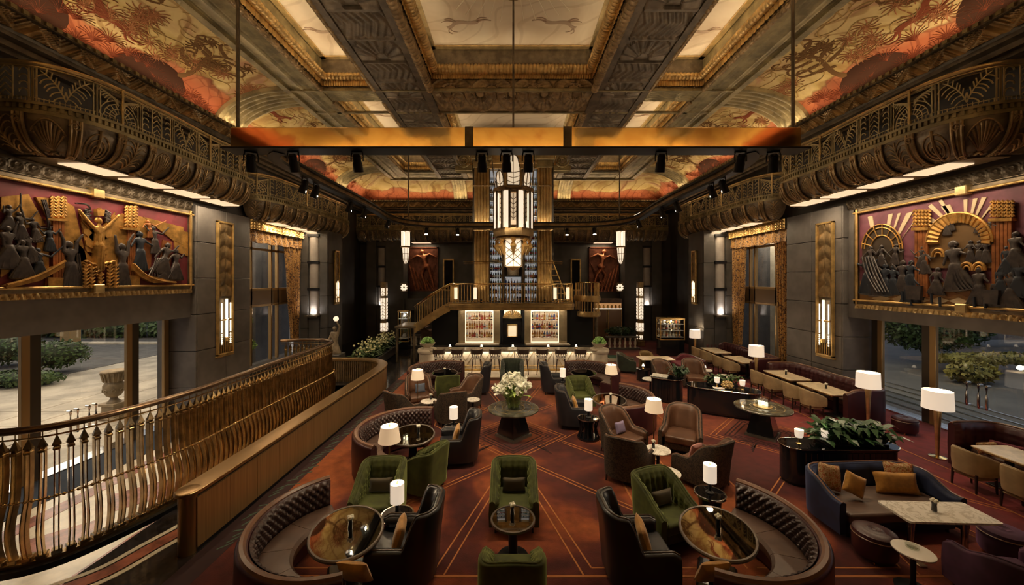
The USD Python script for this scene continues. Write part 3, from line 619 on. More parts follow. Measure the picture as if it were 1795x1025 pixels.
def bay_grille(w, z0, z1, kind):
    """openwork of one balcony bay in (along, out, up): fan of rays over a half wheel, palm leaves, zigzag"""
    T, c, hh = [], w / 2, z1 - z0
    ln = lambda pts, r=.015: T.append(tube([(a, 0, z0 + b) for a, b in pts], r, 4))
    arc = lambda cx, cz, r, a0, a1, n=9: [(cx + r * math.cos(a), cz + r * math.sin(a)) for a in np.linspace(a0, a1, n)]
    for x in (.0, w): ln([(x, 0), (x, hh)], .022)
    for x in (.06, w - .06): ln([(x, 0), (x, hh)])
    for z in (0, .10, hh): ln([(0, z), (w, z)], .013)
    for k in range(int(w / .075)): ln([(.04 + k * .075, 0), (.04 + k * .075, .10)], .009)
    if kind == 0:
        for r in (.14, .25, .36, .44): ln(arc(c, .10, r, 0, PI))
        for a in np.linspace(.2, PI - .2, 9): ln([(c + .14 * math.cos(a), .10 + .14 * math.sin(a)), (c + .36 * math.cos(a), .10 + .36 * math.sin(a))])
        for s in (-1, 1):
            for k in range(6): ln(bezier([(c + s * .06, .40 + k * .03), (c + s * (.2 + .05 * k), hh - .02), (c + s * (.30 + .04 * k), .44 + .05 * k)], 7))
    elif kind == 1:
        for s in (-1, 1):
            ln(bezier([(c, .12), (c + s * .1, .5), (c + s * .36, hh - .05)], 9), .016)
            for k in range(6): 
                t = (k + 1) / 7; p = bezier([(c, .12), (c + s * .1, .5), (c + s * .36, hh - .05)], 20)[int(t * 19)]
                ln(bezier([p, (p[0] + s * .12, p[1] - .02), (p[0] + s * .16, p[1] - .14)], 5)); ln([p, (p[0] - s * .02, p[1] + .14)])
    else:
        for k in range(5): ln([(c - .12, .12 + k * .13), (c, .24 + k * .13), (c + .12, .12 + k * .13)], .014)
        for s in (-1, 1):
            ln([(c + s * .14, .1), (c + s * .14, hh)], .014)
            for k in range(4): ln(arc(c + s * .33, .2 + k * .15, .08, 0, PI, 6))
    return join(T)
def balcony(label, pts, side, dz, wallx, panels, group=None, light=True, back=None, bayw=.92, res=.032):
    t = thing('balcony', label, 'balcony', kind=None, group=group)
    b = Bow(pts, side); z = dz
    n = int(b.L / res); m = 26
    S_, T_ = np.meshgrid(np.linspace(0, b.L, n), np.linspace(0, 1, m), indexing='ij')
    a = T_ * PI / 2; p, nn = b.at(S_, -.52 + .57 * np.sin(a)); p = p.copy(); p[..., 2] = 7.12 + z + .74 * (1 - np.cos(a)) ; 
    N = nn * np.sin(PI / 2 - a * .3)[..., None] * .8; N = N + np.array([0, 0, -1.0]) * (np.cos(a) * .9)[..., None]; N /= np.linalg.norm(N, axis=-1, keepdims=True)
    h = .05 * np.exp(-((T_ - .08) / .06) ** 2) * np.abs(np.sin(PI * S_ / .09)) + .02 * np.abs(np.sin(PI * S_ / .06)) * (T_ > .2) * (T_ < .9)
    g = relief(p, N, h); g = g if side < 0 else TMflip(g)
    part('carved_corbel', g, bronze_dark, t, 'concave corbel with an egg moulding')
    def on(sv, tv, o):
        sv, tv = np.asarray(sv, float), np.asarray(tv, float); a_ = tv * PI / 2; q_, n_ = b.at(sv, -.52 + .57 * np.sin(a_)); q_ = q_.copy(); q_[..., 2] = 7.12 + z + .74 * (1 - np.cos(a_)); m_ = n_ * (np.sin(PI / 2 - a_ * .3) * .8)[..., None] + np.array([0, 0, -1.0]) * (np.cos(a_) * .9)[..., None]
        return q_ + m_ / np.linalg.norm(m_, axis=-1, keepdims=True) * o
    nc = int(b.L / .78); wc = b.L / nc; fine = 6 if back is None else 4
    for k in range(nc):
        c = (k + .5) * wc; tt = np.linspace(0, 1, 12)
        if k: 
            e = k * wc; part('scroll_bracket', [tube(on(e + q + 0 * tt, .04 + .94 * tt, .05 + .03 * np.sin(tt * PI)[:, None]), .03, fine) for q in (-.07, .07)] + [tube(on(e + 0 * tt, .04 + .94 * tt, .03), .05, fine), tube(on(e + .09 * np.cos(tt * 9) * (1.05 - tt), .14 + .10 * np.sin(tt * 9) * (1.05 - tt), .09), .022, fine), tube(on(e + .09 * np.cos(tt * 9) * (1.05 - tt), .86 + .08 * np.sin(tt * 9) * (1.05 - tt), .07), .022, fine)], bronze, t)
        kind = k % 3; S0 = []
        if kind == 0:
            for q in np.linspace(-1, 1, 9): S0.append(tube(on(c + q * .23 * tt ** .8, .22 + (.66 - .22 * q * q) * tt, .015), np.linspace(.010, .026, 12), fine))
            aa = np.linspace(-1, 1, 14); S0.append(tube(on(c + aa * .26, .92 - .26 * aa * aa, .02), .018, fine)); S0.append(tube(on(c + aa * .10, .22 - .08 * aa * aa, .04), .03, fine))
        elif kind == 1:
            S0.append(tube(on(c + 0 * tt, .15 + .78 * tt, .03), .02, fine))
            for j in range(6):
                for q in (-1, 1): S0.append(tube(on(c + q * .24 * tt, .22 + .11 * j + .16 * np.sin(tt * 2.2), .02), np.linspace(.022, .010, 12), fine))
        else:
            for q in (-1, 1):
                for r_ in (.06, .13, .2): a2 = np.linspace(0, PI, 12); S0.append(tube(on(c + q * (.02 + r_ * np.sin(a2)), .5 + r_ * 1.7 * np.cos(a2), .02), .018, fine))
            S0.append(tube(on(c + 0 * tt, .12 + .8 * tt, .03), .03, fine))
        part('palmette', S0, bronze, t)
    off = lambda o, zz: np.column_stack([b.at(b.s, o)[0][:, :2], np.full(len(b.s), zz)])
    sg = -1 if side > 0 else 1
    sw = lambda o0, o1, z0, z1: sweep(off(0, 0), [(side * o0, z0), (side * o1, z0), (side * o1, z1), (side * o0, z1)])
    part('fascia', [sw(-.1, .06, 7.84 + z, 7.93 + z), sw(-.1, .10, 8.03 + z, 8.09 + z)], olive, t)
    den = [b.bend(box(s - .03, s + .03, .02, .085, 7.93 + z, 8.03 + z)) for s in np.arange(.1, b.L, .11)]
    part('dentil_band', [sw(-.1, .03, 7.93 + z, 8.03 + z)] + den, olive, t, kind='stuff')
    floor_ = np.vstack([off(.02, 0)[:, :2], [(wallx, pts[-1][1]), (wallx, pts[0][1])]]) if back is None else np.vstack([off(.02, 0)[:, :2], [(pts[-1][0], back), (pts[0][0], back)]])
    part('deck', prism(floor_, 7.86 + z, 7.92 + z), bronze_dark, t)
    fl2 = np.vstack([off(-.5, 0)[:, :2], [(wallx, pts[-1][1]), (wallx, pts[0][1])]]) if back is None else np.vstack([off(-.5, 0)[:, :2], [(pts[-1][0], back), (pts[0][0], back)]])
    part('soffit', prism(fl2, 7.06 + z, 7.12 + z), bronze_dark, t)
    nb = int(b.L / bayw); w = b.L / nb; 
    for k in range(nb):
        part('grille_panel', b.bend(bay_grille(w, 8.1 + z, 8.84 + z, k % 3), k * w), grille_gilt, t)
    part('handrail', [tube(off(0, 8.93 + z), .045, 8), tube(off(0, 8.86 + z), .02, 6)], gold_pale, t)
    for s in np.arange(w * .5, b.L, w * 3):
        q = b.at(np.array([s]), np.array([.05]))[0][0]; part('rail_post', tube([(q[0], q[1], 8.0 + z), (q[0], q[1], 8.93 + z)], .03, 8), gold_pale, t)
    for (x0, x1, y0, y1) in panels:
        part('light_panel', cbox(x0, x1, y0, y1, 7.03 + z, 7.065 + z, .005), glow, t, 'lit frosted glass light panel')
        if light: rect_light(((x0 + x1) / 2, (y0 + y1) / 2, 7.01 + z), (0, 0, -1), abs(x1 - x0) if abs(x1 - x0) < abs(y1 - y0) else abs(x1 - x0), abs(y1 - y0), 11 * GAIN, WARM)
    return t
def side_pts(s, dx, raw): return [(s * (x + dx), y) for x, y in raw]
B1 = [(11.0, 14.75), (10.35, 14.6), (9.9, 14.0), (9.78, 12.6), (9.66, 11.0), (9.6, 9.6), (9.68, 8.7), (10.05, 8.15), (10.6, 7.97), (11.2, 7.95)]
B2 = [(11.0, 23.6), (10.3, 23.4), (9.95, 22.7), (9.85, 21.2), (9.95, 19.0), (10.1, 17.0), (10.35, 15.9), (10.7, 15.5), (11.0, 15.4)]
for s, dx, nm in ((-1, 0, 'left'), (1, .18, 'right')):
    pan = [tuple(sorted((s * (10.15 + dx), s * (10.75 + dx)))) + (y, y + 1.05) for y in (8.9, 10.25, 11.6, 12.95)]
    pan2 = [tuple(sorted((s * (10.35 + dx), s * (10.85 + dx)))) + (y, y + 1.0) for y in (16.6, 18.0, 19.4, 20.8)]
    # beyond the near pilaster balconies the wall carries a second, shallower one
    balcony(f'near bowed bronze balcony with gold handrail above the {nm} mural', side_pts(s, dx, B1), (1 if s > 0 else -1), 0, s * 11.2, pan, 'bowed balconies on the side walls')
    balcony(f'farther bowed bronze balcony above the {nm} curtained window', side_pts(s, dx, B2), (1 if s > 0 else -1), -.25, s * 11.2, pan2, 'bowed balconies on the side walls')
BK = [(-10.9, 26.35), (-7, 26.15), (-3, 26.05), (0, 26.0), (3, 26.05), (7, 26.15), (10.9, 26.35)]
balcony('straight bronze balcony crossing the far back wall behind the bar tower', BK, 1, -.1, 0, [(x, x + 1.3, 26.9, 27.4) for x in (-9.6, -7.2, 5.9, 8.3)], back=YB, res=.07)
# frieze under the balconies over the murals
for s, X, nm in ((-1, -XL, 'left'), (1, XR, 'right')):
    w = wall_left if s < 0 else wall_right
    part('carved_frieze', vrelief((s * (X - .04), 5.6, 0), (s * (X - .04), 13.1, 0), 6.72, 7.0, (-s, 0), lambda s_, t_: .02 + scroll(s_, t_, .3, .05), .03), mat('frieze_dark', (.075, .055, .035), .45, .4), w)
    part('frieze_board', box(*sorted((s * X, s * (X - .04))), 5.6, 13.15, 6.7, 7.05), bronze_dark, w)

# ------------------------------------------------------------------ sconces on the pilasters
lamp_white = emit('frosted_lamp', (1, .80, .54), 1.3)
lamp_soft = emit('frosted_lamp_soft', (1, .76, .50), .7)
def sconce(label, X, s, y0, y1, z0, z1, group='tall sconces on the pilasters'):
    """panel on a wall face at x = s*X, lit strips in the lower half"""
    t = thing('wall_sconce', label, 'wall sconce', (s * X, (y0 + y1) / 2, z0), group=group)
    w, h = y1 - y0, z1 - z0; d = -s
    bx = lambda a, b, o0, o1, c0, c1, ch=.01: cbox(*sorted((d * o0, d * o1)), a, b, c0, c1, ch)
    part('frame', [bx(-w / 2, -w / 2 + .06, 0, .12, 0, h), bx(w / 2 - .06, w / 2, 0, .12, 0, h), bx(-w / 2, w / 2, 0, .12, 0, .07), bx(-w / 2, w / 2, 0, .12, h - .07, h), bx(-w / 2 - .03, w / 2 + .03, 0, .09, -.06, .0)], gilt, t)
    def leaf(s_, tt): return .02 + .05 * np.abs(np.sin(7 * tt * h / 2 + 3.0 * np.abs(s_ / w - .5))) * (np.abs(np.abs(s_ / w - .5) - .2) < .16)
    part('carved_panel', vrelief((d * .03, -w / 2, 0), (d * .03, w / 2, 0), h * .44, h - .07, (d, 0), lambda s_, t_: leaf(s_, t_), .025), bronze, t)
    part('back_board', bx(-w / 2, w / 2, .0, .03, 0, h), bronze_dark, t)
    part('lit_tube', move(tube([(d * .12, 0, h * .13), (d * .12, 0, h * .42)], .042 * w / .8, 8)), lamp_white, t, 'tall lit glass tube')
    for q in (-1, 1): part('lit_tube', tube([(d * .10, q * w * .27, h * .17), (d * .10, q * w * .27, h * .39)], .024 * w / .8, 8), lamp_white, t, 'tall lit glass tube')
    beads = [move(trimesh.creation.icosphere(1, .03 * w / .8), (d * .1, q * w * .27, h * .155 - k * .07)) for q in (-1, 1) for k in range(6)] + [move(trimesh.creation.icosphere(1, .055 * w / .8), (d * .12, 0, h * .27))]
    part('glass_beads', beads, lamp_white, t)
    part('lower_grille', [bx(-w / 2 + .08 + k * (w - .16) / 6, -w / 2 + .11 + k * (w - .16) / 6, .03, .08, .08, h * .10) for k in range(7)], gilt, t)
    part('cross_ornament', [bx(-w * .3, w * .3, .05, .14, h * .258, h * .27), bx(-.04, .04, .08, .2, h * .1, h * .13)], gilt, t)
    ball_light((s * X + d * .5, (y0 + y1) / 2, z0 + h * .28), .12, 14, WARM) if False else None
    return t
sconce('tall gilt wall sconce on the left pilaster between mural and window', 11.0, -1, 13.95, 14.75, 1.45, 6.5)
sconce('tall gilt wall sconce on the right pilaster between mural and curtain', 11.5, 1, 13.4, 14.15, 1.5, 6.4)
for s, X, nm in ((-1, -XL - 1.45, 'left'), (1, XR - 1.6, 'right')):
    sconce(f'slim lit wall sconce on the far {nm} pier beside the glowing niche', X, s, 20.55, 21.05, 3.0, 5.9, 'slim sconces on the far piers')

# ------------------------------------------------------------------ windows, doors, outside
pane = raw_mat('window_glass', {'lw': ('layer_weight', {'blend': .5}), 'pw': ('math', {'math_type': 'power', 'value2': 5.0}), 'f': ('math', {'math_type': 'multiply_add', 'value2': .8, 'value3': .05}), 't': ('transparent_bsdf', {'color': (.93, .93, .9)}), 'g': ('glossy_bsdf', {'roughness': .01, 'color': (.9, .9, .9)}), 'm': ('mix_closure', {})}, [('lw.facing', 'pw.value1'), ('pw.value', 'f.value1'), ('f.value', 'm.fac'), ('t.BSDF', 'm.closure1'), ('g.BSDF', 'm.closure2')], 'm.closure')
frame_m = mat('bronze_frame', (.42, .27, .12), .35, .6)
frame_d = mat('bronze_frame_dark', (.07, .055, .04), .4, .4)
def entrance(name, s, xg, ys, z0, z1, hand_y):
    d = structure(name)
    for y in ys: 
        part('door_post', [cbox(*sorted((s * (xg - .06), s * (xg + .12))), y + .03, y + .30, z0, z1, .01)], frame_d, d)
        part('brass_edge', cbox(*sorted((s * (xg - .1), s * (xg + .0))), y - .12, y + .05, z0, z1, .01), frame_m, d)
    part('head_rail', cbox(*sorted((s * (xg - .08), s * (xg + .1))), ys[0] - 3, 13.15, z1 - .12, z1, .01), frame_m, d)
    part('threshold', box(*sorted((s * (xg - .15), s * (xg + .3))), ys[0] - 3, 13.15, z0, z0 + .04), chrome, d)
    for a, b in zip([ys[0] - 3] + ys[:-1], ys):
        mid = (a + b) / 2
        for q0, q1 in ((a + .3, mid - .008), (mid + .008, b - .12)):
            part('glass_leaf', box(*sorted((s * xg, s * (xg + .015))), q0, q1, z0 + .05, z1 - .12), pane, d)
    zc = z0 + 1.2
    for hy in hand_y:
        for dx in (-.09, ):
            part('pull_handle', tube([(s * xg, hy, zc - .30), (s * (xg + dx), hy, zc - .30), (s * (xg + dx), hy, zc - .27), (s * (xg + dx), hy, zc), (s * (xg + dx), hy, zc + .27), (s * (xg + dx), hy, zc + .30), (s * xg, hy, zc + .30)], .032, 8), chrome, d)
    return d
entrance('door_1', -1, 12.0, [9.25, 11.75, 13.0], ZL, 3.04, [10.15, 10.32, 10.6, 10.77])
entrance('door_2', 1, 12.5, [8.7, 11.15, 12.75], 0, 3.04, [9.85, 10.02, 10.28])
part('reveal', [box(-12.2, -11.2, 13.15, 13.2, ZL, 3.04), box(-12.4, -11.2, 5.6, 13.15, 3.0, 3.04)], stone_grey, wall_left); part('reveal', box(11.7, 12.7, 5.6, 13.15, 3.0, 3.04), stone_grey, wall_right)
def tall_window(name, s, X, y0, y1, z0, z1, mull, tr):
    w = structure(name); bx = lambda a, b, c0, c1, m, nm='mullion': part(nm, cbox(*sorted((s * (X - .07), s * (X + .07))), a, b, c0, c1, .008), m, w)
    for y in mull: bx(y - .05, y + .05, z0, z1, frame_m)
    for z in tr: bx(y0, y1, z - .05, z + .05, frame_m, 'transom')
    bx(y0, y1, tr[0] + .05, tr[1] - .05, mat('bronze_panel', (.16, .10, .05), .4, .4), 'spandrel_panel')
    ms = [y0] + mull + [y1]
    for a, b in zip(ms[:-1], ms[1:]):
        for c0, c1 in ((z0, tr[0]), (tr[1], z1)): part('pane', box(*sorted((s * X, s * (X + .012))), a + .05, b - .05, c0 + .05, c1 - .05), pane, w)
tall_window('window_1', -1, 11.7, 15.8, 19.95, .45, 6.3, [16.8, 18.2, 18.7], [3.1, 3.85, 5.7])
tall_window('window_2', 1, 12.1, 15.8, 19.95, .45, 6.3, [16.75, 17.2, 18.7, 19.1], [3.15, 3.9, 5.9])
# outside: paved forecourt, kerbs, hedges, trees
pave = mat('forecourt_paving', (.42, .37, .29), .6, var=(.8, .25, None))
asphalt = mat('road', (.10, .095, .09), .8, var=(1.5, .2, None))
out = structure('ground_outside')
part('forecourt', box(-60, -12.15, -10, 45, ZL - .25, ZL - .05), pave, out)
part('road_strip', box(-60, -24, 8, 45, ZL - .05, ZL - .03), asphalt, out)
for k in range(14):
    for j in range(5):
        part('paving_slab', cbox(-12.4 - (j + 1) * 1.5 + .02, -12.4 - j * 1.5 - .02, 4 + k * 1.5 + .02, 4 + (k + 1) * 1.5 - .02, ZL - .06, ZL - .03 + .002 * ((k * 7 + j * 3) % 3), .006), pave, out)
part('terrace', box(12.65, 60, -10, 45, -.3, -.05), mat('grey_paving', (.075, .073, .066), .6, var=(.8, .2, None)), out)
part('step_edge', [box(13.4 + k * .6, 13.46 + k * .6, 8, 30, -.05, -.02) for k in range(5)], chrome, out)
def bush(name, label, cat, c, r, n, m, seed, group=None, leaf=.12):
    """clipped or loose shrub of many leaf cards on an ellipsoid"""
    g = np.random.default_rng(seed); d = g.normal(size=(n, 3)); d /= np.linalg.norm(d, axis=1, keepdims=True)
    p = d * np.array(r) * g.uniform(.75, 1.05, (n, 1)) 
    a = g.normal(size=(n, 3)); a /= np.linalg.norm(a, axis=1, keepdims=True); b = np.cross(a, d); b /= np.linalg.norm(b, axis=1, keepdims=True) + 1e-9
    L_ = leaf * g.uniform(.6, 1.3, (n, 1)); v = np.stack([p - a * L_, p + b * L_ * .45, p + a * L_, p - b * L_ * .45], 1).reshape(-1, 3)
    f = np.arange(4 * n).reshape(-1, 4)
    t = thing(name, label, cat, c, group=group)
    core = trimesh.creation.icosphere(2, 1.0); core.apply_scale(np.array(r) * .8)
    part('branches', core, mat('shrub_core', (.02, .03, .012), .9), t)
    part('foliage', TM(v, f), m, t, kind='stuff', smooth=False); return t
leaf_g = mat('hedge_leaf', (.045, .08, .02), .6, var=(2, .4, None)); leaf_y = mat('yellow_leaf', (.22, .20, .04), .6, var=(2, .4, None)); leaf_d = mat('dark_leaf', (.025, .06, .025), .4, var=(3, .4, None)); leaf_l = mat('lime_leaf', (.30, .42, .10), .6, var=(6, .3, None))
bush('hedge', 'clipped round hedge on the forecourt seen through the left doors', 'hedge', (-25.0, 20.6, .25), (1.5, 1.2, .75), 900, leaf_g, 1)
bush('hedge', 'low flat hedge in front of the round one outside the left doors', 'hedge', (-24.0, 18.2, -.45), (2.2, .9, .33), 900, leaf_g, 2)
bush('hedge', 'dark round hedge nearer the left edge beyond the left doors', 'hedge', (-29.5, 22.2, .2), (1.4, 1.2, .85), 700, leaf_g, 3)
bush('hedge', 'long hedge along the road outside the left doors', 'hedge', (-36, 33.5, 0), (12, 1.3, .8), 2600, leaf_g, 4, leaf=.25)
bush('tree', 'dark mass of trees beyond the road outside the left doors', 'tree', (-50, 48, 3.2), (22, 5, 4), 4500, leaf_g, 5, leaf=.6)
part('kerb', box(-60, -20, 29.6, 30.0, ZL - .05, ZL + .12), pave, out)
bush('tree', 'dark leafy tree lit from below outside the right doors', 'tree', (21.9, 19.6, 1.75), (2.6, 1.3, 1.15), 3000, leaf_g, 6, leaf=.13)
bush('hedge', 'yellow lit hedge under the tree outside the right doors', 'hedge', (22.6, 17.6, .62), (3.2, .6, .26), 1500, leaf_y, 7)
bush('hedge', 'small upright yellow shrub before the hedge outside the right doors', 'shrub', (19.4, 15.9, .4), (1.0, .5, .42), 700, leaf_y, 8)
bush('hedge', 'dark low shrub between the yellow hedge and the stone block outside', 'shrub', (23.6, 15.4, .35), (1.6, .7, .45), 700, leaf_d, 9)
solo('bench_block', 'long pale stone block on the terrace outside the right doors', 'stone bench', cbox(19.4, 22.5, 13.6, 14.3, -.05, .42, .03), stone_pale)
solo('canopy_beam', 'slanting grey roof slab beyond the trees outside the right doors', 'roof slab', cbox(27, 45, 24.5, 25.3, .4, 2.1, .05), stone_grey)
tr = thing('forecourt_column', 'square bronze column standing outside the left doors', 'column', (-30.5, 26.0, ZL)); part('shaft', cbox(-.35, .35, -.35, .35, 0, 6, .03), frame_m, tr); part('base', cbox(-.5, .5, -.5, .5, 0, .3, .03), stone_grey, tr)
urn_stone = mat('urn_stone', (.27, .20, .115), .6, var=(4, .25, None))
ur = thing('stone_urn', 'carved pale stone urn on a pedestal outside the left doors', 'urn', (-14.6, 13.8, ZL - .03)); US = .68
part('pedestal', [move(cbox(-.42, .42, -.42, .42, 0, .12, .02), s=US), move(cbox(-.34, .34, -.34, .34, .12, .75, .02), s=US), move(cbox(-.42, .42, -.42, .42, .75, .88, .02), s=US)], urn_stone, ur)
part('bowl', move(lathe([(0, .88), (.3, .9), (.16, 1.05), (.14, 1.15), (.3, 1.25), (.42, 1.5), (.44, 1.8), (.36, 1.95), (.34, 2.0), (.40, 2.15), (.47, 2.45), (.54, 2.55), (.5, 2.6), (.1, 2.45), (0, 2.45)], 24), s=US), urn_stone, ur)
part('flutes', move(join([tube([(.40 * math.cos(a), .40 * math.sin(a), 2.02), (.5 * math.cos(a), .5 * math.sin(a), 2.5)], .035, 6) for a in np.arange(16) * PI / 8] + [move(trimesh.creation.torus(.07, .025, 12, 6), (.43 * math.cos(a), .43 * math.sin(a), 1.55), rx=PI / 2, rz=a + PI / 2) for a in np.arange(8) * PI / 4]), s=US), urn_stone, ur)
# lamps of the porch roof outside
rect_light((-17, 14, 6.5), (0, 0, -1), 8, 12, 3.0, (1, .80, .58)); rect_light((19, 14, 5.5), (0, 0, -1), 5, 8, .8, (1, .9, .7))
rect_light((-30, 24, 7.5), (0, 0, -1), 14, 10, 2.0, (1, .85, .65)); spot_light((15.2, 17.5, 5), (0, .05, -1), .2, 300, 60)
for s, X in ((-1, 14.2), (1, 14.6)):
    w = structure('garden_wall'); part('wall', box(*sorted((s * X, s * (X + .3))), 15.6, 24, -.8, 7.5), stone_grey, w)
    for y in (16.6, 18.6, 20.6): part('pier', box(*sorted((s * (X - .15), s * X)), y, y + .5, -.8, 7.5), stone_pale if s > 0 else stone_grey, w)
    rect_light((s * (X - .9), 19, 7.2), (s * .55, 0, -1), .5, 6, 16 if s > 0 else 8, (1, .88, .70))
bush('shrub', 'pale green hydrangea shrub outside the left window, upper one', 'shrub', PD(450, 563, 19) + (-.6, 0, 0), (.33, .33, .3), 300, leaf_l, 11, leaf=.08)
bush('shrub', 'lime green low shrub outside the left window, lower one', 'shrub', PD(452, 605, 19) + (-.6, 0, 0), (.5, .4, .3), 400, leaf_l, 12, leaf=.08)
vs = thing('garden_vase', 'dark vase under the hydrangea outside the left window', 'vase', (PD(450, 600, 19) + (-.6, 0, 0))); part('body', lathe([(0, -.9), (.16, -.9), (.2, -.3), (.12, .5), (.2, .85), (0, .85)], 12), mat('blue_glaze', (.04, .05, .08), .2), vs)

# ------------------------------------------------------------------ curtains
curt = raw_mat('curtain_brocade', {'tc': ('texture_coordinate', {}), 'v': ('voronoi_texture', {'scale': 9.0, 'feature': 'smooth_f1'}), 'n': ('noise_texture', {'scale': 7.0, 'detail': 2.0, 'distortion': 1.8}), 'r': ('rgb_ramp', {'ramp': [(0, (.06, .025, .008)), (.44, (.10, .04, .012)), (.49, (.55, .30, .075)), (.56, (.42, .20, .05)), (.6, (.14, .05, .015)), (.66, (.60, .36, .11)), (1, (.44, .22, .07))]}), 'p': ('principled_bsdf', {'roughness': .7, 'sheen_weight': .3})},
    [('tc.object', 'n.vector'), ('n.fac', 'r.fac'), ('r.color', 'p.base_color')], 'p.BSDF')
def curtain(label, x, yc, w_top, w_bot, z0, z1, shift=0.0, seed=0):
    n, m = 72, 22
    u = np.linspace(0, 1, n); zz = np.linspace(0, 1, m); U, Z = np.meshgrid(u, zz, indexing='ij')
    k = np.clip((1 - Z) * 1.15, 0, 1); w = w_bot + (w_top - w_bot) * (1 - k) ** .8
    y = yc + (U - .5) * w + shift * k
    d = .07 * np.sin(U * 2 * PI * 8 + .5 * np.sin(Z * 5)) + .02 * np.sin(U * 31 + Z * 4)
    a = np.stack([x + d, y, z0 + (z1 - z0) * Z], -1); b = a + (np.sign(x) * .05, 0, 0)
    S = np.concatenate([a, b[::-1], a[:1]], 0)
    t = thing('curtain', label, 'curtain'); g = grid(S); part('drape', g, curt, t)
    zt = z0 + (z1 - z0) * .02; part('hem', tube([(x, yc - w_bot / 2 + shift, zt), (x, yc + w_bot / 2 + shift, zt)], .04, 8), curt, t)
    return t
def pelmet(label, s, X, y0, y1, z0, z1):
    t = thing('curtain_pelmet', label, 'curtain pelmet'); y = np.linspace(y0, y1, 90); zz = np.linspace(0, 1, 6); Y, Z = np.meshgrid(y, zz, indexing='ij')
    a = np.stack([s * (X - .04 * np.sin(Y * 14) - .05 * (1 - Z)), Y, z0 + (z1 - z0) * Z - .05 * np.abs(np.sin(Y * 3.5)) * (1 - Z)], -1); b = a + (s * .1, 0, 0)
    part('valance', grid(np.concatenate([a, b[:, ::-1], a[:, :1]], 1)), curt, t)
    part('carved_cornice', vrelief((s * (X - .12), y0, 0), (s * (X - .12), y1, 0), z1, z1 + .42, (-s, 0), lambda s_, t_: .03 + feather(s_, t_, .3, .05), .03), gilt, t)
    part('pelmet_board', box(*sorted((s * (X - .12), s * (X + .3))), y0, y1, z1, z1 + .44), bronze_dark, t)
pelmet('patterned orange curtain pelmet over the left window', -1, 11.15, 15.85, 19.85, 5.95, 6.45)
pelmet('patterned orange curtain pelmet over the right window', 1, 11.6, 15.85, 19.95, 5.95, 6.45)
curtain('patterned orange curtain gathered at the far side of the left window', -11.2, 19.25, 1.3, .6, 1.2, 6.0, .15)
curtain('patterned orange curtain at the far side of the right window', 11.65, 19.4, 1.2, .5, .95, 6.0, .1)
curtain('patterned orange curtain at the near side of the right window', 11.65, 16.2, .95, .5, .6, 6.0, -.1)
# ------------------------------------------------------------------ carved and painted relief murals
import manifold3d
gold_leaf = mat('gold_leaf', (.50, .27, .075), .38, .55, var=(4, .35, None), bump=(20, .1, .01))
gold_red = mat('copper_gold', (.36, .13, .045), .4, .5, var=(4, .3, None))
figure_m = mat('figure_patina', (.050, .042, .046), .34, .25, var=(6, .5, (.09, .075, .07)))
figure_b = mat('figure_patina_blue', (.035, .042, .058), .34, .25)
crimson = mat('crimson_ground', (.17, .022, .035), .6, var=(2, .2, None)); plum = mat('plum_ground', (.17, .055, .085), .6, var=(2, .2, None))
cream_m = mat('cream_ray', (.62, .50, .34), .55); tan_m = mat('tan_tile', (.34, .19, .08), .5)
copper = mat('copper', (.42, .15, .075), .3, .8, var=(4, .3, None)); copper_d = mat('dark_copper', (.14, .05, .03), .38, .7, var=(4, .3, None))
def hullm(sp):
    """Manifold hull of spheres [(x, y, z, r), ...]"""
    out = []
    for x, y, z, r in sp: out.append(manifold3d.Manifold.sphere(max(r, .004), 12).translate([x, y, z]))
    return manifold3d.Manifold.batch_hull(out)
def union(ms):
    m = manifold3d.Manifold.batch_boolean(ms, manifold3d.OpType.Add).to_mesh()
    return TM(m.vert_properties[:, :3], m.tri_verts)
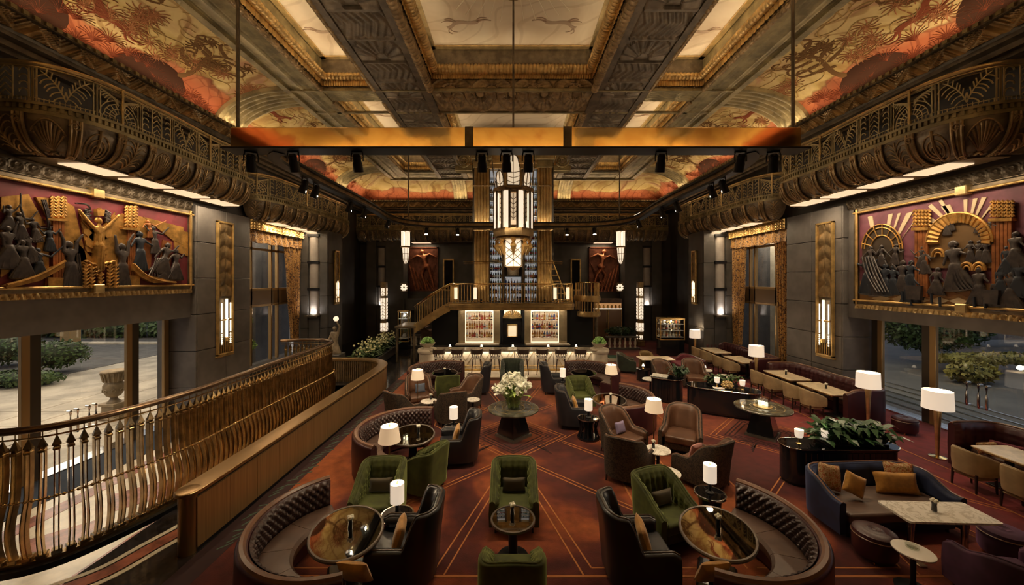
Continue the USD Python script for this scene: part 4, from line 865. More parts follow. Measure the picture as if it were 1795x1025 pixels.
class Board:
    """a plane picture board: q(u, v) turns a point of the drawing into (along, up); on(m) lays work built in (along, out, up) against it"""
    def __init__(self, fn, on): self.q, self.on = fn, on
    def poly(self, t, name, px, o0, o1, m, label=None):
        a = [self.q(*p) for p in px]; g = prism(a, 0, 1); v = np.array(g.vertices); w = np.stack([v[:, 0], o0 + (o1 - o0) * v[:, 2], v[:, 1]], 1)
        return part(name, self.fix(self.on(TM(w, g.faces[:, ::-1]))), m, t, label)
    def fix(self, m):
        return TMflip(m) if m.volume < 0 else m
    def stroke(self, t, name, px, r, o, m, n=14, taper=None, label=None):
        a = np.array([self.q(*p) for p in px]); a = spline(a, n) if len(a) > 2 else a
        rr = r * np.linspace(1, taper if taper is not None else 1, len(a)) if np.ndim(r) == 0 else r
        return part(name, self.fix(self.on(tube(np.column_stack([a[:, 0], np.full(len(a), o), a[:, 1]]), rr, 7))), m, t, label)
    def strokes(self, t, name, lines, r, o, m, label=None, n=10, taper=1.0):
        for px in lines:
            a = np.array([self.q(*p) for p in px]); a = spline(a, n) if len(a) > 2 else a
            part(name, self.fix(self.on(tube(np.column_stack([a[:, 0], np.full(len(a), o), a[:, 1]]), r * np.linspace(1, taper, len(a)), 6))), m, t)
    def figure(self, t, foot, head, arms, m, skirt=.16, lean=0.0, seated=False, o=.06, folds=5, name='figure', label=None, flat=.55, legs=None, fat=1.2):
        f, h = np.array(self.q(*foot)), np.array(self.q(*head)); ht = np.linalg.norm(h - f); up = (h - f) / ht; sd = np.array([up[1], -up[0]]) * (1 if True else -1)
        pt = lambda k, s=0.0: f + up * ht * k + sd * ht * s
        S = lambda k, s, r, oo=0.0: (*pt(k, s * fat), r * ht * fat, oo)
        def H(*ss): return hullm([(a, o + oo, b, r) for (a, b, r, oo) in ss])
        M = [H(S(1.0, 0, .062), S(.965, 0.012, .05)), H(S(.93, 0, .035), S(.86, 0, .045)), H(S(.84, .085, .05), S(.84, -.085, .05), S(.74, 0, .075)), H(S(.74, 0, .075), S(.60, 0, .062)),
             H(S(.60, 0, .062), S(.50, .03, .085), S(.50, -.03, .085))]
        if legs is None: M.append(H(S(.50, 0, .10), S(.02, skirt, .03), S(.02, -skirt, .03), S(.02, 0, .05)))
        else:
            for hip, kn, ft in legs:
                k_, f_ = np.array(self.q(*kn)), np.array(self.q(*ft)); M += [H(S(.50, hip, .075), (*k_, .05 * ht, 0)), H((*k_, .05 * ht, 0), (*f_, .028 * ht, 0))]
        for i, (el, hd) in enumerate(arms):
            e, w = np.array(self.q(*el)), np.array(self.q(*hd)); s0 = S(.835, .10 if np.dot(e - f, sd) > 0 else -.10, .042)
            M += [H(s0, (*e, .034 * ht, .02)), H((*e, .034 * ht, .02), (*w, .024 * ht, .03)), H((*w, .03 * ht, .03), (*(w + (w - e) * .15), .02 * ht, .03))]
        for k in range(folds):
            if legs is None:
                s = (k / (folds - 1) - .5) * 2 if folds > 1 else 0
                M.append(H(S(.5, s * .07, .012, .10 * ht * (1 - abs(s) * .5)), S(.03, s * skirt * .95, .016, .05 * ht)))
        M.append(H(S(1.03, -.02, .05, -.01), S(.99, -.05, .045, -.01)))
        g = union(M); g.vertices[:, 1] = o + (g.vertices[:, 1] - o) * flat * 1.3
        return part(name, self.fix(self.on(g)), m, t, label, smooth=50)
def wall_board(s, X):
    return Board(lambda u, v: (lambda p: (p[1], p[2]))(PX(u, v, s * X)), lambda m: TM(np.stack([s * (X - m.vertices[:, 1]), m.vertices[:, 0], m.vertices[:, 2]], 1), m.faces))
def mural_frame(t, s, X, y0, y1, z0, z1, w=.16):
    bx = lambda a, b, c0, c1, o0=0, o1=.16: cbox(*sorted((s * (X - o0), s * (X - o1))), a, b, c0, c1, .02)
    for a, b, c0, c1 in ((y0, y1, z0, z0 + w), (y0, y1, z1 - w, z1), (y0, y0 + w, z0, z1), (y1 - w, y1, z0, z1)):
        part('frame_rail', bx(a, b, c0, c1), bronze_dark, t)
    e = w * .62
    part('gilt_bead', [bx(y0, y1, z0 + e, z0 + w, .1, .2), bx(y0, y1, z1 - w, z1 - e, .1, .2), bx(y1 - w, y1 - e, z0, z1, .1, .2), bx(y0 + e, y0 + w, z0, z1, .1, .2)], gilt, t)
    part('leaf_moulding', [vrelief((s * (X - .02), y0, 0), (s * (X - .02), y1, 0), z0 - .14, z0, (-s, 0), lambda s_, t_: .05 + .06 * np.abs(np.sin(PI * s_ / .14 + 1.2 * t_)), .03), box(*sorted((s * X, s * (X - .05))), y0, y1, z0 - .14, z0)], gold_pale, t)
    for y in ((y0 + y1) / 2,):
        for z in (z0 + w / 2, z1 - w / 2): part('frame_boss', bx(y - .13, y + .13, z - .12, z + .12, .05, .26), gold_pale, t)
# left mural: golden winged figure between columns, dark dancers either side
t = thing('relief_mural', 'left wall relief mural with a golden figure and arms spread on crimson', 'relief mural'); B = wall_board(-1, 11.12)
part('ground', box(-11.2, -11.12, 7.0, 13.0, 4.02, 6.62), crimson, t); mural_frame(t, -1, 11.2, 6.95, 13.05, 3.98, 6.66)
B.poly(t, 'golden_drape', [(60, 345), (115, 350), (118, 395), (100, 415)], .0, .04, gold_leaf)
B.poly(t, 'golden_drape', [(0, 345), (48, 340), (78, 395), (40, 400), (0, 370)], .0, .03, gold_leaf)
for px in ([(112, 352), (128, 362), (150, 455), (108, 470)], [(196, 378), (240, 372), (232, 430), (205, 470), (180, 455)], [(250, 380), (320, 398), (322, 430), (300, 420)], [(128, 420), (160, 452), (150, 490), (125, 480)]):
    B.poly(t, 'golden_drape', px, .0, .03, gold_leaf)
for px in ([(198, 380), (214, 374), (222, 400), (210, 470), (196, 500), (186, 470)], [(100, 420), (128, 400), (146, 470), (140, 500), (112, 500), (104, 470)], [(240, 378), (262, 384), (268, 410), (246, 420), (238, 405)], [(300, 396), (330, 408), (330, 450), (306, 440)], [(0, 402), (18, 410), (24, 470), (0, 486)], [(64, 400), (84, 398), (84, 470), (60, 470)]): B.poly(t, 'golden_drape', px, .0, .025, gold_leaf)
for px in ([(248, 422), (266, 420), (262, 476), (244, 474)], [(284, 420), (300, 424), (296, 486), (276, 470)], [(26, 470), (60, 476), (60, 484), (26, 490)]): B.poly(t, 'copper_drape', px, .0, .03, gold_red)
for s0 in (-1, 1):   # the spread robe of the golden figure as separate rays
    for k in range(7):
        a0, a1 = k / 7, (k + .86) / 7
        tip = lambda a: (167 + s0 * (32 - 14 * a), 372 + 74 * a if s0 > 0 else 368 + 74 * a)
        B.poly(t, 'robe_ray', [(167 + s0 * 4, 402), tip(a0), tip(a1), (167 + s0 * 4, 408 + 6 * k)], .02, .05 + .02 * (k % 2), gold_leaf)
B.poly(t, 'golden_robe', [(160, 398), (176, 399), (178, 470), (158, 470)], .0, .11, gold_leaf)
B.poly(t, 'golden_robe_fold', [(163, 404), (167, 404), (166, 470), (162, 470)], .1, .15, gold_leaf); B.poly(t, 'golden_robe_fold', [(170, 404), (174, 404), (174, 470), (171, 470)], .1, .15, gold_leaf)
B.figure(t, (167, 475), (167, 386), [((146, 387), (132, 370)), ((186, 392), (199, 379))], gold_leaf, .07, folds=3, o=.1, fat=.85, label='golden central figure with raised arms')
B.poly(t, 'crown', [(161, 378), (160, 366), (164, 369), (167, 364), (170, 369), (174, 367), (172, 379)], .05, .16, gold_leaf)
for k in range(9): B.stroke(t, 'hair_curl', [(150 + (k % 3) * 3, 366 + k * 2.2), (146 + (k % 2) * 4, 370 + k * 2), (152, 372 + k * 1.6)], .03, .05, figure_m, 6); B.stroke(t, 'hair_curl', [(180 + (k % 3) * 3, 368 + k * 2.2), (186 + (k % 2) * 4, 372 + k * 2), (181, 374 + k * 1.6)], .03, .05, figure_m, 6)
for u0, u1, v0, v1 in ((84, 113, 386, 490), (216, 238, 402, 486)):   # two fluted columns with feather capitals
    n = 4
    for k in range(n):
        a = u0 + 4 + (u1 - u0 - 8) * k / n; B.poly(t, 'column_reed', [(a, v0), (a + (u1 - u0 - 8) / n * .8, v0), (a + (u1 - u0 - 8) / n * .8, v1), (a, v1)], .0, .07, gold_red)
    B.poly(t, 'capital_slab', [(u0 - 8, v0 - 4), (u1, v0 - 2), (u1, v0 + 2), (u0 - 8, v0)], .0, .12, gold_leaf)
    for k in range(3):
        a = u0 + (u1 - u0) * (k + .3) / 3
        for j in range(7): B.stroke(t, 'capital_feather', [(a - 3, v0 - 6 - j * 5.2), (a + 1, v0 - 10 - j * 5.2), (a + 5, v0 - 7 - j * 5.2)], .022, .06, gold_leaf, 5)
        B.stroke(t, 'capital_stem', [(a + 1, v0 - 4), (a + 1, v0 - 42)], .035, .05, gold_leaf, 3)
    B.poly(t, 'column_base', [(u0 - 6, v1 - 4), (u1 + 2, v1 - 3), (u1 + 2, 503), (u0 - 6, 504)], .0, .09, gold_leaf)
for a, v0 in ((141, 458), (152, 462), (168, 474), (184, 460), (194, 458)):   # fountain plumes
    B.stroke(t, 'plume_stem', [(a, 504), (a, v0 + 4)], .05, .1, gold_leaf, 4)
    B.stroke(t, 'plume_curl', [(a, v0 + 8), (a + (3 if a < 168 else -3), v0), (a + (8 if a < 168 else -8), v0 + 3), (a + (7 if a < 168 else -7), v0 + 8)], .04, .12, gold_leaf, 8)
    for j in range(int((500 - v0) / 6)):
        for q in (-1, 1): B.stroke(t, 'plume_barb', [(a, v0 + 10 + j * 6), (a + q * 5, v0 + 6 + j * 6)], .02, .14, gold_leaf, 3)
for px in ([(0, 500), (50, 486), (104, 458), (104, 468), (60, 492), (0, 506)], [(225, 462), (245, 480), (300, 494), (262, 496), (240, 486), (226, 474)]): B.poly(t, 'boat_hull', px, .02, .14, gold_leaf)
B.stroke(t, 'boat_rim', [(0, 499), (50, 485), (104, 457)], .03, .15, gold_leaf); B.stroke(t, 'boat_rim', [(225, 462), (246, 481), (300, 495)], .03, .15, gold_leaf)
fm, fb = figure_m, figure_b
for ft, hd, arms, m_, sk in (((122, 503), (117, 428), [((106, 420), (100, 408)), ((130, 424), (138, 413))], fm, .17), ((210, 502), (211, 432), [((199, 424), (197, 414)), ((221, 424), (228, 412))], fm, .16),
        ((36, 488), (34, 424), [((14, 430), (2, 422)), ((50, 436), (66, 447))], fm, .22), ((66, 486), (62, 438), [((84, 450), (104, 432)), ((52, 450), (44, 440))], fb, .2), ((34, 420), (30, 375), [((30, 362), (30, 342)), ((48, 384), (58, 372))], fm, .2),
        ((62, 424), (52, 384), [((66, 400), (84, 398)), ((40, 392), (36, 380))], fm, .18), ((84, 440), (82, 400), [((92, 410), (99, 402)), ((72, 410), (66, 404))], fb, .18), ((10, 470), (8, 400), [((20, 400), (24, 390)), ((0, 420), (0, 430))], fm, .25), ((10, 402), (12, 362), [((22, 368), (28, 360)), ((0, 372), (0, 362))], fm, .25), ((56, 460), (40, 412), [((60, 420), (72, 414)), ((28, 426), (18, 436))], fm, .2),
        ((242, 474), (242, 410), [((232, 420), (226, 430)), ((252, 424), (262, 430))], fb, .16), ((270, 444), (266, 400), [((256, 404), (250, 396)), ((280, 410), (290, 400))], fm, .16), ((262, 416), (256, 388), [((250, 392), (246, 398)), ((268, 396), (284, 388))], gold_red, .2), ((278, 480), (292, 430), [((276, 440), (268, 450)), ((300, 440), (308, 432))], fm, .32), ((304, 490), (306, 440), [((296, 450), (286, 462)), ((314, 452), (318, 446))], fm, .26), ((284, 494), (280, 462), [((270, 474), (260, 478)), ((296, 478), (308, 486))], fm, .5)):
    B.figure(t, ft, hd, arms, m_, sk)
B.strokes(t, 'wind_drapery', [[(66 + k * 3, 350), (75 + k * 2, 380), (78, 400)] for k in range(3)] + [[(125 + k * 4, 356), (150, 362 + k), (150, 370)] for k in range(2)] + [[(205 - k * 3, 470), (196 - k * 2, 490), (194 - k, 503)] for k in range(4)] + [[(268 + k * 4, 452), (262 + k * 2, 470), (254 + k * 6, 484)] for k in range(4)] + [[(128 + k * 4, 444), (134 + k * 3, 480), (144, 498)] for k in range(2)], .02, .1, figure_m, 'swirling drapery lines')
# right mural: music hall with rays, shell arches and dark figures over a chequered floor
t = thing('relief_mural', 'right wall relief mural with white rays, a shell arch and dark figures on plum', 'relief mural'); B = wall_board(1, 11.62)
part('ground', box(11.62, 11.7, 6.6, 12.7, 3.5, 6.62), plum, t); mural_frame(t, 1, 11.7, 6.5, 12.75, 3.48, 6.66)
for c, rays in (((1694, 420), [(1614, 380, 1618, 372), (1628, 362, 1634, 357), (1646, 352, 1652, 349), (1690, 350, 1697, 349), (1707, 348, 1715, 347), (1722, 346, 1731, 345), (1650, 362, 1666, 358), (1742, 352, 1748, 352)]), ((1545, 470), [(1522, 380, 1530, 378), (1558, 376, 1566, 374), (1590, 374, 1602, 370), (1604, 386, 1610, 380), (1575, 374, 1580, 373)])):
    for u0, v0, u1, v1 in rays:
        k = .48; B.poly(t, 'ray', [(c[0] + (u0 - c[0]) * k, c[1] + (v0 - c[1]) * k), (u0, v0), (u1, v1), (c[0] + (u1 - c[0]) * k * .97, c[1] + (v1 - c[1]) * k)], .0, .02, cream_m)
def arch_px(cx, cy, ru, rv, a0, a1, n=16): return [(cx + ru * math.cos(a), cy - rv * math.sin(a)) for a in np.linspace(a0, a1, n)]
B.poly(t, 'shell_ground', arch_px(1688, 424, 57, 50, 0, PI) + [(1632, 470), (1745, 470)], .01, .035, mat('shell_brown', (.20, .12, .055), .45, .4))
for k in range(19):
    a = PI * (k + .0) / 18; B.stroke(t, 'shell_rib', [(1688 + 38 * math.cos(a), 424 - 34 * math.sin(a)), (1688 + 56 * math.cos(a), 424 - 49 * math.sin(a))], .05, .05, gold_leaf, 3, 1.6)
B.stroke(t, 'shell_rim', arch_px(1688, 424, 58, 51, 0, PI), .035, .08, gold_leaf, 30)
B.poly(t, 'arch_ground', arch_px(1549, 436, 36, 43, 0, PI) + [(1513, 470), (1585, 470)], .01, .03, mat('arch_brown', (.07, .05, .035), .5, .3))
for r in (1.0, .86, .55): B.stroke(t, 'arch_rim', arch_px(1549, 436, 36 * r, 43 * r, 0, PI), .018, .05, gold_leaf, 24)
for k in range(7): a = PI * (k + .5) / 7; B.stroke(t, 'arch_spoke', [(1549 + 20 * math.cos(a), 436 - 24 * math.sin(a)), (1549 + 36 * math.cos(a), 436 - 43 * math.sin(a))], .015, .05, gold_leaf, 3)
for u0, u1, vt, vb in ((1608, 1632, 402, 520), (1744, 1780, 386, 500)):
    for k in range(5):
        a = u0 + (u1 - u0) * k / 5; B.poly(t, 'column_reed', [(a, vt), (a + (u1 - u0) / 5 * .82, vt), (a + (u1 - u0) / 5 * .82, vb), (a, vb)], .0, .08, gold_red)
    B.poly(t, 'capital_slab', [(u0 - 3, vt - 3), (u1 + 3, vt - 5), (u1 + 3, vt + 1), (u0 - 3, vt + 2)], .0, .13, gold_leaf)
    for k in range(5):
        a = u0 + (u1 - u0) * (k + .5) / 5 + (k - 2) * 1.2
        for j in range(5): B.stroke(t, 'capital_leaf', [(a - 3, vt - 6 - j * 6), (a, vt - 10 - j * 6), (a + 3, vt - 6 - j * 6)], .03, .07, gold_leaf, 5)
for k in range(9):   # chequered floor
    for j in range(4):
        u0 = 1512 + k * 34 + (j % 2) * 17; v0 = 503 + j * 13 + (u0 - 1512) * .034
        if v0 + 12 < 536 + (u0 - 1512) * .07 and u0 < 1790: B.poly(t, 'floor_lozenge', [(u0, v0 + 6), (u0 + 17, v0), (u0 + 34, v0 + 7), (u0 + 17, v0 + 13)], .01, .03, cream_m if j % 2 else mat('brown_tile', (.20, .09, .035), .5))
B.poly(t, 'floor_ground', [(1508, 492), (1793, 498), (1793, 548), (1508, 532)], .0, .012, tan_m)
for cx, cy in ((1700, 474), (1722, 474), (1650, 450)): B.stroke(t, 'balustrade_arch', arch_px(cx, cy, 11, 14, 0, PI), .03, .08, gold_leaf, 12); B.stroke(t, 'balustrade_arch', arch_px(cx, cy, 6, 8, 0, PI), .02, .08, gold_leaf, 10)
rng = random.Random(9); figs = [((1686, 508), (1673, 428), [((1664, 446), (1660, 462)), ((1682, 440), (1696, 444))], fm, .24)]
for u, v, h in ((1524, 515, 62), (1540, 518, 56), (1556, 518, 52), (1570, 516, 48), (1586, 512, 52), (1600, 508, 48), (1530, 470, 36), (1550, 466, 34), (1572, 464, 34), (1618, 470, 36), (1626, 480, 40)):
    figs.append(((u, v), (u + rng.uniform(-4, 4), v - h), [((u - 10, v - h + 12), (u - 16, v - h + rng.uniform(0, 26))), ((u + 10, v - h + 12), (u + 17, v - h + rng.uniform(0, 24)))], rng.choice([fm, fm, fb]), .2))
for u, v, h in ((1706, 460, 36), (1722, 458, 34), (1734, 460, 38), (1664, 412, 30), (1672, 404, 26), (1718, 408, 26), (1728, 414, 28), (1740, 412, 26)):
    figs.append(((u, v), (u + rng.uniform(-3, 3), v - h), [((u - 6, v - h + 8), (u - 11, v - h + rng.uniform(2, 16))), ((u + 6, v - h + 8), (u + 12, v - h + rng.uniform(2, 14)))], rng.choice([fm, fb]), .18))
for u, v, h in ((1599, 534, 56), (1644, 516, 44), (1722, 535, 62), (1752, 545, 54), (1776, 540, 60), (1790, 520, 60), (1770, 480, 46), (1786, 470, 60), (1760, 520, 50)):
    figs.append(((u, v), (u + rng.uniform(-3, 3), v - h), [((u - 9, v - h + 14), (u - 6, v - h + 28)), ((u + 9, v - h + 14), (u + 16, v - h + 20))], rng.choice([fm, fb]), .26))
for ft, hd, arms, m_, sk in figs: B.figure(t, ft, hd, arms, m_, sk, folds=4)
for u, v in ((1610, 500), (1748, 508)):
    B.poly(t, 'table', [(u - 14, v), (u + 14, v + 1), (u + 12, v + 26), (u - 12, v + 24)], .02, .16, figure_m)
for u, v in ((1588, 520), (1604, 528), (1640, 524), (1655, 530), (1716, 530), (1735, 532)): B.stroke(t, 'chair_leg', [(u, v - 10), (u + 1, v + 8)], .03, .12, figure_b, 3)
B.strokes(t, 'gown_folds', [[(1518 + k * 5, 450), (1526 + k * 6, 480), (1545 + k * 5, 512)] for k in range(5)] + [[(1680 + k * 3, 470), (1684 + k * 7, 500), (1690 + k * 8, 508)] for k in range(4)], .022, .13, figure_m, 'long gown folds')
# copper reliefs on the back wall
def archer(label, u0, u1, v0, v1, flip):
    D = YB - .02; bd = Board(lambda u, v: (lambda p: (p[0], p[2]))(PD(u, v, D)), lambda m: TM(np.stack([m.vertices[:, 0], D - m.vertices[:, 1], m.vertices[:, 2]], 1), m.faces))
    t = thing('copper_relief', label, 'wall relief', group=None)
    X = lambda a: u0 + (u1 - u0) * (a if not flip else 1 - a); Y = lambda b: v0 + (v1 - v0) * b
    bd.poly(t, 'ground', [(u0, v1), (u1, v1), (u1, v0), (u0, v0)], 0, .06, copper_d)
    for k in range(6): bd.stroke(t, 'diagonal_reed', [(X(.02 + .12 * k), Y(.40 + .07 * k)), (X(.24 + .12 * k), Y(.98))], .06, .10, copper, 3); bd.stroke(t, 'diagonal_reed', [(X(.98 - .09 * k), Y(.30 + .11 * k)), (X(.62 - .05 * k), Y(.96))], .04, .09, copper_d, 3)
    for a, b, c0, d0 in ((0, 1, 0, .03), (0, 1, .97, 1), (0, .04, 0, 1), (.96, 1, 0, 1)): bd.poly(t, 'frame_rail', [(u0 + (u1 - u0) * a, v0 + (v1 - v0) * d0), (u0 + (u1 - u0) * b, v0 + (v1 - v0) * d0), (u0 + (u1 - u0) * b, v0 + (v1 - v0) * c0), (u0 + (u1 - u0) * a, v0 + (v1 - v0) * c0)], 0, .14, copper_d)
    bd.figure(t, (X(.72), Y(.78)), (X(.48), Y(.10)), [((X(.30), Y(.20)), (X(.12), Y(.26))), ((X(.72), Y(.16)), (X(.92), Y(.22)))], copper, .1, folds=0, o=.16, flat=.8, fat=.95, legs=[(-.05, (X(.44), Y(.62)), (X(.60), Y(.90))), (.06, (X(.74), Y(.60)), (X(.86), Y(.90)))], label='lunging copper figure with outstretched arms')
archer('copper relief of a lunging figure left of the bar tower', 717, 768, 433, 510, False)
archer('copper relief of a lunging figure right of the bar tower', 1032, 1084, 433, 512, True)
# ------------------------------------------------------------------ brass railing and bronze parapet round the stairwell
rail_pts = [(-9.4, 5.75), (-8.4, 5.48), (-7.52, 5.51), (-7.03, 5.73), (-6.76, 6.16), (-6.43, 7.31), (-6.40, 8.5), (-6.4, 10), (-6.4, 11.5), (-6.4, 12.9), (-6.5, 13.55), (-6.9, 13.95), (-7.6, 14.02), (-8.5, 13.85)]
rb = Bow(rail_pts, 1, 240)
t = thing('stair_railing', 'long curved brass railing of bowed balusters beside the stairwell', 'railing')
def off_path(b, o, z): return np.column_stack([b.at(b.s, np.full(len(b.s), o))[0][:, :2], np.full(len(b.s), z)])
part('handrail', tube(off_path(rb, 0, 2.06), .055, 10, sx=1.3), mat('handrail_bronze', (.16, .10, .06), .25, .9), t, 'dark bronze handrail')
part('under_rail', tube(off_path(rb, 0, 1.93), .014, 6), brass, t)
part('kerb', sweep(off_path(rb, 0, 0), [(-.16, -.02), (.16, -.02), (.16, .07), (-.16, .07)]), black_metal, t)
part('bottom_rail', sweep(off_path(rb, 0, 0), [(-.07, .07), (.07, .07), (.07, .12), (-.07, .12)]), brass_dark, t)
part('bead_wire', tube(off_path(rb, .07, 1.02), .009, 5), brass, t)
def baluster():
    zz = np.linspace(.12, 1.80, 15); bow = .07 * np.sin(np.clip((1.02 - zz) / .9, 0, 1) * PI) + .02 * np.sin(zz * 3)
    M = []
    for x in (-.024, .024):
        a = np.stack([np.full(15, x - .007), bow - .045, zz], 1); b = np.stack([np.full(15, x + .007), bow - .045, zz], 1); c = b + (0, .09, 0); d = a + (0, .09, 0)
        M.append(grid(np.stack([a, b, c, d, a], 1)))
    M.append(TM([(-.05, -.03, 1.78), (.05, -.03, 1.78), (.05, .03, 1.78), (-.05, .03, 1.78), (0, 0, 1.94), (0, 0, 1.74)], [(0, 1, 4), (1, 2, 4), (2, 3, 4), (3, 0, 4), (1, 0, 5), (2, 1, 5), (3, 2, 5), (0, 3, 5)]))
    M += [cyl(.008, 1.9, 2.03, 6), cbox(-.055, .055, -.07, .07, .12, .19, .012), cbox(-.04, .04, -.05, .05, 1.70, 1.745, .01)]
    return join(M)
part('beads', [move(trimesh.creation.icosphere(1, .026), rb.at(np.array([q]), np.array([.075]))[0][0] + (0, 0, 1.02)) for q in np.arange(.08, rb.L, .07)], brass, t, 'row of gilt beads', kind='stuff')
bal = baluster()
for k, s in enumerate(np.arange(.15, rb.L - .05, .14)):
    (p,), (n,) = rb.at(np.array([s]), np.array([0.0])); part('baluster', move(bal, (p[0], p[1], 0), rz=math.atan2(n[1], n[0]) - PI / 2), brass_dark, t)
par = [(-5.12, 5.95), (-5.1, 7), (-5.08, 9), (-5.05, 11), (-5.02, 13), (-5.02, 14.2), (-5.12, 14.9), (-5.5, 15.5), (-6.1, 15.85), (-6.9, 15.95), (-8.0, 15.95)]
pb = Bow(par, 1, 200)
t = thing('stair_parapet', 'bronze panelled parapet with rounded far end round the stairwell', 'parapet')
bronze_panel = raw_mat('bronze_sheet', {'tc': ('texture_coordinate', {}), 'm': ('mapping', {'scale': (14, 14, .25)}), 'n': ('noise_texture', {'scale': 3.0, 'detail': 4.0}), 'r': ('rgb_ramp', {'ramp': [(.3, (.27, .165, .068)), (.7, (.39, .245, .105))]}), 'p': ('principled_bsdf', {'roughness': .36, 'metallic': .45})},
    [('tc.object', 'm.vector'), ('m.vector', 'n.vector'), ('n.fac', 'r.fac'), ('r.color', 'p.base_color')], 'p.BSDF')
part('core', sweep(off_path(pb, 0, 0), [(-.14, .0), (.12, .0), (.12, .9), (-.14, .9)]), bronze_dark, t)
npan = 18
for k in range(npan):
    s0, s1 = pb.L * k / npan, pb.L * (k + 1) / npan; ss = np.linspace(s0 + .004, s1 - .004, 8)
    q = pb.at(ss, np.full(8, 0.0))[0]; q[:, 2] = 0
    part('bronze_panel', sweep(q, [(.12, .07), (.145, .07), (.145, .86), (.12, .86)]), bronze_panel, t)
part('kick_band', sweep(off_path(pb, 0, 0), [(.0, 0), (.13, 0), (.13, .07), (0, .07)]), black_metal, t)
part('shadow_band', sweep(off_path(pb, 0, 0), [(-.13, .87), (.125, .87), (.125, .91), (-.13, .91)]), black_metal, t)
part('cap', sweep(off_path(pb, 0, 0), [(-.19, .91), (.16, .91), (.175, .93), (.175, .97), (.15, .985), (-.18, .985), (-.19, .97)]), mat('cap_bronze', (.34, .21, .09), .28, .75), t, 'satin bronze cap')
part('cap_end', [lathe([(0, .0), (.13, .0), (.13, .91), (.0, .91)], 16, (-5.12, 5.95)), lathe([(0, .91), (.175, .93), (.175, .975), (.15, .99), (0, .99)], 16, (-5.12, 5.95))], MATS['cap_bronze'], t)
ribs = [tube([(p[0], p[1], .02), (p[0], p[1], .88)], .025, 6) for p in (pb.at(np.array([s]), np.array([-.15]))[0][0] for s in np.arange(pb.L * .55, pb.L, .09))]
part('inner_ribs', ribs, brass_dark, t, kind='stuff')
bw = Bow([(-8.6, 13.7), (-9.8, 13.75), (-11.0, 14.0)], 1, 20)
# ------------------------------------------------------------------ the bar tower
tower = thing('bar_tower', 'tall gilt fluted bar tower with lit bottle shelves rising to the ceiling', 'bar tower')
DT = 20.4
gold_col = mat('gold_fluted', (.46, .31, .13), .36, .7, var=(1.5, .25, None))
back_lit = emit('shelf_backlight', (.92, .95, 1.0), .15); warm_lit = emit('niche_backlight', (1, .66, .36), .22)
glass_shelf = mat('glass_shelf', (.5, .55, .58), .08, specular_ior_level=.8)
def reeded(x0, x1, y, z0, z1, n, amp=.06, depth=.5):
    xs = np.linspace(x0, x1, n * 8 + 1); ys = y - amp * np.abs(np.sin(PI * np.arange(n * 8 + 1) / 8)) ** .7
    return prism([(a, b) for a, b in zip(xs, ys)] + [(x1, y + depth), (x0, y + depth)], z0, z1)
for x0, x1 in ((-2.06, -1.24), (1.36, 2.14)):
    for z0, z1, e in ((3.1, 6.95, 0), (7.3, 9.35, .0), (9.4, 10.35, 0)):
        part('fluted_column', reeded(x0, x1, DT, z0, z1, 5), gold_col, tower)
    part('column_band', [cbox(x0 - .06, x1 + .06, DT - .12, DT + .5, 6.95, 7.3, .03), cbox(x0 - .04, x1 + .04, DT - .1, DT + .5, 9.35, 9.4, .01)], bronze, tower)
    part('capital', [cbox(x0 - .06, x1 + .06, DT - .12, DT + .5, 10.35, 10.75, .03), cbox(x0 - .16, x1 + .16, DT - .22, DT + .5, 10.75, 11.2, .04)], olive, tower)
part('core', box(-2.2, 2.3, DT + .5, DT + 2.2, 0, 11.2), stone_dark, tower)
part('architrave', [cbox(-1.3, 1.42, DT - .05, DT + .5, 10.3, 11.2, .02), cbox(-1.3, 1.42, DT - .12, DT + .4, 10.55, 10.8, .03)], gold_col, tower)
part('cross_band', cbox(-1.28, 1.4, DT - .04, DT + .5, 6.95, 7.3, .02), bronze, tower)
for x0, x1 in ((-.56, -.44), (.52, .66)): part('stile', cbox(x0, x1, DT - .02, DT + .5, 3.1, 10.3, .01), bronze_dark, tower)
bays = [(-1.24, -.56), (.66, 1.36), (-.44, .52)]
for i, (x0, x1) in enumerate(bays):
    za, zb = (3.1, 10.3) if i < 2 else (3.1, 4.45)
    part('lit_back', box(x0, x1, DT + .44, DT + .46, za, zb), back_lit, tower, 'backlit white glass behind the bottles')
    part('bay_frame', [cbox(x0, x0 + .03, DT, DT + .46, za, zb, .005), cbox(x1 - .03, x1, DT, DT + .46, za, zb, .005)], black_metal, tower)
    zz = [3.12 + .42 * k for k in range(17 if i < 2 else 3)]
    for z in zz: part('shelf', cbox(x0, x1, DT + .02, DT + .44, z - .025, z, .004), black_metal if abs(z - 6.9) < .3 else glass_shelf, tower)
part('mirror_panel', cbox(-.3, .4, DT + .1, DT + .44, 4.5, 5.5, .03), mat('bronze_mirror', (.30, .24, .16), .12, 1.0), tower); part('centre_panel', cbox(-.44, .52, DT + .2, DT + .44, 5.55, 10.3, .01), gold_col, tower)
part('guard_rail', [tube([(-2.6, DT - .25, 5.25), (2.7, DT - .25, 5.25)], .022, 6), tube([(-2.6, DT - .25, 5.15), (2.7, DT - .25, 5.15)], .012, 6)], brass, tower)
for s in (-1, 1):   # scrolled brackets where the tower meets the ceiling beams
    b0 = s * 2.2 + .04
    part('scroll_bracket', [cbox(*sorted((b0, b0 + s * .95)), DT, DT + .5, 10.2, 10.5, .03)] + [tube([(b0 + s * (.45 + r * math.cos(a)), DT - .02, 10.75 + r * math.sin(a)) for a, r in zip(np.linspace(0, 4 * PI, 30), np.linspace(.1, .38, 30))], .05, 6)], olive, tower)
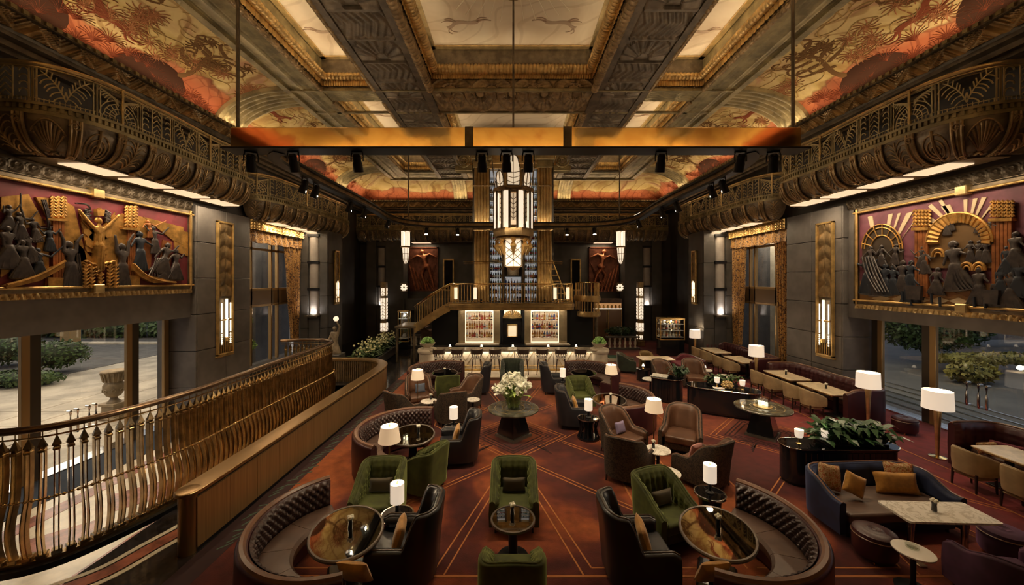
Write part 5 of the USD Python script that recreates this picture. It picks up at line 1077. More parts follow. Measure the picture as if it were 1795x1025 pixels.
# bottles
glass_cols = [('clear_bottle', (.55, .62, .66)), ('green_bottle', (.10, .30, .12)), ('amber_bottle', (.40, .16, .04)), ('dark_bottle', (.03, .025, .02)), ('blue_bottle', (.08, .14, .40)), ('honey_bottle', (.42, .20, .04)), ('rose_bottle', (.36, .09, .05))]
bm = [mat(n, c, .12, coat_weight=.4, transmission_weight=.2) for n, c in glass_cols]; lab_m = [mat('bottle_label_cream', (.7, .64, .5), .6), mat('bottle_label_red', (.4, .05, .04), .6), mat('bottle_label_gold', (.55, .36, .12), .4)]
shapes = [[(0, 0), (.036, 0), (.038, .01), (.038, .19), (.03, .22), (.014, .245), (.013, .30), (0, .30)], [(0, 0), (.045, 0), (.047, .01), (.047, .15), (.036, .185), (.015, .2), (.014, .25), (0, .25)], [(0, 0), (.03, 0), (.04, .08), (.036, .17), (.014, .22), (.012, .32), (0, .32)], [(0, 0), (.05, 0), (.05, .12), (.02, .165), (.016, .21), (0, .21)]]
ORD = ['first', 'second', 'third', 'fourth', 'fifth', 'sixth', 'seventh', 'eighth', 'ninth', 'tenth', 'eleventh']
protos, col_word = {}, ['clear', 'green', 'amber', 'dark', 'blue', 'honey', 'rose']
def bottle(loc, ci, si, label, group, sc=1.0):
    key = (ci, si, sc)
    if key not in protos:
        t = thing('bottle', label, 'bottle', loc, 0, group); p = [(r * sc, z * sc) for r, z in shapes[si]]
        part('glass', lathe(p, 10), bm[ci], t); part('paper_label', lathe([(p[1][0] * 1.03, .05 * sc), (p[2][0] * 1.05, .05 * sc), (p[2][0] * 1.05, .12 * sc), (p[2][0] * .98, .12 * sc)], 10), lab_m[(ci + si) % 3], t)
        part('stopper', lathe([(0, p[-1][1] - .012), (.016 * sc, p[-1][1] - .012), (.016 * sc, p[-1][1] + .02), (0, p[-1][1] + .02)], 8), black_metal if ci % 2 else gilt, t)
        protos[key] = t; return t
    return dup(protos[key], loc, 0, label, group)
rng = random.Random(4)
bayname = ['left', 'right', 'centre']
for i, (x0, x1) in enumerate(bays):
    for k in range(16 if i < 2 else 3):
        z = 3.12 + .42 * k
        if abs(z - 6.9) < .3: continue
        nb = 5 if i < 2 else 6
        for j in range(nb):
            x = x0 + .09 + (x1 - x0 - .18) * j / (nb - 1)
            nth = ['first', 'second', 'third', 'fourth', 'fifth', 'sixth', 'seventh', 'eighth', 'ninth', 'tenth', 'eleventh', 'twelfth', 'thirteenth', 'fourteenth', 'fifteenth', 'sixteenth'][k]
            lbl = f'{["first", "second", "third", "fourth", "fifth", "sixth"][j]} bottle from the left, {nth} shelf up, {bayname[i]} tower bay'
            bottle((x, DT + .2 + .06 * ((j + k) % 2), z), rng.choice([0, 0, 0, 3, 3, 1, 4, 2]), rng.randrange(4), lbl, f'bottles on the {nth} shelf of the {bayname[i]} tower bay', 1.3)

for x in (-1.65, 1.75):     # uplights on the gallery floor and downlights under it
    spot_light((x, DT - .55, 3.2), (0, .10, 1), .05, 900, 40, .6, (1, .80, .5)); part('uplight', lathe([(0, 3.08), (.09, 3.08), (.09, 3.26), (.08, 3.26), (.07, 3.12), (0, 3.12)], 12, (x, DT - .55)), black_metal, tower)
rect_light((0, 19.55, 2.70), (0, .25, -1), 5.6, .12, 9, (1, .80, .55))
# ------------------------------------------------------------------ mezzanine gallery, stair and ladder
DM = 19.35
mz = thing('mezzanine_gallery', 'gilt mezzanine gallery with baluster rail round the bar tower', 'gallery')
mp = Bow([(-3.25, 22.4), (-3.25, 21), (-3.24, 19.75), (-3.1, 19.45), (-2.7, DM), (-1, DM), (1, DM), (2.6, DM), (3.0, 19.45), (3.15, 19.75), (3.2, 21), (3.2, 22.4)], 1, 220)
part('deck', prism(np.vstack([off_path(mp, .0, 0)[:, :2]]), 2.78, 3.08), bronze_dark, mz)
part('fascia', [sweep(off_path(mp, 0, 0), [(-.05, 2.72), (.05, 2.72), (.05, 2.86), (.09, 2.88), (.09, 3.02), (.05, 3.04), (.05, 3.1), (-.05, 3.1)])], gold_col, mz)
part('fascia_reed', [sweep(off_path(mp, 0, 0), [(.05, z), (.075, z), (.075, z + .02), (.05, z + .02)]) for z in (2.74, 2.80)], gilt, mz)
part('top_rail', [tube(off_path(mp, 0, 4.08), .035, 8), tube(off_path(mp, 0, 3.98), .014, 6), tube(off_path(mp, 0, 3.18), .018, 6)], brass, mz)
for s in np.arange(.1, mp.L, .155):
    (p,), _ = mp.at(np.array([s]), np.array([0.0])); part('baluster', tube([(p[0], p[1], 3.08), (p[0], p[1], 3.5), (p[0], p[1], 4.06)], [.016, .03, .016], 6), gilt, mz)
for x in (-2.9, -1.9, 2.2, 2.85):
    part('rail_lantern', [cbox(x - .08, x + .08, DM - .06, DM + .06, 3.3, 3.9, .01)], lamp_soft, mz, 'small lit glass rail panel')
rl = thing('landing_pod', 'small gilt round landing below the gallery at its right end', 'landing'); rp = Bow([(3.55, 21.2), (3.5, 20.3), (3.75, 19.75), (4.15, 19.6), (4.5, 19.8), (4.65, 20.3), (4.65, 21.2)], 1, 60)
for z0, z1, nm in ((2.35, 2.62, 'lower'), (3.15, 3.45, 'upper')): part('fascia', sweep(off_path(rp, 0, 0), [(-.06, z0), (.06, z0), (.09, z0 + .1), (.06, z1), (-.06, z1)]), gold_col, rl)
part('deck', prism(off_path(rp, 0, 0)[:, :2], 2.4, 2.55), bronze_dark, rl); part('handrail', tube(off_path(rp, 0, 4.15), .03, 8), brass, rl)
for s in np.arange(.05, rp.L, .17):
    (p,), _ = rp.at(np.array([s]), np.array([0.0])); part('baluster', tube([(p[0], p[1], 2.55), (p[0], p[1], 4.15)], .016, 5), gilt, rl)
part('post', [cyl(.1, 0, 2.4, 12, (3.7, 20.2)), cyl(.1, 0, 2.4, 12, (4.5, 20.2))], bronze_dark, rl)
st = thing('gilt_stair', 'curving gilt staircase descending left from the gallery', 'staircase')
q = spline([(-3.25, 19.65, 3.08), (-3.9, 19.5, 2.72), (-4.6, 19.45, 2.25), (-5.1, 19.6, 1.9)], 40)
up = lambda dz: q + (0, 0, dz)
for o in (0, .95):
    part('stringer', sweep(q + (0, o, 0), [(-.04, -.42), (.04, -.42), (.04, .06), (-.04, .06)]), gold_col, st)
    part('handrail', tube(up(1.0) + (0, o, 0), .035, 8), brass, st)
    for k in range(2, 40, 3): part('baluster', tube([q[k] + (0, o, 0), q[k] + (0, o, 1.0)], .016, 5), gilt, st)
for k in range(8):
    z = 3.08 - .155 * (k + 1); x = -3.3 - .23 * k; part('tread', cbox(x - .27, x + .02, 19.55, 20.4, z - .05, z, .01), bronze_dark, st)
part('landing', cbox(-6.1, -5.0, 19.5, 21.5, 1.78, 1.88, .01), bronze_dark, st)
for k in range(10):
    z = 1.86 - .18 * (k + 1); x = -5.0 + .26 * k; part('tread', cbox(x - .02, x + .28, 20.55, 21.5, z - .06, z, .01), mat('stair_wood', (.12, .06, .04), .4), st)
part('lower_stringer', prism([(-5.0, 0), (-5.0, 1.86), (-2.4, .0)], 0, .05).apply_transform(trimesh.transformations.rotation_matrix(PI / 2, (1, 0, 0))).apply_translation((0, 20.55, 0)), bronze_dark, st)
part('landing_post', [cbox(-6.05, -5.95, 19.55, 19.65, 0, 1.78, .01), cbox(-5.15, -5.05, 19.55, 19.65, 0, 1.78, .01)], bronze_dark, st)
ld = thing('library_ladder', 'gilt library ladder leaning against the right tower column', 'ladder')
a0, a1, h0 = np.array([2.95, 19.7, 3.08]), np.array([2.15, 20.25, 5.35]), np.array([-.52, 0, 0])
for o in (0, 1): part('ladder_rail', tube([a0 + h0 * o, a1 + h0 * o * .6], .03, 6), gilt, ld)
for k in range(7): f = (k + .5) / 7; c = a0 + (a1 - a0) * f; part('rung', tube([c, c + h0 * (1 - .4 * f)], .022, 6), gilt, ld)
# ------------------------------------------------------------------ back bar and counter
bb = thing('back_bar', 'pale metal back bar with two rounded lit niches and centre shrine', 'back bar')
bar_metal = mat('bar_metal', (.42, .33, .20), .32, .6, var=(1.2, .2, None)); DB = 19.9
def panel_with_hole(x0, x1, z0, z1, hx0, hx1, hz0, hz1, r, y0, y1):
    from shapely.geometry import box as sbox
    s = sbox(x0, z0, x1, z1).difference(sbox(hx0 + r, hz0, hx1 - r, hz1).union(sbox(hx0, hz0, hx1, hz1 - r)).union(sbox(hx0 + r, hz1 - 2 * r, hx1 - r, hz1)).union(sbox(hx0 + r, hz0 + r, hx1 - r, hz1 - r).buffer(r)))
    m = trimesh.creation.extrude_polygon(s, y1 - y0, engine='earcut'); v = m.vertices; return TM(np.stack([v[:, 0], y1 - v[:, 2], v[:, 1]], 1), m.faces)
for nm, hx0, hx1 in (('left', -2.5, -1.0), ('right', .98, 2.47)):
    part('niche_surround', panel_with_hole(hx0 - .34, hx1 + .42, .9, 2.72, hx0, hx1, 1.0, 2.66, .16, DB, DB + .1), bar_metal, bb)
    part('lit_rim', panel_with_hole(hx0 - .0, hx1 + .0, .98, 2.68, hx0 + .035, hx1 - .035, 1.03, 2.62, .14, DB - .01, DB + .03), lamp_soft, bb)
    part('niche_back', box(hx0 - .1, hx1 + .1, DB + .4, DB + .44, .95, 2.72), warm_lit, bb, 'warm backlit panel')
    for k, z in enumerate((1.22, 1.68, 2.14)): part('shelf', cbox(hx0, hx1, DB + .08, DB + .42, z - .03, z, .005), mat('lit_shelf', (.8, .7, .6), .3), bb)
    for k, z in enumerate((1.22, 1.68, 2.14)):
        w = ['bottom', 'middle', 'top'][k]
        for j in range(11):
            bottle((hx0 + .09 + (hx1 - hx0 - .18) * j / 10, DB + .18 + .08 * (j % 2), z), rng.choice([5, 5, 2, 6, 6, 0, 3] if nm == 'left' else [4, 0, 5, 2, 6, 4, 3]), rng.randrange(4), f'{ORD[j]} bottle from the left, {w} shelf of the {nm} bar niche', f'bottles on the {w} shelf of the {nm} niche', 1.34)
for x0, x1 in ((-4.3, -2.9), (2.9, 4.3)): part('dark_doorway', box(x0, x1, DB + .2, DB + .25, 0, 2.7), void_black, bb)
part('centre_surround', [cbox(-.65, -.5, DB - .02, DB + .3, .9, 2.72, .02), cbox(.5, .65, DB - .02, DB + .3, .9, 2.72, .02), cbox(-.5, .5, DB + .2, DB + .3, .9, 2.72, .01)], black_lacquer, bb)
part('fan_crest', [tube([(0, DB + .1, 2.24), (.5 * math.cos(a), DB + .06, 2.26 + .40 * math.sin(a))], [.015, .05], 6) for a in np.linspace(.12, PI - .12, 13)], gold_pale, bb, 'gilt sunburst crest')
part('crest_glow', box(-.45, .45, DB + .17, DB + .19, 2.24, 2.68), lamp_soft, bb)
part('shrine_panel', cbox(-.22, .22, DB + .08, DB + .2, 1.3, 1.86, .02), mat('shrine_glow', (.5, .4, .25), .3, emission_color=(1, .8, .5), emission_strength=.5), bb); part('shrine_frame', [cbox(-.28, -.22, DB + .05, DB + .2, 1.25, 1.92, .01), cbox(.22, .28, DB + .05, DB + .2, 1.25, 1.92, .01), cbox(-.28, .28, DB + .05, DB + .2, 1.86, 1.92, .01), cbox(-.28, .28, DB + .05, DB + .2, 1.25, 1.3, .01)], gilt, bb)
part('back_counter', [cbox(-2.95, -.7, DB - .4, DB, .88, .96, .02), cbox(.7, 3.0, DB - .4, DB, .88, .96, .02)], stone_pale, bb); part('back_cupboard', cbox(-4.2, 4.3, DB - .35, DB, .0, .88, .01), black_lacquer, bb)
DC = 17.35
bc = thing('bar_counter', 'long bar counter with pale chevron front and stone ends', 'bar counter')
part('top', cbox(-3.9, 4.0, DC - .3, DC + .55, 1.04, 1.1, .015), mat('bar_top', (.30, .25, .19), .15, var=(2, .3, None)), bc)
for k in range(8):
    x0 = -3.5 + k * .9
    part('front_panel', cbox(x0 + .01, x0 + .89, DC, DC + .1, .2, 1.02, .01), stone_pale, bc)
    for s in (-1, 1): part('chevron_rib', tube([(x0 + .45 + s * .43, DC - .005, .98), (x0 + .45, DC - .005, .26)], .016, 4), bronze, bc); part('chevron_rib', tube([(x0 + .45 + s * .25, DC - .005, .98), (x0 + .45, DC - .005, .56)], .012, 4), bronze, bc)
part('kick_ledge', [cbox(-3.7, 3.8, DC - .06, DC + .1, .12, .2, .01), cbox(-3.7, 3.8, DC - .12, DC - .06, .34, .36, .005)], gilt, bc)
for s in (-1, 1):
    x = s * 3.98 + .05
    part('end_pier', lathe([(0, 0), (.44, 0), (.44, .1), (.38, .14), (.38, .9), (.44, .94), (.46, 1.02), (.42, 1.12), (0, 1.12)], 28, (x, DC + .1)), stone_pale, bc, 'round carved stone end pier')
part('foot_step', cbox(-3.2, 3.3, DC - 1.18, DC, .0, .12, .02), stone_pale, bc); part('step_edge', cbox(-3.25, 3.35, DC - 1.25, DC - 1.18, 0, .11, .01), mat('step_wood', (.16, .09, .05), .4), bc)
part('carcass', cbox(-3.6, 3.7, DC + .1, DC + .5, .12, 1.02, .01), black_lacquer, bc)
rect_light((0, DC - .12, 1.02), (0, .35, -1), 7.2, .05, 18, (1, .82, .58))
for s, nm in ((-1, 'left'), (1, 'right')):
    x = s * 3.98 + .05
    pb_ = thing('planter_bowl', f'pale stone bowl of green hydrangea on the {nm} end of the bar', 'planter', (x, DC + .1, 1.12))
    part('bowl', lathe([(0, 0), (.16, 0), (.14, .05), (.3, .16), (.36, .26), (.33, .26), (0, .2)], 24), stone_pale, pb_)
    g = np.random.default_rng(3 + s); pts = g.normal(size=(46, 3)); pts /= np.linalg.norm(pts, axis=1, keepdims=True); pts[:, 2] = abs(pts[:, 2])
    part('flower_head', [move(trimesh.creation.icosphere(1, .07), p * (.26, .26, .22) + (0, 0, .26)) for p in pts], mat('hydrangea', (.22, .42, .12), .7, var=(30, .5, None)), pb_, kind='stuff')
# small white lamps along the counter
candle = emit('lamp_bulb_white', (1, .82, .6), 1.2); shade_w = emit('white_shade', (1, .80, .60), .40); shade_l = emit('linen_shade', (1, .64, .36), .26); shade_d = emit('tan_shade', (1, .70, .42), .75)
first = None
for k, u in enumerate((789, 844, 899, 961, 1010)):
    loc = ((u - CX) / F * (DC + .1), DC + .1, 1.1); lb = f'small white shaded lamp on the bar counter, {["first", "second", "middle", "fourth", "last"][k]} from the left'
    if first is None:
        first = thing('bar_lamp', lb, 'table lamp', loc, 0, 'small lamps along the bar'); part('base', lathe([(0, 0), (.05, 0), (.05, .015), (.012, .03), (.012, .12), (0, .12)], 12), brass, first); part('shade', lathe([(0, .2), (.03, .2), (.065, .1), (.06, .1), (.02, .19)], 14), candle, first)
    else: dup(first, loc, 0, lb)
# bar stools
stool_wood = mat('stool_wood', (.045, .024, .018), .35); stool_seat = mat('stool_leather', (.62, .56, .48), .5)
s0 = None
for k, u in enumerate((770, 802, 836, 868, 917, 950, 983, 1017)):
    x = (u - CX) / F * (DC - .55); lb = f'wooden bar stool with rounded back and pale seat, {["first", "second", "third", "fourth", "fifth", "sixth", "seventh", "eighth"][k]} from the left'
    loc = (x, DC - .62, .12); rz = math.radians((k - 3.5) * -3)
    if s0 is None:
        s0 = thing('bar_stool', lb, 'bar stool', loc, rz, 'stools along the bar')
        part('seat', rbox(-.2, .2, -.19, .19, .68, .75, .03), stool_seat, s0)
        for sx_ in (-1, 1):
            for sy_ in (-1, 1): part('leg', tube([(sx_ * .16, sy_ * .15, .69), (sx_ * .23, sy_ * .22, 0)], [.028, .018], 8), stool_wood, s0)
        part('foot_ring', [tube([(-.2, -.19, .26), (.2, -.19, .26)], .011, 6), tube([(-.2, .19, .26), (.2, .19, .26)], .011, 6), tube([(-.2, -.19, .26), (-.2, .19, .26)], .011, 6), tube([(.2, -.19, .26), (.2, .19, .26)], .011, 6)], brass, s0)
        aa = np.linspace(PI * .98, 2.02 * PI, 18); rr = np.column_stack([.25 * np.cos(aa), .02 + .24 * np.sin(aa), .98 + .05 * np.sin(-(aa)) ** 2])
        bb_ = np.column_stack([rr[:, 0], rr[:, 1], 0 * rr[:, 0]]); part('backrest', sweep(bb_, [(-.022, .90), (.022, .90), (.03, 1.0), (.022, 1.10), (-.022, 1.10), (-.03, 1.0)]), stool_wood, s0)
        for a in np.linspace(PI * 1.08, 1.92 * PI, 7): part('spindle', tube([(.18 * math.cos(a), .16 * math.sin(a), .72), (.25 * math.cos(a), .02 + .24 * math.sin(a), .93)], .014, 6), stool_wood, s0)
    else: dup(s0, loc, rz, lb)
# ------------------------------------------------------------------ lighting truss hung in a loop under the ceiling
tz = 7.09
truss = thing('lighting_truss', 'hanging lighting truss loop with polished copper front beam', 'lighting truss')
part('copper_beam', cbox(-6.02, 6.17, 8.03, 8.4, tz + .04, tz + .46, .015), mat('polished_copper', (.92, .62, .26), .07, 1.0, bump=(2.5, .05, .02)), truss, 'mirror polished copper beam')
part('lower_flange', cbox(-6.2, 6.35, 7.98, 8.45, tz - .0, tz + .04, .008), black_metal, truss)
for x in (-.92, 1.18): part('beam_joint', cbox(x - .09, x + .09, 8.0, 8.42, tz + .03, tz + .47, .01), bronze_dark, truss)
loop = spline([(-5.1, 8.25, 0), (-5.45, 8.6, 0), (-5.62, 9.4, 0), (-5.66, 12, 0), (-5.7, 16, 0), (-5.6, 18.6, 0), (-4.9, 19.55, 0), (-3.4, 19.95, 0), (0, 20.05, 0), (3.4, 19.95, 0), (4.9, 19.55, 0), (5.7, 18.6, 0), (5.8, 16, 0), (5.76, 12, 0), (5.72, 9.4, 0), (5.5, 8.6, 0), (5.2, 8.25, 0)], 160)
part('loop_beam', [sweep(loop + (0, 0, tz), [(-.12, -.02), (.12, -.02), (.12, .05), (-.12, .05)]), sweep(loop + (0, 0, tz), [(-.12, .2), (.12, .2), (.12, .26), (-.12, .26)])], black_metal, truss)
part('loop_web', sweep(loop + (0, 0, tz), [(-.05, .05), (.05, .05), (.05, .2), (-.05, .2)]), bronze, truss)
for (u, dist) in ((417, 8.2), (1390, 8.2), (716, 19.2), (1086, 19.2)):
    x = (u - CX) / F * dist; part('suspension_rod', tube([(x, dist, tz + .04), (x, dist, 11.25)], .035, 6), bronze_dark, truss)
head0 = None
def head(loc, rz, lit, label, tilt=.35):
    global head0
    if lit or head0 is None:
        h = thing('spotlight', label, 'spotlight', loc, rz, None if lit else 'spotlights on the truss')
        part('yoke', [tube([(-.11, 0, -.02), (-.13, 0, -.1), (-.13, 0, -.22)], .014, 5), tube([(.11, 0, -.02), (.13, 0, -.1), (.13, 0, -.22)], .014, 5), cbox(-.12, .12, -.03, .03, -.03, 0, .005)], black_metal, h)
        can = lathe([(0, .14), (.06, .14), (.08, .10), (.085, -.02), (.10, -.06), (.105, -.24), (.09, -.24), (.085, -.1), (0, -.1)], 16)
        part('housing', move(can, (0, 0, -.2), rx=tilt), black_metal, h)
        part('fins', move(join([lathe([(.05, z), (.095, z), (.095, z + .008), (.05, z + .008)], 14) for z in (.02, .045, .07, .095)]), (0, 0, -.2), rx=tilt), black_metal, h)
        part('lens', move(lathe([(0, -.11), (.085, -.11), (.085, -.105), (0, -.105)], 14), (0, 0, -.2), rx=tilt), emit('spot_lens', (1, .95, .9), 12), h)
        if not lit: head0 = h
        return h
    return dup(head0, loc, rz, label)
HEADS = []
def add_head(x, y, word, lit=False, rz=0.0): head((x, y, tz), rz, lit, f'{"lit " if lit else ""}black spotlight under the truss, {word}'); spot_light((x, y + (.05 if abs(y - 8.2) < .1 else 0), tz - .37), (-.04 * x, .18 if abs(y - 8.2) < .1 else -.05, -1), .05, 1500 * GAIN, 62, .7, (1, .78, .5))
for u, w, lit in ((440, 'near beam, far left end', True), (514, 'near beam, second from the left', False), (626, 'near beam, third from the left', False), (845, 'near beam, left of the chandelier', False), (888, 'near beam, before the chandelier left half', False), (926, 'near beam, before the chandelier right half', False), (1159, 'near beam, right of the chandelier', False), (1298, 'near beam, second from the right end', False), (1356, 'near beam, far right end', True)):
    add_head((u - CX) / F * 8.2, 8.2, w, lit, (.5 if u < 500 else -.5 if u > 1340 else 0))
for s in (-1, 1):
    nm = 'left' if s < 0 else 'right'
    for y, w in ((10.3, 'nearest'), (10.9, 'second'), (13.2, 'third'), (14.5, 'fourth'), (17.2, 'farthest')): add_head(s * 5.72 + .04, y, f'{w} on the {nm} arm', False, -s * PI / 2)
for x, w in ((-4.5, 'left'), (-2.9, 'inner left'), (2.9, 'inner right'), (4.3, 'right')): add_head(x, 19.75 + (abs(x) < 3) * .25, f'{w} on the far arm', False, PI)
# ------------------------------------------------------------------ chandelier and pendant lanterns
ch_lit = emit('chandelier_glass', (1, .80, .58), .62)
ch_mid = emit('chandelier_petal_glass', (1, .78, .52), .42); ch_dim = emit('chandelier_leaded_glass', (1, .70, .42), .26)
def chandelier():
    t = thing('chandelier', 'great tiered glass and gilt chandelier hanging before the bar tower', 'chandelier', (.03, 10.85, 0))
    part('rod', tube([(0, 0, 7.9), (0, 0, 12.7)], .03, 8), bronze_dark, t); part('ceiling_plate', lathe([(0, 12.5), (.25, 12.5), (.3, 12.72), (0, 12.72)], 16), bronze, t)
    for z0, z1, r in ((6.78, 6.88, .60), (5.52, 5.74, .60), (5.44, 5.52, .5), (6.72, 6.78, .52)): part('ring', lathe([(0, z0), (r, z0), (r + .02, (z0 + z1) / 2), (r, z1), (0, z1)], 8, a0=PI / 8, a1=2 * PI + PI / 8), bronze, t)
    for k in range(8):
        a = k * PI / 4 + PI / 8; x, y = .50 * math.cos(a), .50 * math.sin(a)
        part('lit_tube', lathe([(0, 5.74), (.085, 5.74), (.085, 6.75), (0, 6.75)], 10, (x, y)), ch_lit, t, 'tall lit frosted tube'); part('tube_mount', tube([(.56 * math.cos(a + .2), .56 * math.sin(a + .2), 5.72), (.56 * math.cos(a + .2), .56 * math.sin(a + .2), 6.78)], .035, 6), bronze_dark, t); part('tube_mount', tube([(.56 * math.cos(a - .2), .56 * math.sin(a - .2), 5.72), (.56 * math.cos(a - .2), .56 * math.sin(a - .2), 6.78)], .035, 6), bronze_dark, t)
    for k in range(8):   # leaded panels between the tubes
        a = k * PI / 4; n = np.array([math.cos(a), math.sin(a), 0]); sd = np.array([-n[1], n[0], 0]); W = lambda s, z, o=.42: n * o + sd * s + np.array([0, 0, z])
        part('leaded_panel', TM([W(-.12, 5.95), W(.12, 5.95), W(.12, 6.7), W(-.12, 6.7)], [(0, 1, 2, 3)]), ch_dim, t)
        part('leading', [tube([W(s * .0, 5.95, .43), W(s * .0, 6.7, .43)], .012, 4) for s in (0,)] + [tube([W(0, 6.0 + j * .13, .43), W(s * .12, 6.10 + j * .13, .43)], .011, 4) for j in range(5) for s in (-1, 1)] + [tube([W(s * .12, 5.95, .43), W(s * .12, 6.72, .43)], .018, 4) for s in (-1, 1)], bronze_dark, t)
        # crown petals leaning out
        big = k % 2 == 0; top = 7.75 if big else 7.35; w = .17 if big else .13; out_ = .50; C = lambda s, z: n * (out_ + (z - 6.88) * (.12)) + sd * s + np.array([0, 0, z])
        outline = [C(-w, 6.9), C(w, 6.9), C(w * 1.05, 6.9 + (top - 6.9) * .55), C(w * .7, 6.9 + (top - 6.9) * .85), C(0, top), C(-w * .7, 6.9 + (top - 6.9) * .85), C(-w * 1.05, 6.9 + (top - 6.9) * .55)]
        part('crown_petal', TM(outline, [(0, 1, 2), (0, 2, 6), (6, 2, 3), (6, 3, 5), (5, 3, 4)]), ch_mid, t, 'lit leaded glass petal')
        e = n * .012
        part('petal_leading', [tube([p + e for p in outline + outline[:1]], .017, 4), tube([C(0, 6.9) + e, C(0, top) + e], .012, 4)] + [tube([C(0, 6.95 + j * .14) + e, C(s * w, 7.02 + j * .12) + e], .010, 4) for j in range(int((top - 6.95) / .2)) for s in (-1, 1)], bronze_dark, t)
        part('drop_petal', tube([n * .46 + (0, 0, 5.44), n * .48 + (0, 0, 5.25), n * .36 + (0, 0, 5.0)], [.09, .10, .02], 6), gilt, t, 'gilt hanging leaf')
    for k in range(4):   # lower lattice lantern
        a = k * PI / 2 + PI / 2; n = np.array([math.cos(a), math.sin(a), 0]); sd = np.array([-n[1], n[0], 0]); W = lambda s, z, o=.24: n * o + sd * s + np.array([0, 0, z])
        part('lantern_pane', TM([W(-.23, 4.68), W(.23, 4.68), W(.23, 5.42), W(-.23, 5.42)], [(0, 1, 2, 3)]), ch_lit, t)
        part('lattice', [tube([W(s * .23, 4.68, .25), W(s * .23, 5.42, .25)], .022, 4) for s in (-1, 1)] + [tube([W(-.23, 4.68 + j * .185, .25), W(.23, 4.68 + (j + 2) * .185, .25)], .011, 4) for j in range(0, 3)] + [tube([W(.23, 4.68 + j * .185, .25), W(-.23, 4.68 + (j + 2) * .185, .25)], .011, 4) for j in range(0, 3)] + [tube([W(0, 4.68, .25), W(0, 5.42, .25)], .011, 4)], bronze_dark, t)
    part('bottom_cap', lathe([(0, 4.56), (.10, 4.58), (.30, 4.66), (.30, 4.7), (0, 4.7)], 4, a0=PI / 4, a1=2 * PI + PI / 4), gilt, t)
    return t
chandelier()
ball_light((.03, 9.6, 6.2), .06, 1, WARM) if False else None
pend0 = None
for u, v, w in ((711, 430, 'left'), (1088, 430, 'right')):
    D = 19.2; x = (u - CX) / F * D
    t = thing('pendant_lantern', f'tiered lit glass pendant lantern hanging {w} of the bar tower', 'pendant lamp', (x, D, 0), group=None)
    part('rod', tube([(0, 0, 6.95), (0, 0, tz)], .02, 6), bronze_dark, t)
    for k in range(4):
        a = k * PI / 2 + PI / 4; part('lit_tube', lathe([(0, 6.0), (.075, 6.0), (.075, 6.75), (0, 6.75)], 8, (.17 * math.cos(a), .17 * math.sin(a))), ch_lit, t)
    part('cap', lathe([(0, 6.75), (.3, 6.75), (.2, 6.9), (.05, 6.98), (0, 6.98)], 12), bronze, t); part('collar', lathe([(0, 5.92), (.24, 5.94), (.27, 6.0), (0, 6.0)], 12), bronze, t)
    part('lower_lantern', lathe([(0, 5.1), (.06, 5.12), (.14, 5.3), (.19, 5.92), (0, 5.92)], 8), ch_lit, t)
    part('lattice', [tube([(.20 * math.cos(a), .20 * math.sin(a), 5.92), (.145 * math.cos(a), .145 * math.sin(a), 5.3), (.06 * math.cos(a), .06 * math.sin(a), 5.1)], .012, 4) for a in np.arange(8) * PI / 4] + [lathe([(.15, 5.32), (.17, 5.32), (.17, 5.35), (.15, 5.35)], 8), lathe([(.175, 5.6), (.195, 5.6), (.195, 5.63), (.175, 5.63)], 8)], bronze_dark, t)
    ball_light((x, D - .6, 5.8), .1, 60, WARM) if False else None
# chandelier light (the lamp's own glow, inside the tubes' ring)
# ------------------------------------------------------------------ lit deco totems, clocks, cabinets at the back of the hall
for s, u, w in ((-1, 673, 'left'), (1, 1122, 'right')):
    D = 24.5; x = (u - CX) / F * D
    t = thing('lit_totem', f'tall square lantern post with lit leaded panels at the back {w}', 'lantern post', (x, D, 0))
    part('post', [cbox(-.25, .25, -.25, .25, 0, .35, .03), cbox(-.18, .18, -.18, .18, .35, 4.15, .02)], bronze, t)
    for z0, z1, ww in ((1.75, 3.1, .14), (3.25, 3.75, .11), (.95, 1.5, .16), (.45, .7, .1)):
        for a in (0, s * PI / 2 * -1):
            part('lit_panel', move(cbox(-ww, ww, -.215, -.185, z0, z1, .005), (0, 0, 0), a), ch_lit, t); part('leading', move(join([tube([(q * ww, -.222, z0 + j * .2), (0, -.222, z0 + .12 + j * .2)], .014, 4) for j in range(max(1, int((z1 - z0) / .2) - 0)) for q in (-1, 1) if z0 + .12 + j * .2 < z1] + [tube([(0, -.222, z0), (0, -.222, z1)], .012, 4)]), (0, 0, 0), a), bronze_dark, t)
    cl = thing('lit_wall_light', f'small square lit starburst wall light beside the {w} lantern post', 'wall light', (x - s * .72 * 1, YB - 1.25, 3.75))
    part('back_plate', cbox(-.26, .26, 0, .06, -.32, .32, .02), bronze_dark, cl)
    for a in np.arange(8) * PI / 4 + PI / 8: part('lit_ray', move(cbox(.07, .24, -.05, 0, -.055, .055, .01), (0, 0, 0), ry=a), ch_lit, cl)
    part('arm', cbox(-.05, .05, .06, 1.25, -.05, .05, .01), bronze_dark, cl)
cabm = mat('cabinet_wood', (.10, .052, .028), .35, var=(5, .3, None))
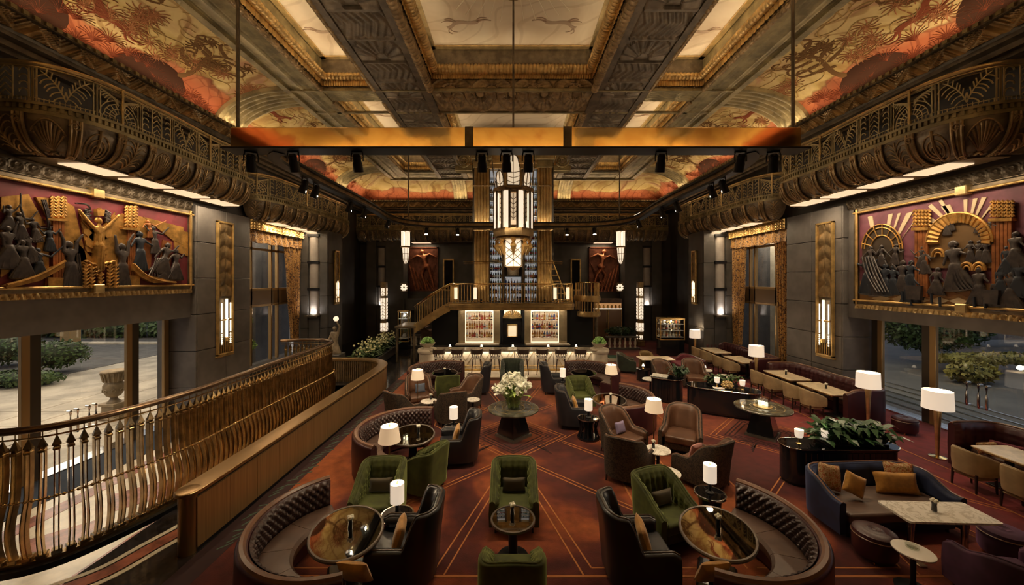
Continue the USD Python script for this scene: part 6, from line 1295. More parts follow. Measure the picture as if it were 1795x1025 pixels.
def wine_cab():
    D = 25.6; t = thing('wine_cabinet', 'brown wine cabinet with two glazed doors and lit top shelf at the back right', 'cabinet', ((1065 - CX) / F * D, D, 0))
    part('carcass', cbox(-1.0, 1.0, 0, .6, 0, 3.0, .02), cabm, t)
    for q in (-1, 1):
        part('door', [cbox(q * .5 - .46, q * .5 + .46, -.05, 0, .3, 2.25, .01)], mat('door_brown', (.16, .09, .05), .25, .2), t); part('door_frame', [cbox(q * .5 - .47, q * .5 - .43, -.08, -.04, .3, 2.25, .005), cbox(q * .5 + .43, q * .5 + .47, -.08, -.04, .3, 2.25, .005)], gilt, t)
        part('handle', tube([(q * .08, -.1, 1.0), (q * .08, -.1, 1.4)], .02, 6), chrome, t)
    part('lit_shelf', cbox(-.95, .95, -.04, 0, 2.3, 2.36, .005), lamp_white, t); part('glow_back', box(-.93, .93, -.02, -.01, 2.38, 2.7), mat('amber_glow', (.3, .14, .05), .5, emission_color=(1, .5, .2), emission_strength=.25), t)
    for k in range(7): part('shelf_ornament', lathe([(0, 2.37), (.07, 2.37), (.09, 2.47), (.04, 2.6), (0, 2.6)], 10, (-.8 + k * .27, -.02)), gilt, t)
wine_cab()
def display(label, u, D, w, z0, z1, name='display_cabinet', bott=True):
    t = thing(name, label, 'display cabinet', ((u - CX) / F * D, D, 0))
    part('plinth', cbox(-w / 2, w / 2, -.3, .3, 0, z0, .02), black_lacquer, t); part('plinth_trim', [cbox(-w / 2 - .02, w / 2 + .02, -.32, .32, z0 - .04, z0, .005)], gilt, t)
    for a in (-1, 1):
        for b in (-1, 1): part('post', cbox(a * w / 2 - .02, a * w / 2 + .02, b * .28 - .02, b * .28 + .02, z0, z1, .004), gilt, t)
    part('top', cbox(-w / 2 - .03, w / 2 + .03, -.33, .33, z1, z1 + .08, .01), gilt, t); part('back', box(-w / 2, w / 2, .27, .29, z0, z1), mat('mirror_back', (.5, .45, .38), .1, .9), t)
    n = 3
    for k in range(n): part('shelf', cbox(-w / 2, w / 2, -.27, .27, z0 + (z1 - z0) * (k + .3) / n - .02, z0 + (z1 - z0) * (k + .3) / n, .004), glass_shelf, t)
    part('strip_lamp', cbox(-w / 2 + .05, w / 2 - .05, -.1, .0, z1 - .04, z1 - .01, .004), lamp_white, t)
    ball_light(((u - CX) / F * D, D - .15, z1 - .15), .04, 60, (1, .9, .75))
    return [z0 + (z1 - z0) * (k + .3) / n for k in range(n)], (u - CX) / F * D, D
zs, x, D = display('glass drinks cart cabinet of bottles beside the right dining wall', 1175, 21.5, 1.35, .95, 2.05, 'drinks_cart')
for k, z in enumerate(zs):
    for j in range(7): bottle((x - .55 + j * .18, D + .02, z), rng.choice([0, 5, 2, 3]), rng.randrange(4), f'{ORD[j]} bottle from the left, {["lower", "middle", "upper"][k]} shelf of the drinks cart', f'bottles on the {["lower", "middle", "upper"][k]} cart shelf', 1.18)
zs, x, D = display('slim glass display cabinet of glassware by the left stair foot', 709, 23.5, .62, .5, 2.3)
for k, z in enumerate(zs):
    g = thing('glass_jug', f'glass jug on the {["lower", "middle", "upper"][k]} shelf of the slim display cabinet', 'glass jug', (x, D, z)); part('body', lathe([(0, 0), (.1, 0), (.13, .12), (.07, .25), (.08, .3), (.06, .3), (.05, .24), (.1, .12), (0, .02)], 14), mat('clear_glass', (.8, .82, .82), .05, transmission_weight=.6), g); part('handle', tube([(.08, 0, .26), (.16, 0, .2), (.12, 0, .1)], .01, 5), MATS['clear_glass'], g)
for s, u0, u1, D, w in ((1, 1064, 1118, 23.3, 'right'), (-1, 717, 742, 24.0, 'left')):
    x0, x1 = (u0 - CX) / F * D, (u1 - CX) / F * D
    t = thing('stone_balustrade', f'low pale stone balustrade with dark rail at the back {w}', 'balustrade'); n = max(3, int((x1 - x0) / .28))
    part('rail', [cbox(x0 - .1, x1 + .1, D - .12, D + .12, .72, .8, .01), cbox(x0 - .1, x1 + .1, D - .12, D + .12, 0, .1, .01)], stone_dark, t)
    for k in range(n): part('stone_baluster', lathe([(0, .1), (.07, .1), (.07, .15), (.045, .2), (.09, .34), (.05, .56), (.07, .65), (.07, .72), (0, .72)], 12, (x0 + (x1 - x0) * (k + .5) / n, D)), stone_pale, t)
    if s > 0: bush('hedge_trough', 'dark green leafy hedge trough behind the right stone balustrade', 'plant trough', ((x0 + x1) / 2, D + .5, 1.05), ((x1 - x0) / 2, .3, .28), 500, leaf_d, 21, leaf=.1)
for s, (xa, xb) in ((-1, (-5.1, -4.3)), (1, (4.3, 5.05))):
    t = thing('gilt_mirror', f'tall narrow gilt framed dark mirror on the back wall, {"left" if s < 0 else "right"} of the tower', 'mirror', (0, YB, 0))
    part('glass', box(xa, xb, -.04, -.02, 3.6, 5.75), black_gloss, t); part('frame', [cbox(xa, xa + .09, -.1, 0, 3.5, 5.8, .01), cbox(xb - .09, xb, -.1, 0, 3.5, 5.8, .01), cbox(xa, xb, -.1, 0, 5.72, 5.82, .01), cbox(xa, xb, -.1, 0, 3.48, 3.58, .01)], gilt, t)
# statue and long planter left of the hall
stt = thing('stone_statue', 'pale stone statue holding a light globe on a dark plinth, back left', 'statue', (-8.3, 17.6, 0))
part('plinth', [cbox(-.45, .45, -.45, .45, 0, .25, .03), cbox(-.35, .35, -.35, .35, .25, .85, .02)], stone_dark, stt)
fg = union([hullm([(0, 0, 1.0, .2), (0, 0, 1.5, .13)]), hullm([(-.12, 0, 1.78, .09), (.12, 0, 1.78, .09), (0, 0, 1.5, .13)]), hullm([(0, 0, 1.9, .05), (0, 0, 1.98, .08)]), hullm([(0, -.02, 2.03, .09), (0, 0, 1.98, .08)]), hullm([(.14, 0, 1.8, .06), (.25, -.05, 2.1, .045)]), hullm([(.25, -.05, 2.1, .045), (.12, -.08, 2.36, .035)]), hullm([(-.14, 0, 1.8, .06), (-.22, -.1, 1.5, .045)]), hullm([(-.1, 0, .9, .16), (.12, 0, .9, .16), (0, 0, 1.25, .17)])])
part('figure', fg, mat('statue_stone', (.28, .22, .15), .6, var=(5, .3, None)), stt, smooth=60); part('globe', move(trimesh.creation.icosphere(2, .12), (.1, -.08, 2.48)), lamp_soft, stt, 'lit round globe')
pl = thing('orchid_planter', 'long dark stone planter of white orchids and greenery at the back left', 'planter', (-7.15, 19.9, 0), .05)
part('trough', [cbox(-.5, .5, -2.6, 2.6, 0, .5, .03), cbox(-.56, .56, -2.66, 2.66, .42, .5, .02)], stone_dark, pl)
g = np.random.default_rng(8)
def leaves(n, r, lo, hi, size, seed):
    """n blade leaves springing from a bed; r: half extents of the bed"""
    g = np.random.default_rng(seed); V, Fc = [], []
    for k in range(n):
        b = np.array([g.uniform(-r[0], r[0]), g.uniform(-r[1], r[1]), 0]); a = g.uniform(0, 2 * PI); l = size * g.uniform(.6, 1.3); h = g.uniform(lo, hi); d = np.array([math.cos(a), math.sin(a), 0]); s = np.array([-d[1], d[0], 0]) * l * .16
        pts = [b, b + d * l * .35 + (0, 0, h * .8), b + d * l * .75 + (0, 0, h), b + d * l * 1.1 + (0, 0, h * .7)]; i = len(V)
        V += [pts[0], pts[1] - s, pts[1] + s, pts[2] - s * .8, pts[2] + s * .8, pts[3]]; Fc += [(i, i + 1, i + 2), (i + 1, i + 3, i + 4), (i + 1, i + 4, i + 2), (i + 3, i + 5, i + 4)]
    return TM(V, Fc)
part('greenery', move(leaves(420, (.42, 2.5), .15, .5, .45, 9), (0, 0, .48)), leaf_g, pl, kind='stuff', smooth=False)
fl = []
for k in range(170):
    p = np.array([g.uniform(-.4, .4), g.uniform(-2.4, 2.4), g.uniform(.75, 1.3)]); fl.append(move(trimesh.creation.icosphere(0, .055), p))
part('orchid_bloom', fl, mat('orchid', (.62, .60, .34), .6), pl, kind='stuff')
part('flower_stem', [tube([(g.uniform(-.3, .3), y, .5), (g.uniform(-.4, .4), y + .1, 1.2)], .012, 4) for y in np.linspace(-2.3, 2.3, 22)], leaf_g, pl, kind='stuff')
# ------------------------------------------------------------------ upholstery
def leather(name, c, rough=.38, **k): return mat(name, c, rough, var=(3, .18, None), bump=(90, .12, .004), coat_weight=.15, coat_roughness=.3, **k)
black_leather = leather('black_leather', (.020, .020, .025), .34)
brown_leather = leather('brown_leather', (.13, .062, .035), .4); seat_leather = leather('seat_leather', (.115, .068, .050), .42); tuft_leather = leather('tufted_leather', (.048, .024, .022), .33)
burgundy = leather('burgundy_leather', (.050, .012, .016), .4); rim_leather = leather('rim_leather', (.20, .10, .06), .35)
green_velvet = mat('green_velvet', (.050, .058, .009), .8, var=(4, .35, None), sheen_weight=.8, sheen_tint=(.6, .7, .25), sheen_roughness=.4)
dark_green = mat('dark_green_velvet', (.018, .028, .016), .8, var=(4, .3, None), sheen_weight=.4)
blue_velvet = mat('blue_velvet', (.008, .014, .050), .75, var=(4, .3, None), sheen_weight=.25, sheen_tint=(.3, .4, .8)); purple_velvet = mat('purple_velvet', (.035, .010, .028), .8, var=(4, .35, None), sheen_weight=.5, sheen_tint=(.7, .3, .6))
cream_hide = mat('cream_upholstery', (.42, .31, .17), .55, var=(4, .12, None)); mustard = mat('mustard_velvet', (.46, .22, .035), .8, var=(8, .2, None), sheen_weight=.4)
floral = raw_mat('floral_cloth', {'tc': ('texture_coordinate', {}), 'n': ('noise_texture', {'scale': 22.0, 'detail': 3.0, 'distortion': 1.0}), 'r': ('rgb_ramp', {'ramp': [(0, (.10, .05, .02)), (.42, (.35, .18, .05)), (.5, (.62, .48, .28)), (.58, (.40, .10, .03)), (1, (.15, .14, .05))]}), 'p': ('principled_bsdf', {'roughness': .8})}, [('tc.object', 'n.vector'), ('n.fac', 'r.fac'), ('r.color', 'p.base_color')], 'p.BSDF')
damask = raw_mat('dark_damask', {'tc': ('texture_coordinate', {}), 'n': ('noise_texture', {'scale': 16.0, 'detail': 2.0, 'distortion': 2.0}), 'r': ('rgb_ramp', {'ramp': [(0, (.018, .014, .010)), (.46, (.022, .016, .012)), (.52, (.065, .042, .026)), (1, (.05, .034, .02))]}), 'p': ('principled_bsdf', {'roughness': .75})}, [('tc.object', 'n.vector'), ('n.fac', 'r.fac'), ('r.color', 'p.base_color')], 'p.BSDF')
wood_leg = mat('dark_leg_wood', (.03, .016, .012), .35)
def face(dx, dy): return math.atan2(dy, dx) + PI / 2
def smooth01(x): x = np.clip(x, 0, 1); return x * x * (3 - 2 * x)
class Shell:
    """a back-and-arms wall along a plan path; up to zt, leaning back by rake where it is the back"""
    def __init__(self, path, zt, thick, rake=0.0, back=None):
        self.p = np.asarray(path, float); self.zt, self.th = np.asarray(zt, float), thick
        t = np.gradient(self.p, axis=0); t /= np.linalg.norm(t, axis=1, keepdims=True); self.n = np.stack([-t[:, 1], t[:, 0]], 1)      # outward for clockwise paths
        self.rake = rake; self.bk = np.zeros(len(self.p)) if back is None else back
    def pt(self, o, z):
        """o: (n,) offset, z: (n,) height -> (n,3)"""
        q = self.p + self.n * np.asarray(o)[:, None] if np.ndim(o) else self.p + self.n * o
        z = np.broadcast_to(z, (len(self.p),)); q = q + np.stack([0 * z, self.rake * self.bk * np.maximum(z - .4, 0)], 1)
        return np.column_stack([q, z])
    def outer(self, zb):
        h, e = self.th / 2, self.th * .3; z = self.zt
        cols = [self.pt(h, zb), self.pt(h + .01, zb + (z - zb) * .5), self.pt(h, z - e), self.pt(h * .7, z - e * .3), self.pt(0, z), self.pt(-h * .7, z - e * .3), self.pt(-h, z - e), self.pt(-h, zb + (z - zb) * .4), self.pt(-h, zb)]
        S = np.stack(cols + cols[:1], 1); m = grid(S); k = len(cols); tri = np.array([(0, i, i + 1) for i in range(1, k - 1)])
        for e_, fl in ((0, 1), (-1, 0)):
            b_ = len(m.vertices); m = trimesh.Trimesh(np.vstack([m.vertices, S[e_, :k]]), np.vstack([m.faces, b_ + (tri[:, ::-1] if fl else tri)]), process=False)
        return m if m.volume > 0 else TMflip(m)
    def pad(self, zb, depth, fun, m=16, top=.02, trim=2):
        """upholstered inner face; fun(s, z01) is the stuffing height 0..1"""
        s = np.concatenate([[0], np.cumsum(np.linalg.norm(np.diff(self.p, axis=0), axis=1))]); rows = []
        for j in range(m + 1):
            a = j / m; z = zb + (self.zt - top - zb) * a; edge = min(1, 5 * a, 5 * (1 - a)) ** .5
            h = fun(s, np.full(len(s), a)); ends = np.clip(np.minimum(s, s[-1] - s) / .05, 0, 1) ** .5
            rows.append(self.pt(-self.th / 2 - depth * (.15 + .85 * h) * edge * ends, z))
        g = grid(np.stack(rows, 1)); c = self.p.mean(0); return g
    def rim(self, r, dz=0.0, o=0.0): return tube(self.pt(o, self.zt + dz), r, 7)
def upath(w, d, r, n=40):
    """U in plan, open to -y, running from the left front round the back to the right front (clockwise)"""
    h = w / 2; pts = [(-h, -d / 2)] + [(-h, y) for y in np.linspace(-d / 2, d / 2 - r, 8)[1:]]
    pts += [(-h + r - r * math.cos(a), d / 2 - r + r * math.sin(a)) for a in np.linspace(0, PI / 2, 8)[1:]]
    pts += [(x, d / 2) for x in np.linspace(-h + r, h - r, 6)[1:]]; pts += [(h - r + r * math.sin(a), d / 2 - r + r * math.cos(a)) for a in np.linspace(0, PI / 2, 8)[1:]]
    pts += [(h, y) for y in np.linspace(d / 2 - r, -d / 2, 8)[1:]]
    p = np.array(pts); s = np.concatenate([[0], np.cumsum(np.linalg.norm(np.diff(p, axis=0), axis=1))]); q = np.linspace(0, s[-1], n)
    return np.column_stack([np.interp(q, s, p[:, 0]), np.interp(q, s, p[:, 1])])
def diamond(ps, pz, hz):
    def f(s, a):
        u, v = s / ps, a * hz / pz; return (np.abs(np.cos(PI * (u + v))) * np.abs(np.cos(PI * (u - v)))) ** .45
    return f
def channels(ps): return lambda s, a: np.abs(np.sin(PI * s / ps)) ** .5 * (1 - .25 * np.abs(np.sin(2 * PI * a * 2)) ** 8)
def plain(s, a): return np.full(len(s), .6)
def armchair(name, label, w, d, arm, back, y0, y1, m_out, m_in, m_seat, pad, rake=.12, r=.2, thick=.10, seat_z=.44, legs=True, group=None, zb=.12, loc=(0, 0, 0), rz=0, bump_top=.04, piping=None, flare=0.0, cat='armchair'):
    t = thing(name, label, cat, loc, rz, group); p = upath(w, d, r, 64)
    if flare: p[:, 0] += np.sign(p[:, 0]) * flare * np.clip((-p[:, 1]) / d + .1, 0, 1)
    k = smooth01((p[:, 1] - y0) / (y1 - y0)); zt = arm + (back - arm) * k + bump_top * np.cos(np.clip(p[:, 0] / (w * .5), -1, 1) * PI / 2) * smooth01((p[:, 1] - d / 2 + .12) / .1)
    zt = zt - .05 * smooth01((-p[:, 1] - d / 2 + .1) / .1)
    bk = smooth01((p[:, 1]) / (d / 2)); sh = Shell(p, zt, thick, rake, bk)
    part('outer_shell', sh.outer(zb), m_out, t, smooth=50)
    part('back_pad', sh.pad(seat_z - .06, .075, pad, 20), m_in, t, smooth=60)
    part('piping', sh.rim(.013, .0), piping or m_in, t)
    h = w / 2 - thick / 2 - .01
    part('seat_cushion', rbox(-h, h, -d / 2 - .02, d / 2 - thick / 2 - .02, seat_z - .16, seat_z + .02, .05), m_seat, t); part('seat_base', cbox(-h, h, -d / 2 + .02, d / 2 - .05, min(zb, seat_z - .2), seat_z - .15, .02), m_out, t)
    if legs:
        for sx_ in (-1, 1):
            for sy_ in (-1, 1): part('leg', tube([(sx_ * (w / 2 - .06), sy_ * (d / 2 - .07), zb + .02), (sx_ * (w / 2 - .05), sy_ * (d / 2 - .05), 0)], [.028, .016], 8), wood_leg, t)
    return t
def cushion(label, m, loc, w, h, th, rz=0.0, rx=0.0, ry=0.0, group=None, name='cushion'):
    """throw cushion: w wide, h high, standing on its lower edge, facing -y before turning"""
    n = 15; u = np.linspace(-1, 1, n); U, V = np.meshgrid(u, u, indexing='ij'); puff = ((1 - U ** 4) * (1 - V ** 4)) ** .5; pin = 1 - .07 * (U ** 2 * (1 - V ** 2) * 0 + (1 - np.abs(U)) * V ** 2 + (1 - np.abs(V)) * U ** 2)
    X_, Z_ = U * w / 2 * pin, V * h / 2 * pin; f = grid(np.stack([X_, -th / 2 * puff, Z_], -1)); b_ = TMflip(grid(np.stack([X_, th / 2 * puff, Z_], -1)))
    g = join([f, b_]); g = move(g, rx=rx, ry=ry); g.apply_translation((0, 0, -g.bounds[0][2]))
    t = thing(name, label, 'cushion', loc, rz, group); part('cover', g, m, t, smooth=60); return t
# --- green velvet armchairs
GC = dict(w=.74, d=.74, arm=.60, back=.93, y0=-.34, y1=.36, m_out=green_velvet, m_in=green_velvet, m_seat=green_velvet, pad=channels(.115), rake=.16, r=.12, bump_top=.02)
green = None
def green_chair(x, y, fx, fy, label):
    global green
    if green is None: green = armchair('armchair', label, loc=(x, y, 0), rz=face(fx, fy), **GC)
    else: dup(green, (x, y, 0), face(fx, fy), label)
green_chair(.03, 6.72, 0, -1, 'olive green velvet armchair facing the camera at the middle front table')
green_chair(0, 4.92, 0, 1, 'olive green velvet armchair seen from behind at the bottom middle edge')
green_chair(-2.38, 6.72, .05, -1, 'olive green velvet armchair behind the front left mirror-topped table')
green_chair(-1.88, 7.75, -.9, .4, 'olive green velvet armchair turned with its back, left of the middle')
green_chair(2.58, 6.32, .35, -.95, 'olive green velvet armchair beside the black wing chair at front right')
green_chair(2.3, 12.75, .1, -1, 'olive green velvet armchair beyond the right middle oval table')
green_chair(-2.35, 13.62, -.25, .95, 'olive green velvet armchair seen from behind, far left by the bar')
armchair('armchair', 'dark green armchair in the centre aisle just before the bar', loc=(0, 15.25, 0), rz=face(0, -1), **{**GC, 'm_out': dark_green, 'm_in': dark_green, 'm_seat': dark_green, 'back': 1.0, 'w': .85})
velvet_brown = mat('brown_velvet', (.06, .045, .02), .8, sheen_weight=.4)
cushion('dark olive lumbar cushion on the middle green armchair', velvet_brown, (.03, 6.83, .47), .42, .24, .11, 0, rx=-.2); cushion('dark olive lumbar cushion on the green armchair behind the front left table', velvet_brown, (-2.38, 6.82, .47), .42, .24, .11, .05, rx=-.2); cushion('dark olive lumbar cushion on the front right green armchair', velvet_brown, (2.55, 6.42, .47), .42, .24, .11, face(.35, -.95), rx=-.2)
# --- black leather wing chairs
WC = dict(w=.80, d=.84, arm=.64, back=1.10, y0=.08, y1=.24, m_out=black_leather, m_in=black_leather, m_seat=black_leather, pad=plain, rake=.14, r=.26, thick=.12, bump_top=.03, piping=leather('edge_leather', (.10, .075, .06), .35))
wing = None
for x, y, fx, fy, lb in ((1.82, 5.45, 1, .05, 'black leather wing armchair at the front right table'), (-1.58, 5.5, -1, .0, 'black leather wing armchair at the front left table'), (-1.3, 9.0, -1, -.1, 'black leather wing armchair beside the second left table'), (-1.35, 14.35, -1, 0, 'black leather wing armchair at the far left table before the bar'), (1.6, 14.4, 1, 0, 'black leather wing armchair at the far right table before the bar'), (1.82, 11.15, 1, -.1, 'black leather wing armchair at the right middle table')):
    if wing is None: wing = armchair('wing_chair', lb, loc=(x, y, 0), rz=face(fx, fy), **WC)
    else: dup(wing, (x, y, 0), face(fx, fy), lb)
cushion('mustard cushion on the front right black wing chair', mustard, (1.86, 5.36, .47), .42, .40, .14, face(1, -.15), rx=-.3); cushion('mustard cushion on the front left black wing chair', mustard, (-1.62, 5.40, .47), .42, .40, .14, face(-1, -.2), rx=-.3); cushion('mustard cushion on the black wing chair by the second left table', mustard, (-1.32, 8.9, .47), .42, .40, .13, face(-1, -.1), rx=-.3); cushion('mustard cushion on the black wing chair at the right middle table', mustard, (1.84, 11.05, .47), .42, .40, .13, face(1, -.1), rx=-.3)
# --- brown armchairs with dark damask backs
BC = dict(w=.82, d=.80, arm=.60, back=1.0, y0=-.08, y1=.30, m_out=damask, m_in=brown_leather, m_seat=brown_leather, pad=plain, rake=.2, r=.30, thick=.09, bump_top=.05, flare=.08, piping=rim_leather)
bch = None
for x, y, fx, fy, lb in ((2.72, 9.36, .55, -.85, 'brown leather armchair left of the marble tables, facing the camera'), (2.5, 8.2, .5, .85, 'brown armchair with dark damask back, nearest left of the marble tables'), (4.28, 9.5, -.5, -.85, 'brown leather armchair right of the marble tables, facing the camera'), (4.05, 8.0, -.5, .85, 'brown armchair with dark damask back, nearest right of the marble tables'),
        (-3.3, 11.35, .6, .8, 'brown armchair with damask back beside the bronze parapet'), (-1.85, 11.4, -.35, .93, 'brown armchair with damask back behind the second left sofa'), (-1.55, 12.7, -.8, -.6, 'brown leather armchair at the far left group, facing left'), (-3.15, 12.75, .4, -.9, 'brown leather armchair at the far left group, facing the camera'),
        (6.1, 15.0, .3, -.95, 'brown leather armchair behind the black console planter, left one'), (7.32, 15.15, -.2, -1, 'brown leather armchair behind the black console planter, right one')):
    if bch is None: bch = armchair('club_chair', lb, loc=(x, y, 0), rz=face(fx, fy), **BC)
    else: dup(bch, (x, y, 0), face(fx, fy), lb)
cushion('pale lilac cushion on the left marble-table armchair', mat('lilac', (.25, .2, .33), .8), (2.70, 9.43, .47), .32, .28, .12, face(.55, -.85), rx=-.3); cushion('pale blue cushion on the far left brown armchair', mat('slate_blue', (.10, .12, .17), .8), (-3.14, 12.83, .47), .34, .3, .12, face(.4, -.9), rx=-.3); cushion('dusty pink cushion on the nearest left damask armchair', mat('dusty_pink', (.42, .2, .18), .8), (2.62, 8.36, .47), .36, .32, .12, face(.5, .85), rx=-.3); cushion('dusty pink cushion on the nearest right damask armchair', MATS['dusty_pink'], (3.95, 8.12, .47), .36, .32, .12, face(-.5, .85), rx=-.3)
# --- curved tufted banquettes
ban = None
def banquette(x, y, deg, label):
    """deg: the direction from the middle to the middle of the back"""
    global ban
    loc, rz = (x, y, 0), math.radians(deg - 180)
    if ban is not None: return dup(ban, loc, rz, label)
    t = ban = thing('curved_banquette', label, 'sofa', loc, rz); half = math.radians(83); a = np.linspace(PI + half, PI - half, 150); R = 1.25
    sh = Shell(np.column_stack([R * np.cos(a), R * np.sin(a)]), np.full(150, .86), .16)
    part('outer_shell', sh.outer(.04), burgundy, t, smooth=50); part('tufted_back', sh.pad(.42, .085, diamond(.125, .13, .42), 26), tuft_leather, t, smooth=60); part('rim_roll', sh.rim(.05, -.015), rim_leather, t, 'brown leather rim')
    bt = []
    for k in range(27):
        for j in range(3):
            aa = PI + half - (k + .5 + .5 * (j % 2)) * 2 * half / 27.6; z = .50 + j * .12; r = R - .10; bt.append(move(trimesh.creation.icosphere(0, .012), (r * math.cos(aa), r * math.sin(aa), z)))
    part('buttons', bt, tuft_leather, t, kind='stuff')
    for k in range(5):
        a0, a1 = PI - half + 2 * half * k / 5 + .004, PI - half + 2 * half * (k + 1) / 5 - .004
        part('seat_cushion', lathe([(.70, .28), (.68, .32), (.68, .40), (.72, .445), (1.12, .445), (1.15, .42), (1.15, .28), (.70, .28)], 14, a0=a0, a1=a1), seat_leather, t)
        for aa in (a0, a1): part('seat_side', TM([(r * math.cos(aa), r * math.sin(aa), z) for r, z in ((.70, .28), (.68, .32), (.68, .40), (.72, .445), (1.12, .445), (1.15, .28))], [(0, 1, 2), (0, 2, 3), (0, 3, 4), (0, 4, 5)]), seat_leather, t)
    part('base', lathe([(.78, .05), (.78, .29), (1.16, .29), (1.16, .05), (.78, .05)], 40, a0=PI - half, a1=PI + half), burgundy, t)
    for q in (-1, 1):
        aa = PI + q * half; part('end_panel', hull_box([(r * math.cos(aa) + e * -math.sin(aa) * q, r * math.sin(aa) + e * math.cos(aa) * q, z) for r in (.72, 1.16) for e in (-.03, .02) for z in (.05, .42)]), burgundy, t)
    return t
def hull_box(pts): return trimesh.convex.convex_hull(np.array(pts))
banquette(-2.45, 5.55, 209, 'curved dark tufted banquette round the front left mirror-topped table'); banquette(-2.35, 8.9, 163, 'curved dark tufted banquette round the second left table beside the parapet'); banquette(-2.75, 14.75, 139, 'curved dark tufted banquette at the far left before the bar')
banquette(3.0, 5.55, -36, 'curved dark tufted banquette round the front right mirror-topped table'); banquette(2.95, 11.4, -22, 'curved dark tufted banquette at the right middle table'); banquette(2.85, 14.75, 36, 'curved dark tufted banquette at the far right before the bar')
cushion('mustard cushion at the near end of the front left banquette', mustard, (-1.98, 4.74, .46), .40, .38, .13, face(.1, 1), rx=-.5); cushion('mustard cushion at the near end of the front right banquette', mustard, (2.52, 4.74, .46), .40, .38, .13, face(-.1, 1), rx=-.5)
# --- tables
rim_m = mat('table_rim', (.16, .13, .11), .3, .5); mirror_top = mat('dark_mirror', (.42, .38, .33), .025, 1.0)
oval = None
for x, y, lb in ((-2.36, 5.37, 'oval mirror-topped table inside the front left banquette'), (2.92, 5.37, 'oval mirror-topped table inside the front right banquette'), (-2.30, 8.72, 'oval dark table inside the second left banquette'), (2.9, 11.25, 'oval dark table inside the right middle banquette'), (-2.6, 14.5, 'oval dark table inside the far left banquette'), (2.75, 14.5, 'oval dark table inside the far right banquette')):
    if oval is None:
        oval = thing('oval_table', lb, 'table', (x, y, 0), math.atan2(-x, y)); n = 40
        part('mirror_top', lathe([(0, .722), (.47, .722)], n, sy=1.25), mirror_top, oval, 'dark mirror table top'); part('rim', lathe([(.46, .70), (.47, .728), (.495, .73), (.505, .715), (.50, .69), (.46, .685), (0, .685)], n, sy=1.25), rim_m, oval)
        part('pedestal', lathe([(0, .10), (.16, .10), (.12, .4), (.13, .685), (0, .685)], 4, a0=PI / 4, a1=2 * PI + PI / 4), black_lacquer, oval); part('foot', cbox(-.26, .26, -.3, .3, 0, .1, .03), black_lacquer, oval)
    else: dup(oval, (x, y, 0), math.atan2(-x, y), lb)
def round_table(name, label, x, y, r, h, m_top, m_rim, foot=.2, col=.05, cat='table', group=None, sy=1.0):
    t = thing(name, label, cat, (x, y, 0), 0, group); part('top', lathe([(0, h - .03), (r - .01, h - .03), (r, h - .02), (r, h - .006), (r - .012, h), (0, h)], 36, sy=sy), m_top, t)
    if m_rim is not None: part('rim', lathe([(r - .005, h - .04), (r + .02, h - .03), (r + .02, h + .004), (r - .008, h + .006), (r - .005, h - .04)], 36, sy=sy), m_rim, t)
    part('column', lathe([(0, .02), (col * 1.3, .02), (col, .12), (col, h - .1), (col * 1.6, h - .03), (0, h - .03)], 16), black_metal, t); part('foot', lathe([(0, 0), (foot, 0), (foot, .015), (col * 1.3, .05), (0, .05)], 28), black_metal, t); return t
round_table('cocktail_table', 'round dark mirror-topped cocktail table between the two middle green chairs', .01, 5.84, .325, .6, mirror_top, rim_m, .24, .07)
sidet = None
for x, y, lb in ((-1.84, 6.02, 'round black side table with a lamp behind the front left wing chair'), (3.48, 6.63, 'round black side table with a lamp at the tip of the front right banquette'), (-1.5, 9.63, 'round black side table with a lamp by the second left wing chair'), (1.84, 13.75, 'round black side table with a lamp at the far right group')):
    if sidet is None:
        sidet = thing('side_table', lb, 'side table', (x, y, 0)); part('top', lathe([(0, .55), (.235, .55)], 28), black_gloss, sidet); part('rim', lathe([(.225, .52), (.24, .552), (.262, .553), (.265, .52), (.225, .51)], 28), chrome, sidet); part('drum', lathe([(0, .03), (.2, .03), (.17, .25), (.2, .52), (0, .52)], 20), black_lacquer, sidet); part('foot', lathe([(0, 0), (.22, 0), (.22, .03), (0, .03)], 20), rim_m, sidet)
    else: dup(sidet, (x, y, 0), 0, lb)
sl = thing('slatted_side_table', 'black slatted drum side table with a lamp beside the right middle wing chair', 'side table', (2.07, 10.24, 0)); part('top', lathe([(0, .52), (.27, .52), (.29, .535), (.27, .55), (0, .55)], 28), black_gloss, sl); part('top_ring', lathe([(.275, .545), (.295, .55), (.295, .535), (.275, .53)], 28), chrome, sl); part('foot', lathe([(0, 0), (.3, 0), (.3, .05), (0, .05)], 28), black_lacquer, sl); part('core', cyl(.12, .05, .52, 16), void_black, sl)
for a in np.arange(14) * 2 * PI / 14: part('slat', tube([(.27 * math.cos(a), .27 * math.sin(a), .05), (.21 * math.cos(a), .21 * math.sin(a), .28), (.27 * math.cos(a), .27 * math.sin(a), .52)], .02, 6), black_lacquer, sl)
mt = None
for x, y, r, h, lb in ((3.22, 8.33, .27, .55, 'small round marble table amid the four damask armchairs'), (3.07, 7.44, .25, .5, 'small round marble table behind the front right green chair'), (-2.58, 11.67, .26, .55, 'small round marble table by the parapet damask armchairs'), (-1.25, 11.98, .22, .5, 'small marble table edge beside the second left wing chair'), (5.3, 14.45, .3, .5, 'low round marble table left of the console planter armchairs'), (8.4, 14.9, .3, .5, 'low round marble table right of the console planter armchairs')):
    t = round_table('marble_table', lb, x, y, r, h, marble_top, None, .18, .035)
